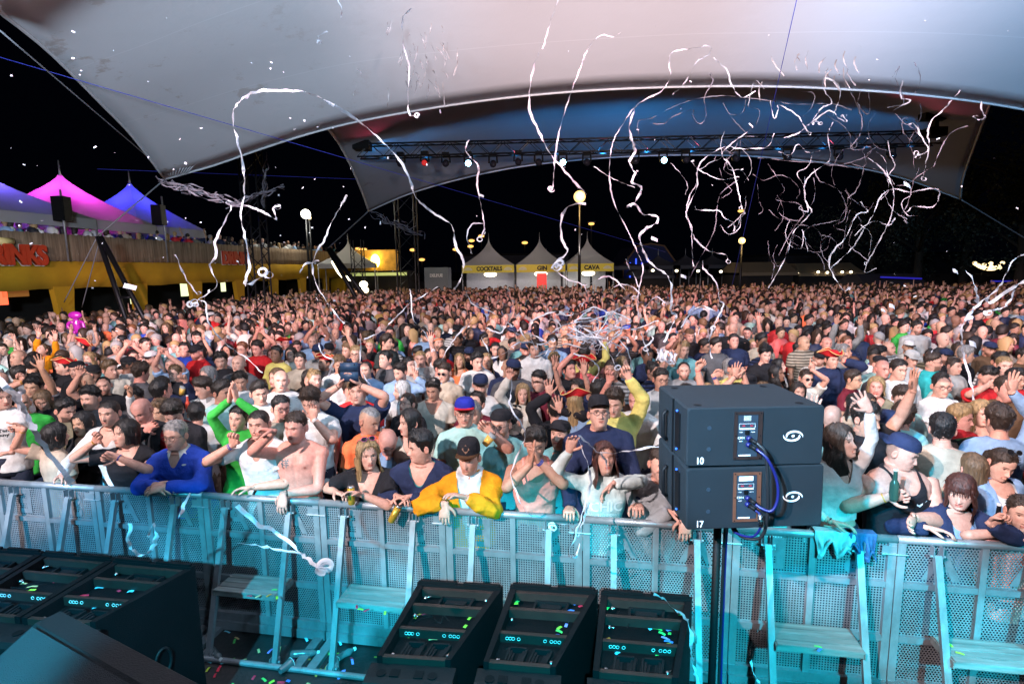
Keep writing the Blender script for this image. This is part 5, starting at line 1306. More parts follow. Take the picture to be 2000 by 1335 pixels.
lamp(1449, 470, 34, .20, (1, .62, .22), 2.4, 'smaller round orange lamp on a pole', power=200)
lamp(597, 418, 36, .30, (1, .96, .80), 9, 'dazzling white floodlight on a mast above the yellow stand', power=450)
lamp(604, 425, 36.2, .12, (1, .8, .4), 4, 'small warm lamp tucked right of the dazzling floodlight')
for i, (px, py, Y_, lb) in enumerate(((1155, 437, 46, 'small orange lamp above the CAVA tent peak'), (1447, 412, 60, 'tall faint orange lamp above the smaller globe'), (1025, 474, 90, 'orange lamp between cocktail and GIN peaks'), (806, 488, 90, 'orange lamp left of the DELRUE bar'), (824, 507, 100, 'tiny yellow lamp low, right of the tall lattice tower'), (940, 461, 80, 'yellow lamp at the COCKTAILS tent tip'), (921, 470, 85, 'upper orange lamp left of the COCKTAILS peak'), (919, 481, 85, 'lower orange lamp left of the COCKTAILS peak'), (955, 482, 90, 'greenish lamp right of the COCKTAILS peak'), (890, 487, 90, 'orange lamp hidden by the large streamer'), (699, 486, 70, 'orange lamp above the short lattice tower'), (711, 487, 72, 'faint orange lamp beside the one above the short tower'))):
    lamp(px, py, Y_, .0042 * Y_, (1, .50, .12) if i != 8 else (.9, 1, .5), 2.0, lb, kind='head')
def strip_lights(pts, Y_, r_, label, mat, n):
    for i in range(n):
        u = i / (n - 1); j = u * (len(pts) - 1); k = min(int(j), len(pts) - 2); f_ = j - k; q = at_Y(pts[k][0] + (pts[k + 1][0] - pts[k][0]) * f_, pts[k][1] + (pts[k + 1][1] - pts[k][1]) * f_, Y_)
        g = G(); g.ball((0, 0, 0), (r_ * 1.3, r_, r_), 8, 6); o = link('light_bulb', g.mesh('light_bulb', M[mat]), loc=q); tag(o, label, 'light bulb', label)
M['bulbw'] = simple('bulb_warm', (.3, .2, .1), .4, emis=(1, .72, .35), estr=3)
strip_lights([(1904, 514), (1915, 521), (1928, 525), (1940, 525), (1950, 520)], 50, .16, 'bulb in the bright drooping garland right, under the trees', 'bulbw', 14)
strip_lights([(1922, 517), (1935, 514), (1958, 513), (1952, 523), (1936, 520)], 50, .15, 'loose warm bulb just above the bright drooping garland', 'bulbw', 5)
strip_lights([(1557, 533), (1598, 531), (1616, 532), (1645, 531), (1662, 531)], 43.8, .09, 'bulb along the long low marquee edge', 'bulb', 5)
strip_lights([(1275, 528), (1337, 529), (1390, 529), (1462, 534)], 44, .10, 'bulb under the small dark stalls', 'bulb', 5)
strip_lights([(1884, 517), (1868, 544), (1880, 544), (1835, 540)], 52, .12, 'small warm bulb left of the bright garland', 'bulbw', 4)
strip_lights([(652, 512), (662, 530), (672, 541), (686, 545)], 33, .12, 'bulb in the yellow light chain on the pale tent', 'bulb', 14)
strip_lights([(710, 555), (712, 566)], 33, .2, 'yellow glow bulb low beside the short tower', 'bulb', 2)
M['blux'] = simple('blue_led_strip', (0, 0, .2), .5, emis=(.06, .05, 1), estr=.35)
for a, b_, Y_, lb in (((1655, 541), (1700, 541), 43, 'blue light strip under the long marquee'), ((1720, 541), (1800, 544), 39.8, 'thin violet light strip under the dark stall'), ((1935, 549), (2000, 549), 45, 'violet light strip at the far right')):
    q0, q1 = at_Y(*a, Y_), at_Y(*b_, Y_); g = G(); g.tube([q0, q1], .06, 6); tag(link('light_strip', g.mesh('light_strip', M['blux'])), lb, 'light strip')
# fence line closing the field
g = G(); r = empty('site_fence', (8, 50, 0)); g.box((10, 0, 1.0), (90, .06, 2.0)); link('fence_sheet', g.mesh('fence_sheet', M['dark'], False), r)
for k in range(19): g = G(); g.tube([(-35 + k * 5, -.08, 0), (-35 + k * 5, -.08, 2.1)], .04, 6); link('post', g.mesh('post', M['trussm']), r)
tag(r, 'dark sheeted fence closing the field behind the crowd', 'fence')
# ------------------------------------------------------------------ dark trees on the right
M['leaf'] = simple('dark_leaves', (.035, .05, .035), .6, var=.5, vscale=.6); M['bark'] = simple('bark', (.03, .025, .02), .9)
def tree(x, y, h, wd, label, seed):
    rs = np.random.RandomState(seed); r = empty('tree', (x, y, 0)); g = G(); g.tube([(0, 0, 0), (.1, 0, h * .3), (-.1, .1, h * .6), (0, 0, h * .9)], [.35, .28, .18, .05], 9, smooth=3)
    for k in range(9):
        a = rs.rand() * TAU; z = h * (.3 + .5 * rs.rand()); q = Vector((math.cos(a), math.sin(a), .5)) * wd * .4; g.tube([(0, 0, z), Vector((0, 0, z)) + q * .5 + Vector((0, 0, .2)), Vector((0, 0, z)) + q], [.12, .08, .03], 6)
    link('trunk', g.mesh('trunk', M['bark']), r)
    cl = [(rs.randn(3) * np.array([wd * .27, wd * .27, h * .17]) + np.array([0, 0, h * .62]), rs.uniform(.6, 1.5)) for _ in range(46)]
    V_, F_ = [], []
    for c_, rad in cl:
        for _ in range(85):
            d_ = rs.randn(3); d_ /= np.linalg.norm(d_); p = c_ + d_ * rad * rs.rand() ** .4; a = rs.randn(3); a /= np.linalg.norm(a); b2 = np.cross(a, rs.randn(3)); b2 /= np.linalg.norm(b2); s_ = rs.uniform(.07, .16); n0 = len(V_)
            V_ += [p - a * s_, p + b2 * s_ * .5, p + a * s_, p - b2 * s_ * .5]; F_.append((n0, n0 + 1, n0 + 2, n0 + 3))
    g = G(); g.add(V_, F_); link('crown', g.mesh('crown', M['leaf'], False), r); tag(r, label, 'tree', 'dark trees at the right')
for i, (px, Y_, h, wd) in enumerate(((1700, 46, 10, 8), (1790, 44, 12, 9), (1880, 46, 13, 9), (1990, 38, 12, 9), (2090, 36, 13, 9))):
    p = at_Y(px, 530, Y_); tree(p.x, Y_, h, wd, 'dark leafy tree at the right, ' + ['leftmost of the five, beside the marquee', 'second from left, behind the unlit stall', 'tallest, behind the bulb garland', 'nearer one at the photo edge', 'partly out of the photo at far right'][i], 40 + i)
# ------------------------------------------------------------------ the people one can tell apart
CL = dict(white=(.72, .72, .72), offwhite=(.60, .57, .52), grey=(.30, .31, .32), lgrey=(.45, .46, .46), dgrey=(.10, .10, .11), black=(.014, .014, .018), navy=(.018, .028, .075), blue=(.02, .06, .42), sky=(.26, .40, .62), teal=(.16, .38, .40), mint=(.40, .66, .62),
          green=(.04, .42, .06), yellow=(.70, .60, .18), mustard=(.82, .28, .008), orange=(.95, .20, .07), red=(.55, .02, .025), coral=(.85, .16, .16), pink=(.95, .34, .28), maroon=(.14, .015, .03), beige=(.45, .38, .30), brown=(.12, .07, .04), turq=(.03, .40, .42), cream=(.66, .62, .54), purple=(.16, .06, .28), khaki=(.2, .18, .12))
def TEE(c, **k): return dict(name='shirt', offs=.014, sleeve=1, color=CL[c], **k)
def LONG(c, nm='shirt', **k): return dict(name=nm, offs=.018, sleeve=4, color=CL[c], **k)
def JKT(c, **k): return dict(name='jacket', offs=.032, sleeve=4, color=CL[c], cut='open', **k)
def TANK(c): return dict(name='tank_top', offs=.012, sleeve=0, color=CL[c], cut='tank')
class _H(dict):
    def __getitem__(s, k): return next(v for q, v in s.items() if k in q)
HEROES = _H()
PEOPLE = []          # (x, y) of everybody placed
def hero(px, py, label, d=None, h=None, sex='m', **k):
    if d is not None: E = on_row(px, py, d)
    else: E = at_h(px, py, h if h else (1.64 if sex == 'm' else 1.55))
    sp = dict(sex=sex, eye=E, skin=SK[k.pop('skin', 'fair')], seed=len(PEOPLE) + 3, wide=.94 + .12 * random.Random(len(PEOPLE) * 7).random(), nose=.8 + .5 * random.Random(len(PEOPLE) * 5).random(), mouth=k.pop('mouth', ''), **k)
    if 'hairc' in sp and isinstance(sp['hairc'], str): sp['hairc'] = HC[sp['hairc']]
    hair_ = sp.get('hairc', HC['brown']); sp['browc'] = tuple(min(1, x * 1.4 / s_) for x, s_ in zip(hair_, sp['skin'])) if max(hair_) < .2 else (.45, .33, .25)
    if sp.get('hair') in ('buzz', 'thin', 'bald'): sp['scalp'] = tuple(min(1.0, x / s_ * 1.2 + .12) for x, s_ in zip(hair_, sp['skin'])); sp['scalpk'] = .35 if sp['hair'] == 'bald' else .7
    if sp.get('beard'): sp['beardc'] = tuple(min(.8, x / s_ * 1.6 + .1) for x, s_ in zip(hair_ if max(hair_) < .3 else (.2, .15, .1), sp['skin']))
    for key in ('aL', 'aR'):
        a = sp.get(key)
        if a is None: continue
        if a[0] == 'rail':      # hand resting on the rail at this px
            drop = a[2] if len(a) > 2 else 'grip'
            T = rail_pt(a[1], .028, .045); sp[key] = (T, RN * .4 + Vector((0, 0, -1)) + RD * (-.9 if key == 'aL' else .9), 'grip', dict(dir=tuple(-RN + Vector((0, 0, .05))), n=(0, 0, -1), thumb=tuple(RD * (1 if key == 'aL' else -1))))
            if drop == 'hang': sp[key] = (T + Vector((0, 0, .03)) - RN * .10, (RD * (-.7 if key == 'aL' else .7) + RN * .6), 'relaxed', dict(dir=tuple(-RN * .35 + Vector((0, 0, -1))), n=tuple(RN * -1 * -1), thumb=tuple(RD * (1 if key == 'aL' else -1))))
            if drop == 'rest': sp[key] = (T + Vector((0, 0, .035)) - RN * .02, (RD * (-1 if key == 'aL' else 1) + RN * .3 + Vector((0, 0, -.4))), 'relaxed', dict(dir=tuple(RD * (1 if key == 'aL' else -1) * 1.0 - RN * .45), n=tuple(Vector((0, 0, -1)) - RN * .4), thumb=tuple(-RN + Vector((0, 0, .5)))))
        else:                   # (px, py, towards-camera offset, pose, extra)
            T = at_Y(a[0], a[1], E.y - a[2]); o = dict(a[4]) if len(a) > 4 else {}
            up_ = T.z > E.z - .05; sx = -1 if key == 'aL' else 1
            pole = o.pop('pole', (sx * 1.0, .1, -.6) if not up_ else (sx * 1.0, -.2, -.3)); o.setdefault('n', (0, -1, 0)); o.setdefault('thumb', (-sx, 0, .2))
            sp[key] = (T, Vector(pole), a[3], o)
    r = place_person(sp); rw = random.Random(len(PEOPLE))
    for sx, (E_, W_3) in sp['_arms'].items():      # festival wristbands and watches
        if rw.random() < .6:
            d_ = (W_3 - E_).normalized(); c_ = W_3 - d_ * rw.uniform(.0, .03); g = G(); n_ = rw.choice([1, 1, 2])
            for q in range(n_): g.tube([c_ - d_ * (.012 * q + .006), c_ - d_ * (.012 * q - .002)], .030 * sp['_s'] * min(1.1, sp.get('fat', 1)) * (1 if sp['sex'] == 'm' else .90), 12)
            link('wristband', g.mesh('wristband', M['plain'], False), r, rw.choice([(.5, .02, .03), (.02, .02, .02), (.6, .6, .6), (.5, .25, .03), (.02, .05, .3)]))
    tag(r, label, 'person', 'people in the festival crowd'); PEOPLE.append((sp['loc'].x, sp['loc'].y)); sp['E'] = E; HEROES[label] = sp
    return sp
UP = dict(dir=(0, -.1, 1))
# ---- row at the rail, left to right
hero(4, 775, 'person with dark bob cut off by the left photo edge, white printed tee', d=.50, sex='f', hair='bob', hairc='black', layers=[TEE('white')], hy=60, aR=('rail', 8, 'rest'))
hero(108, 850, 'black-haired woman seen from behind at the left, floral beige top', d=.34, h=1.5, sex='f', hair='bob', hairc='black', b=150, hy=150, layers=[dict(name='shirt', offs=.02, sleeve=1, color=(.55, .42, .32))], aL=(46, 838, .1, 'point', dict(dir=(-1, 0, .2))), aR=None)
hero(163, 826, 'young woman with long black hair puckering her lips', d=.62, sex='f', hair='long', hairc='black', skin='olive', hr=-4, hy=-8, layers=[TEE('black', cut='v')])
hero(214, 806, 'short-haired man in white shirt behind the woman in black', d=.40, hair='buzz', hairc='dark', beard=.45, layers=[dict(name='shirt', offs=.018, sleeve=3, color=CL['white'], cut='v')], hy=6, aL=('rail', 118, 'rest'), lean=8)
hero(246, 845, 'dark-haired woman in black top with raised fist, necklace', d=.16, sex='f', hair='bob', hairc='dark', s=.97, fat=1.12, lean=8, hy=-22, hp=4, layers=[dict(name='shirt', offs=.016, sleeve=1, color=CL['black'], cut='scoop')], aL=(186, 862, .10, 'fist', dict(dir=(.6, -.2, .8), pole=(-1, .1, -1))), aR=(232, 893, .24, 'fist', dict(dir=(-.8, -.4, .35), pole=(1, 0, -.6))))
hero(343, 850, 'grey-haired man with glasses in bright blue sweater leaning on rail', d=.14, hair='short', hairc='grey', glasses='clear', lean=16, fat=1.08, hp=0, hy=-3, collar=CL['white'], layers=[dict(name='sweater', offs=.022, sleeve=4, color=CL['blue'], cut='collar')], aL=(303, 947, .28, 'relaxed', dict(dir=(.9, -.3, -.15), n=(0, .6, -.8), pole=(-1, 0, -.6))), aR=(322, 950, .30, 'relaxed', dict(dir=(-.9, -.3, -.1), n=(0, .5, -.8), pole=(1, 0, -.6))))
hero(277, 800, 'bald man in dark jacket looking down left of centre row', d=.62, hair='bald', hairc='dark', skin='red', hp=-30, layers=[JKT('black')], aL=(286, 840, .22, 'relaxed'))
hero(338, 805, 'brown-haired man bowing his head, red polo and dark hoodie', d=.50, hair='crop', hairc='dark', hp=-38, hy=20, hood=1, layers=[TEE('red'), dict(name='hoodie', offs=.034, sleeve=4, color=CL['black'], cut='open')], aL=None)
hero(177, 778, 'dark-haired man with heavy brows behind the woman with puckered lips', h=1.66, hair='crop', hairc='black', layers=[TEE('dgrey')])
hero(128, 800, 'dark-haired bearded man in profile beside a blond head', h=1.62, hair='short', hairc='black', hy=75, beard=.9, hp=-15, layers=[TEE('khaki')])
hero(84, 780, 'woman with dark blond hair falling over her face, looking down', h=1.54, sex='f', hair='long', hairc='sandy', hp=-25, hy=25, layers=[TEE('black')])
hero(318, 753, 'dark-haired man bending down smiling over a drink', h=1.60, hair='short', hairc='dark', hp=-35, hy=-20, layers=[LONG('navy')], aR=(362, 745, .2, 'fist'))
hero(398, 757, 'young man with brown fringe looking down, white tee and scarf', h=1.66, hair='crop', hairc='brown', hy=-42, hp=-18, layers=[TEE('white')], collar=CL['grey'])
hero(466, 815, 'smiling woman in bright green sleeves clapping overhead', d=.52, sex='f', hair='tied', hairc='dark', mouth='teeth', hr=8, layers=[LONG('green')], aL=(448, 782, .10, 'flat', dict(dir=(.25, 0, 1), n=(1, 0, 0), thumb=(0, .4, 1), pole=(-1, 0, -.5))), aR=(462, 780, .10, 'flat', dict(dir=(-.15, 0, 1), n=(-1, 0, 0), thumb=(0, .4, 1), pole=(1, 0, -.5))))
hero(506, 827, 'dark-haired man in white henley tee, one hand on the rail', d=.18, hair='buzz', hairc='dark', lean=6, layers=[TEE('white', cut='v')], aL=(455, 868, .14, 'fist', dict(dir=(.25, -.1, 1), pole=(-1, .2, -.8))), aR=('rail', 492, 'rest'))
hero(578, 834, 'shirtless man with open mouth at the rail', d=.20, top='none', hair='short', hairc='brown', skin='red', mouth='open', lean=5, hy=-10, s=1.03, aL=(535, 842, .26, 'fist', dict(dir=(-.7, -.3, .25), pole=(-1, -.1, -.7), n=(0, -.4, -1))), aR=('rail', 562, 'hang'))
hero(607, 782, 'man in white tee with grey curls and raised hand behind shirtless man', d=.66, hair='messy', hairc='brown', layers=[TEE('white')], hp=-25, aR=(612, 818, .18, 'relaxed', dict(dir=(.05, 0, 1), pole=(1, 0, -1))), aL=None)
hero(722, 820, 'grey-haired man in neon orange tee seen in profile', d=.62, hair='buzz', hairc='grey', hy=62, hp=-18, b=35, skin='tan', layers=[TEE('orange')])
sp_t = hero(700, 765, 'man in navy tee holding a tablet above his head', d=1.02, hair='short', hairc='brown', layers=[TEE('navy')], hp=8, s=1.03, aL=(664, 752, .12, 'relaxed', dict(dir=(.4, 0, .9), n=(1, -.2, 0), thumb=(.2, -.2, 1))), aR=(703, 752, .12, 'relaxed', dict(dir=(-.4, 0, .9), n=(-1, -.2, 0), thumb=(0, -.2, 1))))
sp_c = hero(718, 886, 'blond woman in black lace top holding a drink can', d=.14, sex='f', hair='longwavy', hairc='blond', glasses='up', framec=(.3, .02, .2), s=.93, fat=1.15, lean=8, hy=28, mouth='', layers=[dict(name='shirt', offs=.016, sleeve=1, color=CL['black'], cut='V')], aL=('rail', 655, 'rest'), aR=(706, 965, .22, 'relaxed', dict(dir=(-.75, -.3, .25), n=(0, -.3, -.3), thumb=(-.3, -.2, 1))))
hero(757, 862, 'bald man in grey-blue tee bowing his head', d=.50, hair='bald', hairc='brown', skin='red', hp=-42, hy=20, lean=14, layers=[TEE('sky')])
hero(822, 872, 'dark-haired man in navy sweater looking left, turquoise collar', d=.16, hair='crop', hairc='black', hy=-62, hp=-4, lean=12, b=-10, layers=[dict(name='undershirt', offs=.012, sleeve=0, color=CL['turq'], cut='v'), dict(name='sweater', offs=.022, sleeve=4, color=CL['navy'], cut='v')], aL=('rail', 772, 'rest'), aR=('rail', 800, 'rest'))
hero(801, 824, 'woman with long black hair in profile, white top', d=.60, sex='f', hair='long', hairc='black', hy=-55, layers=[TEE('cream', cut='v')])
hero(916, 893, 'bearded man in mustard yellow jacket and black flat cap', d=.14, hair='short', hairc='ginger', hat=('caphigh', CL['black'], (.08, .035, .015)), beard=.55, hy=-14, hp=-4, lean=12, hood=1, layers=[TEE('white'), dict(name='jacket', offs=.034, sleeve=4, color=CL['mustard'], cut='open', wr=.018)], aL=('rail', 874, 'hang'), aR=(908, 970, .26, 'relaxed', dict(dir=(-.8, -.35, .35), n=(-.2, -.3, -.9), pole=(1, 0, -.7))))
hero(908, 804, 'young man with round glasses and blue and red cap, teal tee', d=.55, hair='short', hairc='brown', hat=('cap', (.02, .03, .35), (.65, .02, .04)), glasses='clear', mouth='smile', layers=[TEE('mint')], s=1.02)
hero(978, 828, 'man in black backwards cap drinking beer, teal tee', d=.55, hair='buzz', hairc='ginger', hat=('capback', CL['black'], CL['black']), glasses='clear', beard=.9, hy=-25, fat=1.12, layers=[TEE('teal')], aL=(958, 842, .16, 'fist', dict(dir=(-.7, 0, .6), pole=(1, -.2, -.1))))
hero(1046, 866, 'man in pink tank top with both hands clasped at his mouth', d=.22, hair='crop', hairc='dark', eyes='shut', beard=.6, hp=-14, lean=8, layers=[TANK('pink')], skin='tan', aL=(1037, 905, .24, 'flat', dict(dir=(.15, -.1, 1), n=(1, 0, .1), pole=(-1, -.1, -1))), aR=(1052, 900, .24, 'relaxed', dict(dir=(-.35, -.1, 1), n=(-1, 0, 0), pole=(1, -.1, -1))))
hero(1094, 848, 'woman in black cap pursing her lips, grey-green top', d=.62, sex='f', hair='tied', hairc='dark', hat=('cap', CL['black'], CL['black']), hy=-28, hp=12, layers=[TEE('teal')])
hero(1170, 808, 'man in black cap and glasses gazing up open-mouthed, navy hoodie', d=.50, hair='short', hairc='brown', hat=('caphigh', CL['black'], CL['black']), glasses='clear', mouth='open', hp=20, fat=1.1, hood=1, s=1.04, layers=[dict(name='hoodie', offs=.028, sleeve=4, color=CL['navy'])], aL=('rail', 1112), aR=('rail', 1250))
hero(1180, 893, 'woman in white hoodie with long brown hair tossing streamers', d=.17, sex='f', hair='long', hairc='auburn', eyes='shut', hp=14, hy=6, lean=4, hood=1, layers=[dict(name='hoodie', offs=.024, sleeve=4, color=(.62, .70, .68))], aL=(1112, 880, .12, 'relaxed', dict(dir=(.2, -.2, .9), pole=(-1, .2, -.9))), aR=(1198, 945, .30, 'relaxed', dict(dir=(-.7, -.3, -.5), n=(-.3, -.5, -.6), pole=(1, 0, .1))))
hero(1200, 786, 'brown-haired man in yellow hoodie with one arm up', d=1.05, hair='crop', hairc='brown', eyes='shut', hy=-20, hp=-10, hood=1, layers=[dict(name='hoodie', offs=.026, sleeve=4, color=CL['yellow'])], aR=(1228, 738, .10, 'fist', dict(dir=(-.4, 0, 1), pole=(1, 0, -.3))))
hero(1292, 905, 'person in grey sweater half hidden behind the speaker stack', d=.18, hair='short', hairc='brown', fat=1.1, lean=10, layers=[LONG('grey', 'sweater')], aR=('rail', 1335, 'hang'), aL=('rail', 1310, 'rest'))
hero(1640, 862, 'laughing brunette in pale crop top waving beside the speaker', d=.22, sex='f', hair='longwavy', hairc='brown', mouth='teeth', hy=35, hp=14, layers=[dict(name='top', offs=.014, sleeve=3, color=(.72, .62, .58), cut='v', low=1.03)], aR=(1697, 800, .12, 'open', dict(dir=(-.6, 0, .8), pole=(1, 0, -.4))), aL=('rail', 1625, 'rest'))
sp_b = hero(1762, 882, 'stocky man in black sleeveless shirt and backwards navy cap', d=.30, hair='buzz', hairc='brown', hat=('capback', CL['navy'], CL['navy']), skin='fair', fat=1.22, hy=38, hp=-16, eyes='shut', layers=[TANK('black')], aL=(1733, 970, .24, 'fist', dict(dir=(.9, -.1, .2), pole=(-1, 0, -.6))), aR=(1785, 1010, .25, 'relaxed', dict(dir=(-.5, -.4, -.2))))
hero(1876, 958, 'auburn-haired woman with fringe in dark leather jacket', d=.16, sex='f', hair='fringe', hairc='auburn', hy=-42, hp=-8, lean=12, layers=[TEE('sky', cut='scoop'), JKT('navy')], aL=('rail', 1812, 'rest'), aR=(1935, 1022, .22, 'fist', dict(dir=(.3, -.2, .4))))
hero(1955, 905, 'smiling woman with sunglasses on her head and denim jacket', d=.60, sex='f', hair='tied', hairc='brown', glasses='up', mouth='teeth', hy=-5, hp=-18, hr=8, layers=[TEE('white', cut='scoop'), JKT('sky')])
hero(1900, 915, 'woman with straight blond hair seen behind the fringe woman', d=.66, sex='f', hair='long', hairc='sandy', b=170, hy=170, layers=[LONG('teal')])
hero(1840, 838, 'dark-haired man from behind in beige and teal tee', d=.80, b=160, hy=150, hair='short', hairc='black', layers=[TEE('beige')])
hero(1866, 868, 'person in red cap turned away beside the beige tee', d=1.25, b=190, hy=200, hp=-20, hair='short', hairc='dark', hat=('capback', CL['red'], (.02, .05, .02)), layers=[TEE('red')])
hero(1950, 822, 'sandy-haired man from behind in light blue shirt, arm up', d=1.05, b=165, hy=170, hair='crop', hairc='brown', layers=[LONG('sky')], aR=(1975, 765, .0, 'open', dict(dir=(.1, 0, 1))))
hero(1995, 1000, 'person cut by the right photo edge in pink checked top', d=.16, sex='f', hair='tied', hairc='brown', hy=-30, layers=[TEE('pink')], aL=('rail', 1975, 'rest'))
hero(1915, 806, 'blond woman with bare shoulders smiling behind the blue shirt', h=1.58, sex='f', hair='longwavy', hairc='blond', mouth='smile', hy=-10, layers=[TANK('beige')])
hero(1755, 722, 'broad smiling man in plain white tee', h=1.74, hair='short', hairc='dark', mouth='teeth', fat=1.15, layers=[TEE('white')])
hero(1838, 754, 'balding man with glasses smiling, white polo', h=1.66, hair='thin', hairc='dark', glasses='clear', mouth='smile', layers=[TEE('white')], hy=-12)
sp_rh = hero(1625, 702, 'grinning man in red tricorne hat and navy cardigan', h=1.70, hair='short', hairc='dark', hat=('tricorne', CL['red'], None), mouth='teeth', layers=[TEE('navy'), JKT('navy')], aR=(1648, 705, .1, 'fist', dict(dir=(0, 0, 1))))
hero(1724, 720, 'bald red-faced man with moustache beside the broad white tee', h=1.64, hair='bald', hairc='dark', skin='red', mouth='smile', layers=[TEE('dgrey')])
hero(1930, 735, 'man in bright red tee with sunglasses pushed up', h=1.68, hair='short', hairc='dark', glasses='up', hp=-20, layers=[TEE('red')], beard=.6, aL=(1930, 752, .15, 'fist'))
hero(1822, 706, 'bearded man with glasses looking right, turquoise tee', h=1.70, hair='short', hairc='brown', glasses='clear', hy=50, beard=.8, layers=[TEE('turq')])
hero(1762, 778, 'man with brown quiff in profile before the broad white tee', h=1.66, hair='crop', hairc='brown', hy=-30, hp=-12, layers=[TEE('mint')])
hero(1765, 812, 'curly brown-haired woman from behind near the navy cap', h=1.60, sex='f', b=150, hy=140, hair='curly', hairc='brown', layers=[TEE('mint')])
hero(1733, 835, 'person in dark navy bucket-like cap from behind', h=1.58, b=175, hy=180, hair='short', hairc='dark', hat=('caphigh', CL['navy'], CL['navy']), layers=[TEE('teal')])
hero(1575, 738, 'woman in mirrored sunglasses making a horns sign', h=1.56, sex='f', hair='tied', hairc='brown', glasses='dark', mouth='open', layers=[TEE('offwhite')], aR=(1586, 722, .15, 'point', UP))
hero(1670, 790, 'woman with dark hair and glasses between wavers', h=1.56, sex='f', hair='long', hairc='black', glasses='clear', hy=-15, layers=[TEE('beige')])
hero(1625, 815, 'bald head of a man seen behind the laughing brunette', h=1.6, hair='bald', hairc='brown', b=150, hy=140, layers=[TEE('cream')])
# ---- second and third line, centre and left
hero(1021, 768, 'blond woman in white jacket pouting, one hand raised', h=1.58, sex='f', hair='long', hairc='blond', layers=[TEE('cream'), JKT('offwhite')], aL=(995, 738, .12, 'fist', dict(dir=(0, 0, 1))))
hero(1052, 744, 'man with dark side parting looking left in maroon shirt', h=1.68, hair='side', hairc='black', hy=-35, layers=[LONG('maroon')])
hero(1085, 800, 'short-haired person throwing both palms up in black sleeves', h=1.50, hair='short', hairc='dark', b=180, hy=180, layers=[LONG('black')], aL=(1073, 770, .0, 'open', dict(dir=(-.05, 0, 1), n=(0, -1, 0))), aR=(1094, 802, .12, 'open', dict(dir=(-.2, 0, 1), n=(0, -1, 0))))
hero(1123, 786, 'person in large red tricorne hat with gold trim turned away', h=1.60, sex='f', b=160, hy=165, hair='long', hairc='blond', hat=('tricorne', CL['red'], None), hatrot=30, hattilt=18, layers=[LONG('sky')])
hero(1170, 765, 'dark-haired man from behind with sunglasses on his head', h=1.64, b=150, hy=130, hair='crop', hairc='dark', layers=[LONG('navy')])
hero(1196, 722, 'smiling brunette gazing up right with long hair', h=1.60, sex='f', hair='long', hairc='brown', mouth='teeth', hy=30, hp=15, layers=[TEE('black')])
hero(1140, 712, 'man in coral red hoodie and red tricorne from behind', h=1.70, b=155, hy=150, hair='buzz', hairc='dark', hat=('tricorne', CL['red'], None), hatrot=20, hood=1, layers=[dict(name='hoodie', offs=.028, sleeve=4, color=CL['coral'])])
hero(1044, 682, 'tall young man in white hoodie staring ahead, brown tousled hair', h=1.86, hair='messy', hairc='brown', beard=.4, hood=1, layers=[dict(name='hoodie', offs=.024, sleeve=4, color=CL['white'])])
hero(1112, 722, 'blue-shirted man with arm straight up beside the coral hoodie', h=1.66, hair='short', hairc='dark', hy=30, hp=15, skin='red', layers=[TEE('black')], aL=(1120, 690, .05, 'fist', UP))
hero(755, 668, 'tall man in dark polo standing side-on', h=1.86, hair='crop', hairc='brown', hy=75, b=60, beard=.5, layers=[dict(name='polo', offs=.018, sleeve=1, color=(.03, .04, .04))])
hero(782, 726, 'dark-haired bearded man in light blue shirt looking down left', h=1.66, hair='side', hairc='dark', hy=-30, hp=-12, beard=.7, layers=[LONG('sky')], aR=(812, 738, .2, 'point', UP))
hero(868, 728, 'man in round sunglasses and pale blue collar', h=1.66, hair='side', hairc='brown', glasses='dark', hy=-20, collar=CL['sky'], layers=[LONG('beige')])
hero(846, 760, 'tanned smiling man with sunglasses on his dark hair, cream polo', h=1.64, hair='side', hairc='dark', glasses='up', skin='tan', mouth='smile', hy=-10, hp=-14, layers=[TEE('cream', cut='v')])
hero(796, 788, 'woman in oval glasses tilting back her head', h=1.54, sex='f', hair='tied', hairc='brown', glasses='clear', hp=16, hy=-35, layers=[LONG('black')])
hero(785, 762, 'woman with silver blond hair beside the light blue shirt', h=1.54, sex='f', hair='bob', hairc='white', hy=-70, layers=[TEE('white')])
hero(930, 788, 'man in sunglasses leaning his head back, dark red tee', h=1.60, hair='short', hairc='dark', glasses='dark', hy=-25, hp=25, layers=[TEE('maroon')])
hero(1005, 822, 'dark-haired person from behind with round sunglasses pushed up', h=1.55, b=150, hy=140, sex='f', hair='bun', hairc='black', glasses='up', layers=[TEE('black')])
hero(586, 704, 'dark short-haired man smiling in pale beige tee', h=1.70, hair='short', hairc='dark', mouth='smile', hy=10, layers=[TEE('beige')], s=1.04)
hero(603, 740, 'brunette in black leather jacket smiling to the right', h=1.56, sex='f', hair='longwavy', hairc='dark', mouth='smile', hy=25, layers=[TEE('black'), JKT('black')])
hero(715, 722, 'balding dark-haired man next to the tablet', h=1.64, hair='thin', hairc='black', hy=-8, layers=[TEE('sky')])
hero(325, 640, 'man with very long wavy light brown hair, black tee', h=1.72, hair='longwavy', hairc='sandy', layers=[TEE('black')])
hero(284, 672, 'man in grey hooded sweatshirt turned to the right', h=1.68, b=60, hy=70, hair='short', hairc='dark', hood=1, layers=[dict(name='hoodie', offs=.028, sleeve=4, color=CL['grey'])])
hero(215, 722, 'laughing fair-haired young man in profile, cream tee', h=1.70, hair='crop', hairc='sandy', hy=70, mouth='teeth', layers=[TEE('cream')], b=40)
hero(252, 712, 'dark-skinned man in black cap and tight white long-sleeve shirt', h=1.66, skin='brown', b=130, hy=120, hair='buzz', hairc='black', hat=('cap', CL['black'], CL['black']), fat=1.15, layers=[LONG('white')])
hero(150, 722, 'man in black snapback with red patch looking ahead', h=1.66, hair='buzz', hairc='dark', hat=('capback', CL['black'], (.4, .03, .03)), beard=.5, layers=[TEE('black')])
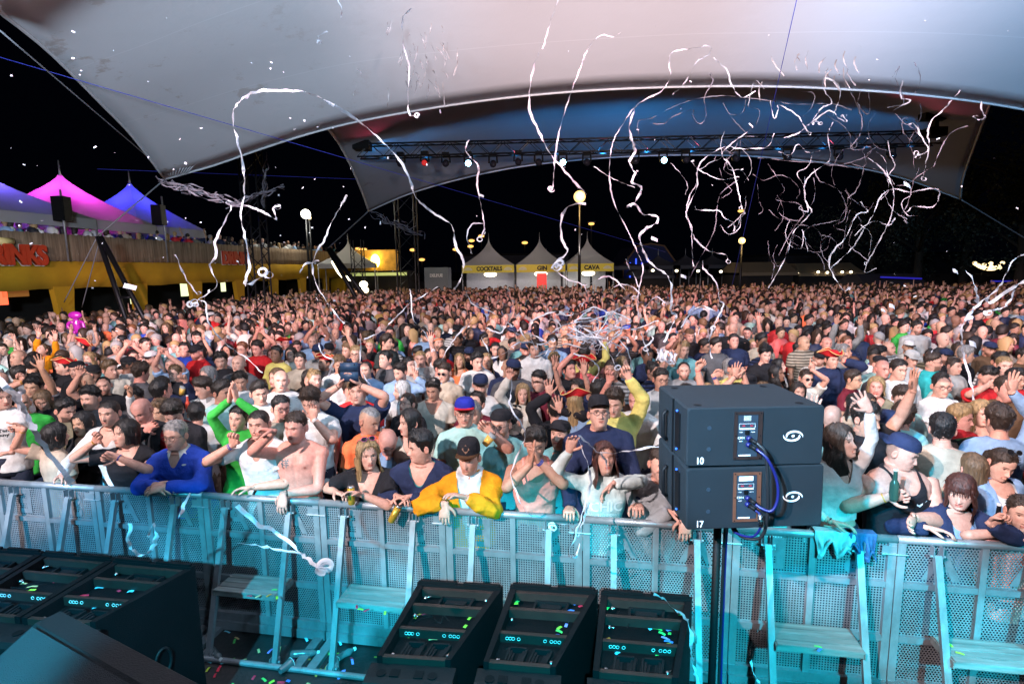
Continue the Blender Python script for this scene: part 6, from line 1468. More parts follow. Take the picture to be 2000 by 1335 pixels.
hero(182, 730, 'man in black cap in left profile behind fair-haired youth', h=1.64, hair='buzz', hairc='dark', hat=('capback', CL['black'], CL['black']), hy=-75, layers=[TEE('grey')])
hero(70, 747, 'dark-haired man in left profile with fist before his face', h=1.63, hair='short', hairc='black', hy=-70, layers=[TEE('khaki')], aL=(48, 745, .15, 'fist', dict(dir=(-.3, 0, .6))))
hero(82, 683, 'woman in mustard blouse raising both arms, looking up', h=1.66, sex='f', hair='tied', hairc='sandy', hp=28, layers=[dict(name='blouse', offs=.022, sleeve=3, color=CL['mustard'])], aL=(76, 645, .10, 'open', dict(dir=(.1, 0, 1))), aR=(108, 662, .12, 'open', dict(dir=(.1, 0, 1))))
hero(157, 676, 'man in sunglasses and tilted red tricorne looking up, white top', h=1.66, hair='short', hairc='dark', glasses='dark', hat=('tricorne', CL['red'], None), hy=-35, hp=25, layers=[LONG('offwhite')], hattilt=-15)
hero(175, 700, 'blond girl with centre parting beneath the red tricorne man', h=1.56, sex='f', hair='long', hairc='blond', layers=[TEE('teal')])
hero(116, 708, 'pale young woman with long black hair looking at camera', h=1.60, sex='f', hair='long', hairc='black', skin='pale', layers=[TEE('black')])
hero(72, 636, 'man in white shirt with dark moustache farther back left', h=1.72, hair='short', hairc='dark', beard=.5, layers=[TEE('white')], hy=-15, fat=1.1)
hero(5, 682, 'man at left photo edge with arm bent up, white sleeve', h=1.62, hair='buzz', hairc='brown', hy=30, layers=[TEE('white')], aR=(28, 662, .1, 'fist'))
hero(412, 618, 'person in red shirt and pale cap turned away at left', h=1.84, b=160, hy=150, hair='short', hairc='dark', hat=('cap', CL['lgrey'], CL['lgrey']), fat=1.2, layers=[TEE('red')])
hero(388, 660, 'dark-haired man drinking beer, navy tee, left of middle', h=1.66, hair='short', hairc='dark', mouth='smile', layers=[TEE('navy')])
hero(434, 700, 'man with receding dark hair in right profile, dark tee', h=1.64, hair='thin', hairc='black', hy=60, skin='tan', layers=[TEE('dgrey')])
hero(857, 672, 'man in orange headband gazing up, navy top', h=1.66, hair='short', hairc='dark', hat=('band', CL['orange'], None), beard=.8, hy=25, hp=25, layers=[TEE('navy')])
hero(1347, 655, 'man in light brown backwards cap looking down, black tee', h=1.74, hair='buzz', hairc='brown', hat=('capback', CL['brown'], CL['brown']), hp=-8, layers=[TEE('black')], aL=(1322, 660, .15, 'fist'), aR=(1372, 662, .15, 'fist'))
hero(1432, 642, 'big bald man in black tee turned away', h=1.84, b=140, hy=130, hair='bald', hairc='brown', fat=1.25, layers=[TEE('black')])
hero(1495, 692, 'dark curly-haired youth in black tee right of the speaker', h=1.70, hair='curly', hairc='black', skin='pale', hy=-8, hp=-10, layers=[TEE('black')])
hero(1790, 640, 'standing bearded man in grey long-sleeve shirt at right', h=1.84, hair='short', hairc='dark', beard=.7, fat=1.15, layers=[LONG('lgrey')])
hero(1780, 700, 'person in pale grey cap next to broad white tee', h=1.62, hair='short', hairc='brown', hat=('cap', CL['lgrey'], CL['lgrey']), hp=-15, layers=[LONG('white')])
hero(1378, 592, 'man in denim jacket sitting on shoulders above the crowd', h=1.98, hair='short', hairc='brown', layers=[TEE('white'), JKT('sky')], aL=(1358, 598, .1, 'fist'), aR=(1400, 606, .1, 'relaxed'))
# raised arms above the speaker
hero(1340, 772, 'man behind the speaker stack with watch arm raised in a fist', h=1.60, hair='short', hairc='dark', layers=[TEE('white')], aR=(1362, 712, .05, 'fist', dict(dir=(.5, 0, .8))))
hero(1398, 775, 'person behind the stack pointing thumb with bent wrist', h=1.56, sex='f', hair='bob', hairc='brown', layers=[TEE('cream')], aR=(1392, 730, .05, 'fist', dict(dir=(.7, 0, .3))))
hero(1440, 770, 'person hidden behind the stack with open palm above it', h=1.56, hair='short', hairc='brown', layers=[TEE('grey')], aL=(1436, 735, .05, 'open', UP))
hero(1490, 765, 'bare-armed person behind the stack, arm arched over', h=1.58, sex='f', hair='tied', hairc='sandy', layers=[TANK('offwhite')], aL=(1448, 712, .05, 'fist', dict(dir=(-.7, 0, -.3), pole=(.6, 0, 1))))

# ---- prints on clothes, laid onto the cloth
from mathutils.bvhtree import BVHTree
def lay(sp, kid, me, cx, zoff, col, name, mirror=1):
    root = sp['root']; tgt = root if kid is None else [c for c in root.children if c.name.split('.')[0] == kid][0]
    bv = BVHTree.FromPolygons([v.co for v in tgt.data.vertices], [tuple(p.vertices) for p in tgt.data.polygons]); HMt = sp['_HM'].translation; bad = False
    for v in me.vertices:
        x, z = v.co.x + HMt.x + cx, v.co.y + HMt.z + zoff; h = bv.ray_cast(Vector((x, -1.5, z)), Vector((0, 1, 0)))[0]
        v.co = Vector((x, (h.y if h else -.1) - .003, z))
    me.materials.clear(); me.materials.append(M['plain']); o = link(name, me, root, col); return o
def pr(sp, kid, body, size, cx, zoff, col, name='print'):
    c = bpy.data.curves.new('t', 'FONT'); c.body = body; c.size = size; c.align_x = 'CENTER'; c.align_y = 'CENTER'; c.offset = size * .02; c.resolution_u = 3; o = bpy.data.objects.new('t', c); COL.objects.link(o)
    me = bpy.data.meshes.new_from_object(o); me.name = name; bpy.data.objects.remove(o); bpy.data.curves.remove(c); lay(sp, kid, me, cx, zoff, col, name)
def poly(pts):
    me = bpy.data.meshes.new('p'); me.from_pydata([(x, y, 0) for x, y in pts], [], [tuple(range(len(pts)))]); return me
H_ = HEROES
pr(H_['cut off by the left photo edge'], 'shirt', "in d'en\nbunny", .045, .05, -.33, (.02, .02, .02))
pr(H_['grey curls and raised'], 'shirt', 'TEF', .045, -.07, -.32, (.03, .05, .06)); pr(H_['tossing streamers'], 'hoodie', 'CHIC', .105, .0, -.34, (.82, .85, .85)); pr(H_['tossing streamers'], 'hoodie', 'UNITED POWER', .034, .0, -.41, (.8, .83, .83))
pr(H_['mustard yellow jacket'], 'shirt', 'JAR\nR4', .036, .045, -.31, (.30, .02, .08)); pr(H_['shirtless man'], None, '\u7965', .075, -.075, -.28, (.10, .12, .13), 'tattoo')
lay(H_['bright blue sweater'], 'sweater', poly([(.018 * math.cos(q), .007 * math.sin(q)) for q in np.linspace(0, 5.9, 12)]), .09, -.235, (.5, .55, .5), 'chest_badge')
lay(H_['stocky man'], 'tank_top', poly([(-.035, .0), (-.018, -.012), (.05, .018), (-.012, -.026), (-.036, -.012)]), .06, -.32, (.7, .7, .72), 'chest_mark')
lay(H_['mustard yellow jacket'], 'cap', poly([(-.030, 0), (0, -.034), (.030, 0), (0, .034)]), -.016, .098, (.20, .10, .06), 'cap_patch')
lay(H_['broad smiling'], 'shirt', poly([(-.03, .02), (.035, .025), (.03, -.03), (.0, -.04), (-.034, -.02)]), .03, -.30, (.75, .35, .33), 'print')
pr(H_['bright red tee'], 'shirt', 'BIER', .04, .0, -.28, (.8, .8, .8)); pr(H_['dark navy tee, left of'] if 'dark navy tee, left of' in H_ else H_['drinking beer, navy tee'], 'shirt', '26', .03, .06, -.25, (.5, .5, .55))

# ---- things they hold
def item(name, label, cat, builds, loc, rot=(0, 0, 0)):
    r = empty(name, loc); r.rotation_euler = rot
    for nm, g, mt_ in builds: link(nm, g.mesh(nm, mt_), r)
    tag(r, label, cat); return r
def G1(f): g = G(); f(g); return g
M['case'] = simple('dark_blue_case', (.015, .045, .10), .5, bmp=.3); M['can'] = simple('golden_can', (.75, .42, .05), .3, .5, var=.4, vscale=40); M['silver'] = simple('silver_can_top', (.6, .6, .6), .3, .9)
p = at_Y(682, 726, sp_t['E'].y - .16)
item('tablet', 'dark blue cased tablet held up in front of the navy tee man', 'tablet', [('case', G1(lambda g: (g.box((0, 0, .045), (.165, .014, .085)), g.box((0, 0, -.045), (.165, .016, .092)))), M['case']), ('hinge', G1(lambda g: g.tube([(-.08, 0, 0), (.08, 0, 0)], .008, 8)), M['blk']), ('camera_lens', G1(lambda g: g.tube([(.055, -.008, .068), (.055, -.012, .068)], .007, 10)), M['lens'])], p)
def can(px, py, Y_, label, tilt=0): item('drink_can', label, 'drink can', [('can_body', G1(lambda g: g.tube([(0, 0, -.07), (0, 0, -.064), (0, 0, .064)], [.023, .027, .027], 16)), M['can']), ('rim', G1(lambda g: g.tube([(0, 0, .0645), (0, 0, .076)], [.026, .022], 16)), M['silver'])], at_Y(px, py, Y_), (0, tilt, 0))
can(686, 967, rail_pt(690).y - .09, 'slim golden drink can held by the blond woman'); can(771, 1003, rail_pt(771).y - .08, 'small amber drink held by the navy sweater man below the rail', .5)
M['glass'] = simple('green_bottle_glass', (.03, .08, .06), .1); M['beer'] = simple('beer', (.75, .42, .08), .3); M['pcup'] = simple('clear_plastic_cup', (.30, .33, .34), .15)
def bottle(px, py, Y_, label, col='glass', tilt=0, s=1): item('bottle', label, 'bottle', [('bottle_body', G1(lambda g: g.tube([(0, 0, -.09 * s), (0, 0, -.08 * s), (0, 0, .02 * s), (0, 0, .05 * s), (0, 0, .11 * s)], [.024 * s, .029 * s, .028 * s, .014 * s, .011 * s], 14, smooth=2)), M[col]), ('cap', G1(lambda g: g.tube([(0, 0, .108 * s), (0, 0, .122 * s)], .013 * s, 12)), M['white'])], at_Y(px, py, Y_), (0, tilt, 0))
bottle(1747, 950, sp_b['E'].y - .26, 'green glass bottle in the stocky man\'s fist'); bottle(1948, 1018, rail_pt(1945).y - .02, 'dark bottle wrapped in paper held at the right of the rail', 'blk'); bottle(367, 790, at_h(398, 757, 1.66).y - .35, 'small cola bottle with red label near the bowed man', 'redsign', s=.9)
def cup(px, py, Y_, label, tilt=0): item('beer_cup', label, 'cup', [('cup', G1(lambda g: g.tube([(0, 0, -.055), (0, 0, .055)], [.026, .036], 16)), M['pcup']), ('beer', G1(lambda g: g.tube([(0, 0, -.052), (0, 0, .03)], [.0275, .0345], 16)), M['beer'])], at_Y(px, py, Y_), (0, tilt, 0))
cup(955, 858, on_row(978, 828, .55).y - .22, 'plastic cup of beer tipped at the backwards cap man\'s mouth', .7); cup(394, 686, at_h(388, 660, 1.66).y - .25, 'cup of beer held by the dark-haired man in the left crowd'); cup(356, 762, at_h(318, 753, 1.6).y - .2, 'clear cup raised before the bending smiling man', .3)
# magenta inflatable alien
p = at_h(150, 640, 1.75); M['mag'] = simple('magenta_vinyl', (.42, .02, .36), .25, spec=.7)
item('inflatable_figure', 'magenta inflatable figure with round head held above the left crowd', 'inflatable', [('head', G1(lambda g: g.ball((0, 0, .30), (.155, .10, .095), 18, 12)), M['mag']), ('torso', G1(lambda g: g.tube([(0, 0, .24), (.01, 0, .12), (.02, 0, -.02), (.02, 0, -.12)], [.04, .09, .08, .06], 14, smooth=3)), M['mag']), ('arm', G1(lambda g: g.tube([(-.05, 0, .14), (-.16, -.02, .12), (-.18, -.03, .02), (-.10, -.05, -.02)], [.04, .038, .036, .03], 10, smooth=3)), M['mag']), ('arm', G1(lambda g: g.tube([(.07, 0, .14), (.17, -.02, .13), (.20, -.03, .0), (.24, -.04, -.12)], [.04, .038, .036, .028], 10, smooth=3)), M['mag']),
      ('leg', G1(lambda g: g.tube([(-.03, 0, -.08), (-.08, -.03, -.16), (-.12, -.04, -.2)], [.05, .045, .03], 10, smooth=3)), M['mag']), ('leg', G1(lambda g: g.tube([(.06, 0, -.08), (.12, -.03, -.16), (.16, -.04, -.2)], [.05, .045, .03], 10, smooth=3)), M['mag'])], p)

# ------------------------------------------------------------------ the rest of the crowd: individuals copied from built templates
SHIRTS = [('white', 21), ('offwhite', 6), ('grey', 6), ('lgrey', 4), ('dgrey', 6), ('black', 20), ('navy', 13), ('sky', 7), ('teal', 4), ('mint', 3), ('green', 1), ('yellow', 1), ('orange', 1), ('red', 6), ('coral', 1), ('pink', 2), ('maroon', 3), ('beige', 4), ('brown', 2), ('blue', 2), ('khaki', 2)]
SN, SWT = [a for a, b_ in SHIRTS], np.array([b_ for a, b_ in SHIRTS], float); SWT /= SWT.sum()
CN = dict(white='white', offwhite='off-white', grey='grey', lgrey='pale grey', dgrey='charcoal', black='black', navy='navy', sky='light blue', teal='teal', mint='mint', green='green', yellow='yellow', orange='orange', red='red', coral='coral', pink='pink', maroon='maroon', beige='beige', brown='brown', blue='royal blue', khaki='olive')
TP = [('m', 'short', 0, None), ('m', 'crop', 1, None), ('f', 'long', 0, None), ('m', 'buzz', 2, None), ('f', 'longwavy', 1, None), ('m', 'bald', 0, None), ('m', 'short', 3, None), ('f', 'tied', 2, None), ('m', 'side', 0, None), ('m', 'thin', 1, None), ('f', 'bob', 0, None), ('m', 'messy', 2, None), ('m', 'short', 0, 'clear'), ('f', 'long', 3, 'clear'), ('m', 'buzz', 0, 'cap'), ('m', 'short', 4, 'tri'), ('m', 'crop', 4, 'dark'), ('f', 'bun', 0, None), ('m', 'curly', 0, None), ('m', 'short', 5, None)]
def arms_for(k, E, sex):
    x, y, z = E
    return {0: (None, None), 1: ((Vector((x - .22, y - .18, z + .20)), (-1, 0, -.3), 'fist', dict(dir=(.1, 0, 1))), None), 2: (None, (Vector((x + .20, y - .20, z + .26)), (1, 0, -.3), 'open', dict(dir=(0, 0, 1)))),
            3: ((Vector((x - .20, y - .2, z + .28)), (-1, 0, -.2), 'open', dict(dir=(0, 0, 1))), (Vector((x + .22, y - .18, z + .24)), (1, 0, -.2), 'open', dict(dir=(0, 0, 1)))), 4: ((Vector((x - .08, y - .32, z - .26)), (-1, 0, -.8), 'fist', {}), (Vector((x + .10, y - .32, z - .24)), (1, 0, -.8), 'fist', {})),
            5: ((Vector((x - .05, y - .20, z + .22)), (-1, -.1, -.2), 'fist', dict(dir=(.3, 0, 1))), (Vector((x + .07, y - .20, z + .20)), (1, -.1, -.2), 'fist', dict(dir=(-.3, 0, 1))))}[k]
def make_tmpl(i, hi):
    sex, hair, pose, ex = TP[i]; E = Vector((0, 0, 1.63 if sex == 'm' else 1.545)); aL, aR = arms_for(pose, E, sex)
    rs = random.Random(i); sp = dict(sex=sex, eye=E, skin=SK['fair'], seed=100 + i, hair=hair, hairc=HC['brown'], hp=rs.uniform(-10, 14), hy=rs.uniform(-25, 25), hr=rs.uniform(-6, 6), mouth=rs.choice(['', 'smile', 'teeth', '', 'open']), beard=(rs.choice([0, .5, .8, 0]) if sex == 'm' else 0), fat=rs.uniform(.96, 1.12),
             layers=[dict(name='shirt', offs=.016, sleeve=rs.choice([1, 1, 1, 4]), color=(.5, .5, .5), cut=(rs.choice([None, 'v', 'scoop']) if hi and sex == 'f' else None), vox=.016)])
    if hair in ('bald', 'thin', 'buzz'): sp['scalp'] = (.35, .28, .24); sp['scalpk'] = .3 if hair == 'bald' else .6
    if aL: sp['aL'] = (aL[0], Vector(aL[1]), aL[2], dict(aL[3], n=(0, -1, 0), thumb=(1, 0, .2)))
    if aR: sp['aR'] = (aR[0], Vector(aR[1]), aR[2], dict(aR[3], n=(0, -1, 0), thumb=(-1, 0, .2)))
    if ex in ('clear', 'dark'): sp['glasses'] = ex
    if ex == 'cap': sp['hat'] = ('cap', CL['black'], CL['black'])
    if ex == 'tri': sp['hat'] = ('tricorne', CL['red'], None)
    r = place_person(sp, hi); r.location = (0, 0, 0); return r
def drop(o):
    for c in list(o.children): drop(c)
    bpy.data.objects.remove(o)
spots = []; PT = list(PEOPLE)
def free(x, y, r_, pts): return all((x - a) ** 2 + (y - b_) ** 2 > r_ * r_ for a, b_ in pts)
rg = random.Random(5); rowd = .95; grid = {}
def gfree(x, y, r_):
    i, j = int(x // .6), int(y // .6)
    for a in range(i - 1, i + 2):
        for b_ in range(j - 1, j + 2):
            for q in grid.get((a, b_), ()):
                if (x - q[0]) ** 2 + (y - q[1]) ** 2 < r_ * r_: return False
    return True
def gadd(x, y): grid.setdefault((int(x // .6), int(y // .6)), []).append((x, y))
for a, b_ in PEOPLE: gadd(a, b_)
dd = .55
while dd < 36:
    step = .50 if dd < 12 else .56
    s_ = -50.0
    while s_ < 60:
        q = Vector((RA.x, RA.y, 0)) + RD * (s_ + rg.uniform(-.16, .16)) + RN * (dd + rg.uniform(-.14, .14)); s_ += step
        if q.y > 39.5: continue
        # left of the stand's front, or outside the picture
        if (q - L0).dot(LN) > -.7: continue
        if abs(q.x) > 1.04 * q.y + 1.2: continue
        if not gfree(q.x, q.y, .40 if dd < 14 else .36): continue
        if q.y > 36 and rg.random() < .4: continue
        gadd(q.x, q.y); spots.append((q.x, q.y, row_dist(q)))
    dd += .50 if dd < 12 else .60
spots.sort(key=lambda a: (Vector((a[0], a[1], 0))).length)
NIND = 300 - len(PEOPLE)
inner = [a for a in spots if -120 < proj((a[0], a[1], 1.6))[0] < 2120]
# those hidden straight behind the speaker stack are left to the mass
ind = inner[:NIND]; iset = set(ind); mass = [a for a in spots if a not in iset]
ORD = ['first', 'second', 'third', 'fourth', 'fifth', 'sixth', 'seventh', 'eighth', 'ninth', 'tenth', 'eleventh', 'twelfth', 'thirteenth', 'fourteenth', 'fifteenth', 'sixteenth']
def place_words(px):
    for lim, wd in ((60, 'at the left photo edge'), (150, 'below the magenta tent'), (240, 'below the leaning black mast'), (330, 'below the small blue tent'), (420, 'below the canopy corner'), (500, 'below the second red sign'), (560, 'below the yellow stand end'), (640, 'below the white floodlight'), (730, 'below the orange stall'), (800, 'below the tall lattice tower'), (870, 'below the grey container bar'), (960, 'below the COCKTAILS tent'), (1050, 'below the GIN tent'), (1110, 'between GIN and CAVA'), (1180, 'below the big orange lamp'), (1250, 'right of the CAVA tent'), (1330, 'below the neon hall'), (1410, 'below the dark pagodas'), (1490, 'below the smaller orange lamp'), (1600, 'below the long marquee'), (1700, 'below the truss right half'), (1800, 'below the unlit stall'), (1880, 'below the dark trees'), (1950, 'below the bulb garland'), (2300, 'at the right photo edge')):
        if px < lim: return wd
seen = {}; used_t = {}
HCN = [('black', 8), ('dark', 10), ('brown', 5), ('sandy', 3), ('blond', 4), ('grey', 2), ('ginger', 1)]; HN = [a for a, b_ in HCN for _ in range(b_)]
POSE = {0: '', 1: 'fist up', 2: 'palm up', 3: 'both arms up', 4: 'fists at chest', 5: 'hands overhead'}
EX = {None: '', 'clear': 'glasses', 'dark': 'sunglasses', 'cap': 'black cap', 'tri': 'red tricorne'}
SKW = ['fair'] * 6 + ['pale'] * 2 + ['red'] * 3 + ['tan'] * 3 + ['olive'] * 2 + ['brown']
tmpl = {}
for x, y, d_ in ind:
    hi = y < 8.6
    w8 = [6 if TP[i][2] == 0 else 1.1 if TP[i][3] != 'tri' else .8 for i in range(len(TP))]; i = rg.choices(range(len(TP)), w8)[0]
    if (i, hi) not in tmpl: tmpl[(i, hi)] = make_tmpl(i, hi)
    r = copy_tree(tmpl[(i, hi)]); sex, hair, pose, ex = TP[i]
    r.location = (x, y, 0); away = rg.random() < .10
    r.rotation_euler = (0, 0, math.atan2(x, y) * .0 + R(rg.gauss(0, 24) if not away else rg.uniform(120, 240))); sc_ = rg.uniform(.95, 1.06); r.scale = (sc_, sc_, sc_)
    skn = rg.choice(SKW); j_ = rg.uniform(.88, 1.1); hcn = rg.choice(HN) if skn != 'brown' else 'black'; cn = rng.choice(SN, p=SWT)
    r.color = tuple(v_ * j_ for v_ in SK[skn]) + (1,); jj = rg.uniform(.85, 1.1)
    for c in r.children:
        nm = c.name.split('.')[0]
        if nm == 'shirt':
            c.color = tuple(v_ * jj for v_ in CL[cn]) + (1,)
            if c.data.materials[0] is not M['shirtp']: c.data.materials[0] = M['shirtp']
        elif nm == 'hair': c.color = HC[hcn] + (1,)
        elif nm == 'trousers': c.color = rg.choice([(.02, .025, .05), (.03, .05, .1), (.02, .02, .02), (.15, .12, .09)]) + (1,)
        elif nm == 'cap': cc = rg.choice(['black', 'navy', 'white', 'black']); c.color = CL[cc] + (1,)
    px = proj((x, y, 1.6))[0]; who = {'m': 'man', 'f': 'woman'}[sex]
    hw = {'bald': 'bald', 'thin': 'balding'}.get(hair, {'black': 'black-haired', 'dark': 'dark-haired', 'brown': 'brown-haired', 'sandy': 'fair-haired', 'blond': 'blond', 'grey': 'grey-haired', 'ginger': 'ginger'}[hcn])
    long_ = {'long': 'straight long-haired', 'longwavy': 'wavy long-haired'}.get(hair)
    extra = [e for e in (POSE[pose], EX[ex] if ex != 'cap' else EX[ex], 'turned away' if away else '') if e][:1]
    rown = int(d_ / .55); rw = (ORD[rown] + ' row') if rown < 16 else 'far row'
    lab = ' '.join([hw, who, 'in', CN[cn]] + ((['with'] if extra[0] not in ('turned away',) else []) + [extra[0]] if extra else []) + [rw, place_words(px)])
    if lab in seen: lab = lab.replace(hw + ' ' + who, ('shorter ' if sc_ < 1 else 'taller ') + hw + ' ' + who, 1)
    if lab in seen: lab = lab.replace(rw, rw + ' right side')
    seen[lab] = 1
    tag(r, lab, 'person', 'people in the festival crowd')
for r in tmpl.values(): drop(r)

# ------------------------------------------------------------------ the far crowd and the balcony guests as one mass
def low_template(sex, hair, pose):
    V_, F_, K = [], [], []
    def addg(g, k):
        n0 = sum(len(v) for v in V_); a = g.arr(); V_.append(a); F_.extend([tuple(i + n0 for i in f) for f in g.f]); K.extend([k] * len(a))
    z = 1.63 if sex == 'm' else 1.55; s = 1 if sex == 'm' else .93
    g = G(); g.loft([[(a * 1.08 * s * math.cos(q), b_ * 1.08 * s * math.sin(q), zz * s) for q in [TAU * k / 8 for k in range(8)]] for zz, a, b_ in ((.84, .17, .12), (1.05, .155, .11), (1.27, .185, .125), (1.40, .190, .105), (1.47, .13, .07), (1.50, .06, .055))], True); addg(g, 2)
    for sx in (-1, 1): g = G(); g.tube([(sx * .09, 0, .86 * s), (sx * .1, 0, .02)], [.09, .055], 6); addg(g, 3)
    g = G(); g.tube([(0, .01, z - .16), (0, .0, z - .08)], [.055, .052], 6); addg(g, 0)
    n = 10; th = np.arange(n) / n * TAU; rings = []
    for zz in (-.125, -.10, -.06, -.02, .02, .06, .10, .116): x, y = head_surface(np.full(n, zz), th); rings.append(np.stack([x, y - .012 * gs(np.full(n, zz), -.03, .02) * (np.cos(th) > .99), np.full(n, z + zz)], -1))
    g = G(); g.loft(rings, True); addg(g, 0)
    g = G(); g.tube([(0, -.086, z - .005), (0, -.108, z - .038)], [.006, .012], 5); addg(g, 0)
    for sx in (-1, 1): g = G(); g.ball((sx * .031, -.082, z + .002), (.015, .008, .008), 5, 4); addg(g, 4)
    g = G(); g.ball((0, -.086, z - .068), (.024, .010, .006), 6, 4); addg(g, 5)
    if hair != 'bald':
        g = G(); rings = []
        for u in np.linspace(0, 1, 6):
            a = np.abs((th + math.pi) % TAU - math.pi); lo = np.interp(a, [0, .8, 1.5, math.pi], [.068, .05, -.02, -.06]) if hair == 'short' else np.interp(a, [0, .6, .9, math.pi], [.07, .05, -.20, -.24])
            zz = lo + (.118 - lo) * u; x, y = head_surface(np.clip(zz, -.0, .116), th, .016); rings.append(np.stack([x, y, z + zz + .012 * u], -1))
        g.loft(rings, True); addg(g, 1)
    for sx in (-1, 1):
        up_ = (pose == 3) or (pose == 1 and sx < 0) or (pose == 2 and sx > 0); S_ = Vector((sx * .18 * s, 0, 1.40 * s))
        if up_: E_, W_2 = S_ + Vector((sx * .14, -.12, .16)), S_ + Vector((sx * .06, -.18, .42))
        else: E_, W_2 = S_ + Vector((sx * .07, -.03, -.27)), S_ + Vector((sx * .03, -.18, -.45))
        g = G(); g.tube([S_, S_.lerp(E_, .6)], [.065, .058], 6); addg(g, 2)
        g = G(); g.tube([S_.lerp(E_, .5), E_, W_2], [.045, .040, .027], 6); addg(g, 0)
        d_ = (W_2 - E_).normalized() if not up_ else Vector((0, 0, 1)); g = G(); g.tube([W_2, W_2 + d_ * .06, W_2 + d_ * .11], [.03, .042, .03], 6, flat=.5)
        if up_:
            for q in (-1, 0, 1): g.tube([W_2 + d_ * .10 + Vector((q * .022, 0, 0)), W_2 + d_ * .17 + Vector((q * .034, 0, 0))], [.010, .007], 4)
        addg(g, 0)
    tri_ = []; 
    return np.vstack(V_), F_, np.array(K)
LT = [low_template(s, h_, p) for s in 'mf' for h_ in (('short', 'bald') if s == 'm' else ('long', 'long')) for p in (0,) * 34 + (1, 2, 3)]
def crowd_mass(name, pts, label, seed, dark=1.0):
    rs = np.random.RandomState(seed); VV, CC, FF = [], [], []; n0 = 0
    lc, ls = [], []
    for (x, y, z0, rz) in pts:
        i = rs.randint(len(LT)) if rs.rand() > .3 else 0; V_, F_, K = LT[i]; s_ = rs.uniform(.94, 1.06); c_, sn_ = math.cos(rz), math.sin(rz)
        v = V_ * s_; vv = np.stack([v[:, 0] * c_ - v[:, 1] * sn_ + x, v[:, 0] * sn_ + v[:, 1] * c_ + y, v[:, 2] + z0], -1)
        sk_ = np.array(SK[SKW[rs.randint(len(SKW))]]) * rs.uniform(.85, 1.1); pal = np.array([sk_, HC[HN[rs.randint(len(HN))]], np.array(CL[rs.choice(SN, p=SWT)]) * rs.uniform(.8, 1.1), (.02, .025, .04), sk_ * .18, sk_ * np.array((.7, .3, .3))])
        VV.append(vv); CC.append(pal[K]); 
        for f in F_: lc.extend([q + n0 for q in f]); ls.append(len(f))
        n0 += len(vv)
    V_ = np.vstack(VV).astype(np.float32); C_ = np.ones((len(V_), 4), np.float32); C_[:, :3] = np.vstack(CC)
    me = bpy.data.meshes.new(name); me.vertices.add(len(V_)); me.vertices.foreach_set('co', V_.ravel()); me.loops.add(len(lc)); me.loops.foreach_set('vertex_index', np.array(lc, np.int32)); me.polygons.add(len(ls))
    st = np.concatenate([[0], np.cumsum(ls)[:-1]]).astype(np.int32); me.polygons.foreach_set('loop_start', st); me.polygons.foreach_set('loop_total', np.array(ls, np.int32)); me.polygons.foreach_set('use_smooth', [True] * len(ls)); me.update(calc_edges=True)
    a = me.color_attributes.new('Col', 'FLOAT_COLOR', 'POINT'); a.data.foreach_set('color', C_.ravel()); me.materials.append(M['mass'])
    o = link(name, me); tag(o, label, 'crowd', kind='stuff'); return o
pts = [(x, y, 0, R(rg.gauss(0, 28)) if rg.random() > .1 else rg.uniform(2, 4)) for x, y, d_ in mass]
crowd_mass('crowd', pts, 'dense crowd filling the field behind the nearer people', 3)
bp = []
for k in range(95):
    u = -3 + 29.5 * (k / 95) + rg.uniform(-.15, .15); w_ = rg.uniform(.35, .6) if k % 3 else rg.uniform(.9, 1.6); q = L0 + LD * u + LN * w_
    bp.append((q.x, q.y, 3.19, lrot + R(90) + R(rg.gauss(0, 30)) + 0))
crowd_mass('balcony_crowd', bp, 'people standing along the reed balcony rail under the tents', 9)
# ------------------------------------------------------------------ paper streamers in the air
m, t, b = nt('streamer_paper'); b.inputs['Roughness'].default_value = .7; b.inputs['Base Color'].default_value = (.76, .80, .90, 1); b.inputs['Specular IOR Level'].default_value = .2
tr = t.nodes.new('ShaderNodeBsdfTranslucent'); tr.inputs[0].default_value = (.7, .7, .75, 1); mx = t.nodes.new('ShaderNodeMixShader'); mx.inputs[0].default_value = .3
t.links.new(b.outputs[0], mx.inputs[1]); t.links.new(tr.outputs[0], mx.inputs[2]); t.links.new(mx.outputs[0], t.nodes['Material Output'].inputs[0]); M['paper'] = m
M['paperd'] = simple('grey_streamer', (.22, .20, .24), .7)
SG = 'paper streamers in the air'
def ribbon(pts, wd, mat='paper', twist=3.0, seed=0, k=6):
    rs = np.random.RandomState(seed); P, _ = catmull([Vector(p) for p in pts], [0] * len(pts), k)
    # little crinkles
    g = G(); rows = []; n = len(P); ph = rs.rand(4) * 6.28; up = Vector((rs.randn() * .3, rs.randn() * .3 - .6, 1)).normalized(); L_ = 0
    for i in range(n):
        tg = (P[min(i + 1, n - 1)] - P[max(i - 1, 0)]).normalized(); L_ += (P[i] - P[i - 1]).length if i else 0
        a = 1.2 * math.sin(L_ * twist * 1.6 + ph[0]) + .7 * math.sin(L_ * twist * 4.1 + ph[1])
        view = Vector((0, 1, -.1)); s0 = tg.cross(view); s0 = s0.normalized() if s0.length > 1e-3 else up; s1 = tg.cross(s0).normalized()
        d = s0 * math.cos(a) + s1 * math.sin(a); p = P[i] + s1 * .006 * math.sin(L_ * 31 + ph[2]) + s0 * .004 * math.sin(L_ * 43 + ph[3])
        w_ = wd * (.85 + .15 * math.sin(L_ * 5 + ph[2]))
        rows.append([tuple(p + d * w_ / 2), tuple(p + s1 * .12 * w_ * math.cos(a)), tuple(p - d * w_ / 2)])
    g.loft(rows, False, closed=False); return g
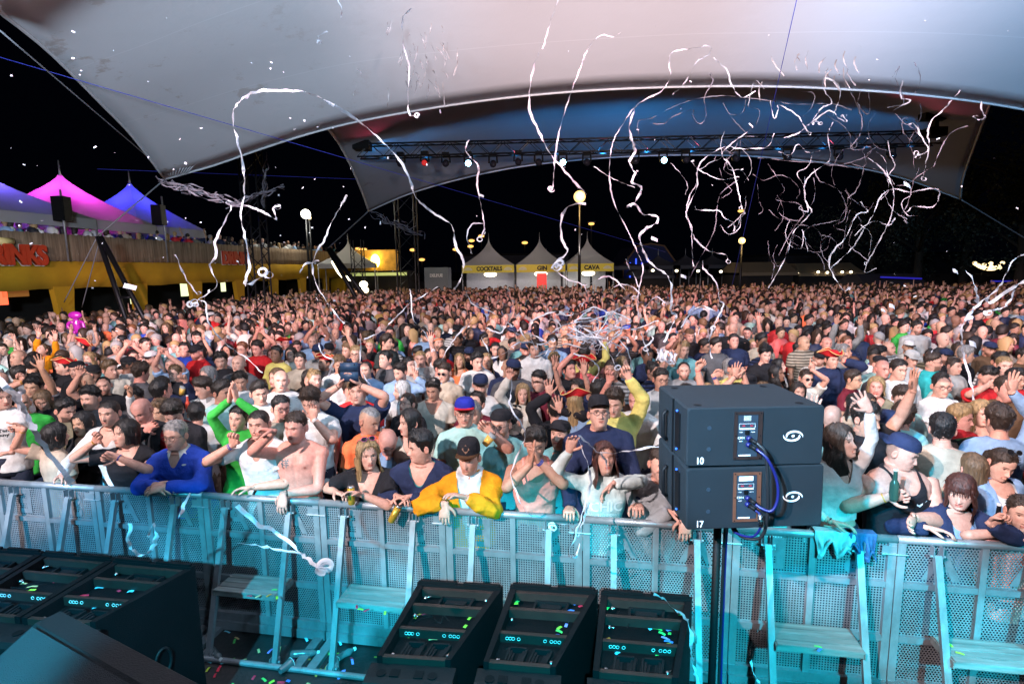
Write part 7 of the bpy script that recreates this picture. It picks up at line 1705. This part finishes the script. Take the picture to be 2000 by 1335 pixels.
def streamer(px, Y_, wd, label, mat='paper', Y1=None, seed=None, twist=3.0, knot=0):
    seed = len(px) * 7 + int(px[0][0]) if seed is None else seed; n = len(px); rs = np.random.RandomState(seed); ph = rs.rand() * 6
    pts = [at_Y(x, y, Y_ + ((Y1 or Y_) - Y_) * i / max(1, n - 1) + .18 * math.sin(i * 1.3 + ph)) for i, (x, y) in enumerate(px)]
    wd *= .70 if mat == 'paper' else .58
    g = ribbon(pts, wd, twist=twist, seed=seed); q = pts[-1]
    if knot:
        for _ in range(knot):
            a9, rr9, t9 = rs.rand() * 6.28, wd * rs.uniform(.7, 1.5), rs.uniform(-.6, .6); kk = [q + Vector((rr9 * (math.cos(a9 + v9) - math.cos(a9)) + wd * .12 * v9 * t9, wd * .2 * math.sin(v9), rr9 * .8 * (math.sin(a9 + v9) - math.sin(a9)) - wd * .1 * v9)) for v9 in np.linspace(0, 7.5, 11)]; r2 = ribbon(kk, wd * .8, seed=seed + _, k=5); g.add(r2.arr(), r2.f)
    o = link('paper_streamer', g.mesh('paper_streamer', M[mat], False)); tag(o, label, 'streamer', SG); return o
S_ = streamer
S_([(462, 268), (455, 235), (460, 208), (482, 188), (505, 178), (545, 177), (600, 181), (652, 206), (702, 238), (742, 272), (780, 312), (800, 350), (812, 385), (845, 415), (882, 440), (890, 480), (905, 510), (900, 545), (887, 565)], 5.2, .050, 'widest white streamer arching like a bow across the upper left', Y1=7.5)
S_([(462, 268), (474, 320), (477, 380), (470, 420), (480, 470), (487, 520), (478, 555), (500, 548), (520, 530)], 5.2, .045, 'streamer hanging straight from the left end of the big arch', knot=2)
S_([(440, 395), (452, 402), (440, 430), (421, 470), (422, 500), (410, 520), (424, 556), (398, 578), (376, 592)], 6.5, .040, 'streamer zigzagging down left of the long hanging one', knot=3)
S_([(445, 392), (470, 398), (505, 410), (528, 422), (540, 428), (534, 405), (548, 402)], 6.5, .038, 'short streamer curling right under the canopy corner', knot=1)
S_([(343, 497), (352, 520), (366, 548), (384, 572)], 6.5, .038, 'short straight streamer end at the left above the crowd', knot=1)
S_([(385, 585), (402, 592), (405, 622), (425, 655), (455, 682), (483, 700), (512, 728)], 6.4, .032, 'streamer slanting down right from the left knot into the crowd')
S_([(678, 380), (660, 412), (644, 441), (634, 468), (619, 490), (610, 522), (620, 560), (641, 592), (655, 612), (672, 632)], 6.6, .036, 'streamer falling in front of the white floodlight mast')
S_([(586, 532), (596, 516), (612, 512), (622, 508)], 6.6, .040, 'small hooked streamer piece beside the floodlight mast')
S_([(1090, 0), (1076, 40), (1060, 96)], 6.5, .03, 'thin streamer entering from the top edge at centre')
S_([(1052, 102), (1038, 150), (1034, 212), (1050, 252), (1072, 296), (1100, 330), (1128, 362), (1146, 379)], 5.6, .040, 'white streamer running down to the big orange lamp')
S_([(1212, 62), (1200, 72), (1170, 70), (1147, 98), (1134, 132), (1120, 168), (1105, 212), (1092, 258), (1084, 310), (1080, 366)], 6.5, .030, 'thin long streamer just right of the lamp streamer', knot=2)
S_([(1144, 397), (1112, 402), (1096, 428), (1098, 468), (1108, 492), (1085, 512)], 6.0, .050, 'streamer curling below the big orange lamp, bundled end', knot=4)
S_([(915, 273), (910, 296), (934, 325), (932, 360), (942, 415), (946, 445), (940, 462)], 7, .034, 'streamer hanging above the COCKTAILS tent', knot=1)
S_([(944, 436), (922, 438), (912, 460), (918, 484), (921, 496)], 7, .028, 'looped curl left of the one above the COCKTAILS tent')
S_([(802, 18), (786, 38), (788, 88), (799, 130), (797, 180), (799, 222), (815, 226)], 7, .038, 'white streamer hanging against the pale canopy, upper middle', knot=1)
S_([(660, 0), (668, 20), (665, 36)], 8, .03, 'tiny streamer end at the top edge'); S_([(640, 62), (622, 70), (630, 84), (620, 78)], 8, .034, 'small curled scrap against the canopy, upper left', knot=2)
S_([(1240, 213), (1229, 248), (1236, 279), (1240, 297), (1229, 316), (1240, 338), (1234, 356), (1252, 364), (1249, 378), (1238, 398), (1226, 404), (1240, 398), (1256, 418), (1280, 421), (1284, 434), (1262, 446), (1250, 462), (1256, 488), (1272, 515), (1300, 535), (1311, 556), (1311, 590), (1311, 607), (1320, 617), (1313, 635), (1297, 668)], 5.8, .044, 'long curling streamer unrolling to the big paper bundle', twist=5)
S_([(1387, 106), (1361, 121), (1350, 142), (1332, 168), (1313, 185)], 8, .028, 'streamer branch right of the thin hooked one'); 
S_([(1387, 106), (1386, 90), (1360, 94), (1314, 102), (1307, 124), (1309, 150), (1292, 178), (1257, 196), (1234, 216), (1215, 245), (1200, 270), (1192, 304), (1191, 354), (1201, 400), (1227, 452), (1247, 497), (1256, 524), (1246, 580), (1250, 640), (1267, 694)], 7.6, .030, 'very long thin streamer from the canopy hook down to the crowd', knot=0)
S_([(1394, 113), (1421, 139), (1427, 162), (1448, 190), (1476, 178)], 8.5, .034, 'short bent streamer at the canopy edge centre right')
S_([(1247, 262), (1247, 237), (1272, 231), (1293, 220), (1323, 205), (1366, 192), (1417, 187), (1468, 192), (1519, 199), (1557, 204), (1625, 203), (1663, 215)], 10, .030, 'faint streamer spanning horizontally before the maroon band', 'paperd')
S_([(1275, 241), (1296, 242), (1314, 228), (1351, 214), (1354, 228), (1367, 242), (1379, 226), (1376, 190), (1392, 160), (1386, 145)], 9, .028, 'looping greyish streamer on the blue band', 'paperd', knot=1)
S_([(1504, 197), (1512, 231), (1520, 214), (1522, 205), (1557, 225), (1570, 246), (1583, 262)], 9, .034, 'zigzag white streamer before the maroon band', knot=1)
S_([(1463, 241), (1469, 250), (1437, 274), (1421, 288), (1410, 304), (1430, 328), (1443, 378), (1449, 408)], 8.2, .032, 'streamer dropping to above the smaller orange lamp', knot=1)
S_([(1358, 404), (1364, 410), (1405, 412), (1413, 424), (1433, 436), (1434, 452), (1446, 428), (1455, 413)], 8.2, .034, 'short horizontal streamer left of the smaller orange lamp', knot=1)
S_([(1512, 260), (1500, 286), (1470, 290), (1440, 290), (1417, 286), (1379, 307), (1363, 330), (1361, 366), (1346, 399), (1340, 420), (1350, 440), (1355, 462), (1373, 482), (1391, 492), (1416, 497), (1422, 506)], 8.4, .034, 'streamer bending from the truss down beside the orange lamp', knot=1)
S_([(1361, 336), (1360, 360), (1348, 380), (1341, 412), (1350, 449), (1352, 490), (1354, 520)], 9, .026, 'thin vertical streamer left of the smaller orange lamp')
S_([(1361, 330), (1398, 348), (1417, 350), (1443, 345)], 9, .026, 'short wavy branch under the truss'); S_([(1440, 352), (1408, 378), (1400, 410), (1395, 450), (1370, 500), (1345, 545)], 9.5, .026, 'thin grey diagonal streamer across the neon hall', 'paperd')
S_([(1372, 510), (1374, 524), (1391, 541), (1402, 560), (1405, 586), (1413, 592), (1408, 608), (1392, 640), (1385, 672)], 7.5, .034, 'streamer falling on the man sitting on shoulders')
S_([(1627, 226), (1640, 192), (1640, 172), (1627, 158), (1609, 154), (1609, 175), (1625, 200), (1606, 210), (1592, 228), (1590, 236), (1600, 238)], 9, .032, 'large loop of streamer at the right canopy edge', knot=1)
S_([(1570, 248), (1592, 234), (1620, 216), (1640, 232), (1654, 238), (1646, 225)], 9, .034, 'bright crumpled streamer cluster below the loop', knot=2)
S_([(1530, 270), (1555, 262), (1567, 255), (1575, 246), (1590, 240)], 9, .034, 'short bright streamer left of the crumpled cluster', knot=1)
S_([(1627, 238), (1617, 264), (1622, 302), (1615, 318), (1587, 338), (1572, 360), (1575, 395), (1585, 412), (1573, 428), (1552, 450), (1545, 466), (1537, 497), (1514, 540), (1501, 562)], 9.2, .032, 'long streamer running down from the loop to the marquee')
S_([(1653, 163), (1673, 203), (1684, 236), (1679, 264), (1672, 274), (1661, 288)], 9.6, .028, 'greyish streamer crossing right of the loop', 'paperd', knot=1); S_([(1681, 177), (1676, 203), (1694, 223), (1699, 205), (1696, 180)], 9.6, .026, 'small looping streamer strand beside the crossing one', 'paperd')
S_([(1763, 158), (1758, 180), (1763, 193), (1777, 194), (1770, 203), (1733, 210)], 9, .032, 'hook-shaped streamer high at right before the maroon band')
S_([(1785, 122), (1795, 138), (1797, 160), (1790, 180)], 9.5, .024, 'broken thin streamer against the canopy upper right', 'paperd', knot=1)
S_([(1876, 176), (1857, 198), (1843, 214), (1820, 235), (1812, 260), (1815, 285), (1809, 316), (1803, 345)], 7.6, .030, 'long streamer near the right end of the truss', knot=1)
S_([(1776, 243), (1786, 242), (1800, 268), (1813, 290), (1806, 300), (1792, 302)], 7.6, .038, 'thick short streamer joining the one at the truss end', knot=2)
S_([(1890, 246), (1862, 256), (1845, 276), (1830, 308), (1822, 325), (1788, 348), (1780, 372), (1772, 400), (1760, 420)], 8.4, .026, 'thin streamer under the right truss end', 'paperd')
S_([(1916, 198), (1918, 218), (1924, 228), (1914, 234), (1900, 228), (1910, 226)], 8, .034, 'small curl at the far right of the canopy edge')
S_([(1694, 307), (1719, 326), (1737, 350), (1746, 380), (1741, 420), (1727, 452), (1708, 488), (1692, 516)], 9, .028, 'streamer descending before the dark trees', knot=1)
S_([(1691, 285), (1684, 296), (1690, 308), (1683, 345), (1672, 372), (1656, 387)], 9.3, .026, 'strand hanging left of the one before the trees', 'paperd')
S_([(1480, 308), (1551, 315), (1615, 320), (1678, 330)], 10.5, .030, 'grey streamer lying along the truss line', 'paperd'); S_([(1615, 324), (1650, 320), (1691, 306), (1702, 290), (1690, 284)], 10, .026, 'grey streamer curling over the truss at right', 'paperd')
S_([(1764, 430), (1772, 436), (1765, 424), (1775, 410), (1786, 403), (1822, 404), (1834, 384), (1832, 370), (1810, 369), (1777, 375), (1744, 369), (1720, 384), (1706, 418), (1691, 441), (1672, 474), (1656, 493), (1622, 524)], 8.6, .032, 'hooked long streamer sweeping under the far canopy right corner')
S_([(1680, 394), (1694, 413), (1673, 420), (1652, 463), (1629, 488), (1619, 512), (1629, 540), (1648, 566), (1661, 561)], 8, .034, 'bright streamer bowing down to the crowd at right', knot=1)
S_([(1748, 426), (1736, 440), (1712, 432), (1690, 440), (1669, 460)], 8.8, .028, 'wavy horizontal streamer crossing the bowing one')
S_([(1572, 345), (1571, 382), (1579, 412), (1562, 408), (1565, 400)], 9.2, .028, 'narrow loop strand left of the trees'); S_([(1589, 347), (1592, 375), (1584, 402), (1560, 432), (1540, 462), (1520, 500)], 9.4, .026, 'second narrow strand left of the trees', 'paperd')
S_([(1652, 426), (1620, 434), (1586, 441), (1570, 452)], 9.4, .024, 'near-level grey strand above the marquee', 'paperd'); S_([(1567, 449), (1573, 470), (1578, 491)], 9, .028, 'short vertical strand above the marquee')
S_([(1500, 320), (1520, 350), (1532, 372), (1516, 390), (1560, 398), (1570, 420)], 10, .024, 'ragged grey strand below the truss middle', 'paperd', knot=1); S_([(1470, 340), (1492, 352), (1520, 342), (1545, 350), (1562, 372), (1556, 388)], 10.2, .024, 'thin grey arc just under the truss right of middle', 'paperd')
S_([(1590, 330), (1600, 352), (1622, 362), (1640, 374), (1652, 400), (1656, 415)], 9.8, .024, 'thin grey strand left of the bright bowing streamer', 'paperd'); S_([(1480, 360), (1482, 390), (1490, 410), (1482, 418)], 9.8, .024, 'short grey strand right of the small lamp', 'paperd')
S_([(1310, 318), (1330, 340), (1343, 362), (1338, 380)], 10, .024, 'thin blue-tinged strand near the brightest stage lamp'); S_([(1160, 325), (1190, 345), (1218, 358), (1240, 366)], 9, .022, 'fine strand slanting into the long curl')
S_([(1500, 470), (1503, 500), (1512, 520), (1507, 545)], 9.5, .026, 'small strand left of the marquee roof', 'paperd'); S_([(1518, 478), (1510, 500), (1520, 520), (1532, 505), (1540, 480)], 9.6, .026, 'loop strand above the marquee roof', 'paperd')
# lower right bundle
S_([(1886, 528), (1902, 550), (1908, 582), (1911, 595)], 5.2, .055, 'broad white streamer end at the right above the crowd'); S_([(1911, 595), (1886, 620), (1878, 646), (1880, 676), (1884, 702), (1896, 745), (1905, 800)], 5.2, .036, 'streamer falling steeply into the right crowd', knot=0)
S_([(2010, 492), (1978, 510), (1960, 546), (1943, 568), (1911, 594), (1890, 618)], 5.0, .040, 'streamer coming in from the right edge above the crowd', knot=2); S_([(2010, 545), (1979, 560), (1940, 588), (1926, 588), (1932, 578)], 4.8, .045, 'curling streamer at the right photo edge'); S_([(1982, 566), (1972, 586), (1958, 601), (1924, 607)], 5.0, .036, 'short kinked streamer at the right under the curl', knot=1)
# tangle above the centre crowd
rs_ = np.random.RandomState(77)
TG = [[(1075, 652), (1100, 635), (1140, 621), (1175, 627), (1196, 640)], [(1107, 660), (1150, 657), (1187, 661), (1205, 650)], [(1197, 652), (1225, 682), (1235, 722)], [(1200, 637), (1225, 642), (1250, 645), (1275, 660), (1260, 678)], [(1035, 627), (1075, 610), (1105, 607)], [(1142, 556), (1146, 576), (1136, 598)], [(855, 560), (822, 580), (800, 592), (787, 606), (760, 632), (745, 647), (712, 662)], [(800, 565), (803, 580), (807, 622), (830, 650), (843, 682)], [(925, 622), (895, 652), (875, 680), (862, 704)], [(910, 570), (925, 595), (962, 610), (1000, 636)], [(705, 660), (704, 712), (716, 742), (750, 785), (752, 832)], [(622, 670), (630, 692), (650, 704), (642, 732)], [(1085, 528), (1108, 545), (1130, 552), (1147, 556), (1180, 540), (1200, 545), (1225, 570)], [(1198, 560), (1215, 555), (1235, 560), (1250, 575), (1235, 580)], [(1222, 505), (1228, 522), (1240, 540), (1246, 560)], [(1015, 640), (1030, 665), (1060, 672), (1080, 660)], [(1060, 700), (1075, 680), (1110, 672), (1140, 680), (1160, 670)], [(1140, 640), (1165, 660), (1190, 690), (1205, 720)], [(960, 700), (985, 690), (1010, 670), (1040, 668)], [(1100, 608), (1130, 612), (1160, 600), (1190, 612)], [(1120, 690), (1150, 700), (1170, 720), (1158, 745)], [(1210, 600), (1196, 612), (1205, 625), (1190, 640)], [(940, 660), (955, 690), (940, 712), (962, 730)], [(1260, 600), (1280, 580), (1300, 590)], [(1330, 640), (1350, 610), (1372, 598), (1398, 608)], [(1390, 700), (1385, 660), (1396, 640)], [(950, 640), (975, 650), (990, 640), (1015, 655)]]
TN = ['arched band over the centre tangle', 'level strip in the middle of the tangle', 'strip falling right from the tangle', 'wavy strip right of the tangle', 'small strip above the tangle left', 'short strip over the CAVA counter', 'slanting strip left of the DELRUE bar', 'strip hanging by the tall dark polo man', 'strip slanting down left of the tangle', 'strip from cocktail tent into crowd', 'strip falling past the tablet', 'little strip left of the tablet', 'crinkled strip before the CAVA tent', 'hooked strip right of the CAVA tent', 'squiggle by the dim grey tent', 'curl beside the white hoodie man', 'strip below the level one', 'strip crossing above the red tricorne', 'strip left of the white hoodie man', 'thin strip high over the tangle', 'curl behind the coral hoodie', 'kinked bit right of the big arch band', 'curl low left of the tangle', 'small strip right of long curl', 'arched strip left of the bald man', 'strip on the brown cap man', 'short bit left of the tangle']
for i, (pl_, nm_) in enumerate(zip(TG, TN)): S_(pl_, 5.6 if pl_[0][1] > 600 else 7, .028, 'paper ' + nm_, seed=300 + i, knot=i % 2)
for i in range(16):
    c_ = (1165 + rs_.randn() * 45, 640 + rs_.randn() * 22); pl_ = [(c_[0] + rs_.randn() * 26, c_[1] + rs_.randn() * 16) for _ in range(5)]
    o = S_(pl_, 5.8, .022, 'loose white paper loop inside the tangle over the centre crowd', seed=500 + i)
for i in range(42):
    c_ = (rs_.uniform(1400, 1800), rs_.uniform(190, 470)); a = rs_.uniform(0, 6.28); pl_ = [c_]
    for q in range(rs_.randint(3, 6)): a += rs_.randn() * .9; pl_.append((pl_[-1][0] + 24 * math.cos(a), pl_[-1][1] + 26 * math.sin(a)))
    S_(pl_, rs_.uniform(9, 12), .020, 'short fine strand among the streamer cluster at upper right', 'paperd' if i % 3 else 'paper', seed=700 + i)
# unrolling paper roll bundle
g = G(); c_ = at_Y(1304, 692, 5.8)
for k in range(6):
    a0 = k * .9; pts = [c_ + Vector((-.10 + k * .035 + .012 * math.cos(q * 2), .05 * math.cos(q + a0), .055 * math.sin(q + a0) - .01 * k)) for q in np.linspace(0, 5.6, 12)]; r2 = ribbon(pts, .04, seed=k, twist=1, k=3); g.add(r2.arr(), r2.f)
tag(link('paper_bundle', g.mesh('paper_bundle', M['paper'])), 'looping white paper bundle in the air over the brown cap man', 'streamer', SG)
# rags of old streamer caught on the corners and in the tower
def rags(c0, c1, n, Y_, label, seed, spread=18):
    rs = np.random.RandomState(seed); g = G()
    for k in range(n):
        u = rs.rand(); x, y = c0[0] + (c1[0] - c0[0]) * u, c0[1] + (c1[1] - c0[1]) * u; dx, dy = (c1[0] - c0[0]) * .35, (c1[1] - c0[1]) * .35
        pl_ = [at_Y(x + dx * (q - 1) * .5 + rs.randn() * spread * .35, y + dy * (q - 1) * .5 + rs.randn() * spread * .3, Y_ + rs.randn() * .2) for q in range(4)]; r2 = ribbon(pl_, .04, seed=seed + k, k=4); g.add(r2.arr(), r2.f)
    o = link('streamer_rags', g.mesh('streamer_rags', M['paperd'])); tag(o, label, 'streamer remnants', kind='stuff')
rags((322, 355), (440, 392), 26, 13, 'old streamer shreds trailing from the canopy corner', 5); rags((522, 300), (515, 380), 12, 20, 'shreds caught high on the lattice tower', 6, 8); rags((450, 400), (530, 372), 16, 16, 'shreds stretched towards the lattice tower', 7, 10); rags((730, 416), (810, 455), 18, 24, 'reddish shreds hanging from the far canopy corner', 8, 14)
# foreground streamers close to the lens
S_([(-10, 738), (22, 762), (45, 800), (72, 850), (100, 890), (125, 922), (142, 942)], 2.6, .060, 'wide blurred-white streamer across the front left people', Y1=3.6, twist=1)
S_([(42, 760), (40, 785), (55, 810), (66, 838)], 2.7, .05, 'short branch at the top of the wide left streamer', twist=1)
S_([(462, 985), (500, 1020), (545, 1042), (580, 1072), (602, 1092), (622, 1106)], 2.9, .034, 'streamer flying diagonally before the barrier steps', Y1=2.6, knot=4, twist=1.5); S_([(466, 1060), (500, 1064), (548, 1074), (585, 1080), (600, 1088)], 2.9, .034, 'lower branch of the streamer before the barrier', twist=1)
S_([(254, 1022), (252, 1062), (268, 1080), (290, 1078), (304, 1052), (300, 1020), (288, 1050)], 3.2, .035, 'pale loop of streamer before the left barrier'); S_([(372, 962), (360, 985), (350, 1010)], 3.6, .045, 'small pale streamer piece at the rail below the blue sweater')
S_([(1000, 735), (998, 765), (996, 792), (1012, 818), (1026, 848), (1012, 885), (998, 925), (1008, 960), (1022, 990), (1040, 1008)], 3.75, .022, 'streamer draped down past the pink tank top man'); S_([(1130, 850), (1152, 868), (1172, 884), (1215, 882), (1255, 876), (1290, 870)], 3.35, .022, 'streamer stretched across the white hoodie woman\'s face')
S_([(1128, 856), (1146, 900), (1154, 940), (1146, 975), (1135, 1010), (1122, 1050), (1112, 1080), (1124, 1086), (1132, 1060)], 3.3, .022, 'streamer hanging from her hand over the rail'); S_([(1172, 884), (1185, 905), (1183, 940)], 3.3, .02, 'short streamer end below her chin'); S_([(1150, 980), (1138, 1020), (1128, 1045), (1118, 1030), (1100, 1022), (1075, 1025)], 3.3, .02, 'looped streamer end at the rail below the white hoodie', knot=2)
S_([(1275, 1158), (1300, 1172), (1322, 1192), (1344, 1212), (1350, 1250), (1352, 1290), (1366, 1340)], 2.55, .026, 'streamer lying over the right cabinet edge, hanging down'); S_([(1466, 1288), (1472, 1312), (1486, 1340)], 2.9, .03, 'streamer end at the foot of the barrier step, bottom')
M['stripa'] = simple('pale_strip', (.62, .58, .60), .7); M['stripb'] = simple('dim_strip', (.48, .45, .48), .7)
# faint streaks high under the canopy
for i in range(60):
    x, y = (820 + rs_.randn() * 55, 40 + rs_.rand() * 160) if i < 44 else (1640 + rs_.randn() * 80, 90 + rs_.rand() * 90); a = rs_.uniform(.9, 1.9); L_ = rs_.uniform(14, 48)
    if y > 175 or x < 640: continue
    Yc = 10.4; p0, p1 = at_Y(x, y, Yc), at_Y(x + math.cos(a) * L_ * (1 if i < 44 else rs_.choice([-1, 1])), y + math.sin(a) * L_, Yc); pm = p0.lerp(p1, .5) + Vector((0, .1, .05))
    g = ribbon([p0, pm, p1], .024, seed=900 + i, k=4); o = link('hanging_strip', g.mesh('hanging_strip', M['strip' + 'ab'[rs_.randint(2)]])); tag(o, 'thin paper strip hanging high under the pale canopy', 'paper strip', 'strips high under the canopy')
# ------------------------------------------------------------------ confetti
def flake(p, s, rot, mat, label, group, name='confetti_flake'):
    g = G(); w_, h_ = s; g.add([(-w_, -h_, 0), (0, -h_, .15 * w_), (w_, -h_, 0), (w_, h_, 0), (0, h_, .15 * w_), (-w_, h_, 0)], [(0, 1, 4, 5), (1, 2, 3, 4)]); o = link(name, g.mesh(name, M[mat], False), loc=p); o.rotation_euler = rot; tag(o, label, 'confetti', group); return o
for i in range(150):
    x, y = rs_.uniform(0, 2000), rs_.uniform(20, 740)
    if i < 45: x, y = rs_.uniform(0, 700), rs_.uniform(60, 620)
    Y_ = rs_.uniform(5, 9.5); s = rs_.uniform(.004, .010); flake(at_Y(x, y, Y_), (s, s * rs_.uniform(1, 2.2)), tuple(rs_.rand(3) * 6.28), 'paper', 'small white paper confetti flake drifting in the night air', 'white confetti in the air')
for (x, y, s_, lb) in ((1278, 467, .045, 'larger white paper scrap beside the long curl'), (940, 382, .03, 'bluish blurred scrap above the COCKTAILS tent'), (1742, 598, .05, 'white rectangular scrap over the right crowd'), (1725, 606, .035, 'small scrap left of the rectangular one'), (1866, 530, .05, 'white scrap near the bulb garland'), (1772, 362, .06, 'blue-white blurred scrap before the far canopy corner'), (1335, 540, .04, 'pale blue scrap before the neon hall'), (1900, 672, .07, 'white crumpled scrap low in the right air'), (1098, 612, .04, 'white scrap over the centre crowd'), (254, 560, .06, 'white paper scrap before the leaning mast')):
    flake(at_Y(x, y, 6), (s_, s_ * .45), (1.2, .3, .4), 'paper', lb, 'white confetti in the air', 'paper_scrap')
CC_ = dict(green=(.10, .60, .12), lime=(.5, .65, .05), red=(.6, .02, .06), tan=(.80, .50, .22), blue=(.05, .20, .70), violet=(.40, .25, .75), orange=(.8, .28, .04), cyan=(.2, .6, .75))
for k_, v_ in CC_.items(): M['cf' + k_] = simple('confetti_' + k_, v_, .6, var=.05)
def on_cab(ci, pts):
    P_, o, H = cabs[ci]
    for (px, py, c_, l_, rz) in pts:
        p = at_h(px, py, H - .066 + .004 * rs_.rand()); flake((p.x, p.y, p.z), (l_ / 2, .0085), (rs_.uniform(-.15, .15), rs_.uniform(-.15, .15), rz), 'cf' + c_, c_.replace('cyan', 'pale blue') + ' confetti strip lying inside the black cabinets', c_ + ' confetti on the cabinets', 'confetti_strip')
on_cab(0, [(824, 1160, 'red', .05, 1.2), (954, 1172, 'blue', .05, .6), (816, 1202, 'orange', .06, 1), (830, 1198, 'red', .04, .3), (900, 1201, 'green', .07, 0), (921, 1197, 'tan', .045, .5), (918, 1206, 'lime', .04, 1), (909, 1222, 'lime', .035, 1.2), (806, 1243, 'orange', .055, 0), (846, 1242, 'tan', .055, 0), (846, 1247, 'tan', .05, .1), (943, 1166, 'cyan', .03, .4)])
on_cab(1, [(1004, 1170, 'lime', .05, .8), (1010, 1175, 'green', .05, 1), (1006, 1178, 'lime', .04, .2), (1128, 1179, 'blue', .05, .1), (1134, 1183, 'red', .03, .4), (1114, 1192, 'blue', .05, -.2), (1112, 1210, 'cyan', .03, .6), (1106, 1220, 'violet', .03, 1.2), (1093, 1225, 'lime', .04, .8), (1092, 1232, 'green', .04, -.4), (1088, 1239, 'blue', .03, 0), (966, 1272, 'red', .04, 1.2)])
on_cab(2, [(1188, 1186, 'green', .04, .8), (1328, 1197, 'green', .03, 1.2), (1285, 1228, 'green', .05, -.5), (1293, 1236, 'green', .04, -.6), (1306, 1230, 'violet', .03, .3), (1308, 1236, 'green', .03, 1.2), (1300, 1246, 'violet', .05, -.6), (1306, 1252, 'blue', .05, -.5), (1306, 1257, 'lime', .03, 0), (1270, 1227, 'cyan', .02, .5), (1188, 1247, 'orange', .03, .5), (1206, 1274, 'cyan', .03, .5), (1290, 1277, 'green', .06, 0)])
on_cab(3, [(241, 1112, 'violet', .05, 0), (328, 1120, 'red', .03, .5), (324, 1124, 'cyan', .03, .2), (312, 1128, 'cyan', .03, 0), (194, 1147, 'cyan', .05, .2), (232, 1153, 'red', .03, -.5), (255, 1154, 'cyan', .04, 0), (162, 1163, 'red', .06, .5), (192, 1185, 'cyan', .06, .5), (134, 1165, 'violet', .02, 1)])
on_cab(4, [(82, 1098, 'orange', .05, .8), (116, 1097, 'red', .06, 0), (136, 1098, 'tan', .05, 0), (38, 1122, 'violet', .04, -.8), (56, 1127, 'lime', .03, 0), (90, 1133, 'green', .05, .1), (117, 1131, 'green', .05, 0), (106, 1135, 'red', .03, -.8), (34, 1136, 'red', .05, 0), (46, 1139, 'tan', .04, 0), (63, 1145, 'tan', .06, .2), (60, 1152, 'lime', .06, .1), (22, 1166, 'blue', .04, 0)])
for i in range(120):
    u = rs_.uniform(-.2, 8); p = Vector((RA.x, RA.y, 0)) + RD * (rs_.choice([rs_.uniform(2.0, 4.0), u])) - RN * rs_.uniform(.05, .75); c_ = list(CC_)[rs_.randint(8)]
    flake((p.x, p.y, .006 + .01 * rs_.rand()), (rs_.uniform(.018, .035), .009), (rs_.uniform(-.3, .3), rs_.uniform(-.3, .3), rs_.rand() * 6), 'cf' + c_, c_.replace('cyan', 'pale blue') + ' confetti strip on the dark pit floor by the barrier', c_ + ' confetti on the pit floor', 'confetti_strip')
for i, (px, py, c_) in enumerate(((536, 1151, 'green'), (525, 1162, 'orange'), (541, 1166, 'lime'), (487, 1163, 'red'), (504, 1164, 'tan'), (697, 1184, 'red'), (704, 1189, 'lime'), (716, 1191, 'red'), (752, 1196, 'lime'), (1598, 1262, 'green'), (1601, 1268, 'blue'), (1855, 1258, 'lime'), (1875, 1275, 'lime'))):
    p = at_h(px, py, .537); flake(p, (.022, .008), (0, 0, i), 'cf' + c_, c_ + ' confetti strip lying on the barrier steps', c_ + ' confetti on the steps', 'confetti_strip')
# crushed bottles and cups on the floor
M['plast'] = simple('clear_plastic', (.10, .12, .13), .12)
for i, (px, py, rz, lb) in enumerate(((594, 1275, .1, 'crushed clear bottle on the floor in the middle of the left bay'), (420, 1275, -.7, 'crumpled clear bottle in the confetti heap by the brace foot'), (668, 1280, .8, 'clear bottle beside the barrier seam'))):
    p = at_h(px, py, .035); item('plastic_bottle', lb, 'bottle', [('bottle_body', G1(lambda g: g.tube([(-.10, 0, 0), (-.09, 0, 0), (.02, .004, 0), (.06, 0, 0), (.10, 0, 0)], [.02, .032, .026, .03, .012], 10, smooth=3)), M['plast']), ('cap', G1(lambda g: g.tube([(.10, 0, 0), (.12, 0, 0)], .014, 10)), M['white'])], p, (0, 0, rz))
for i, (px, py, lb) in enumerate(((558, 1302, 'squashed clear cup near the base rail'), (655, 1300, 'clear cup lying at the barrier seam foot'))):
    p = at_h(px, py, .04); item('plastic_cup', lb, 'cup', [('cup', G1(lambda g: g.tube([(-.05, 0, 0), (.05, 0, .006)], [.026, .038], 14, False)), M['plast']), ('rim', G1(lambda g: g.tube([(.05, .038 * math.cos(q), .006 + .038 * math.sin(q)) for q in np.linspace(0, TAU, 15)], .002, 5, False)), M['white'])], p, (0, 0, 1.0 + i))
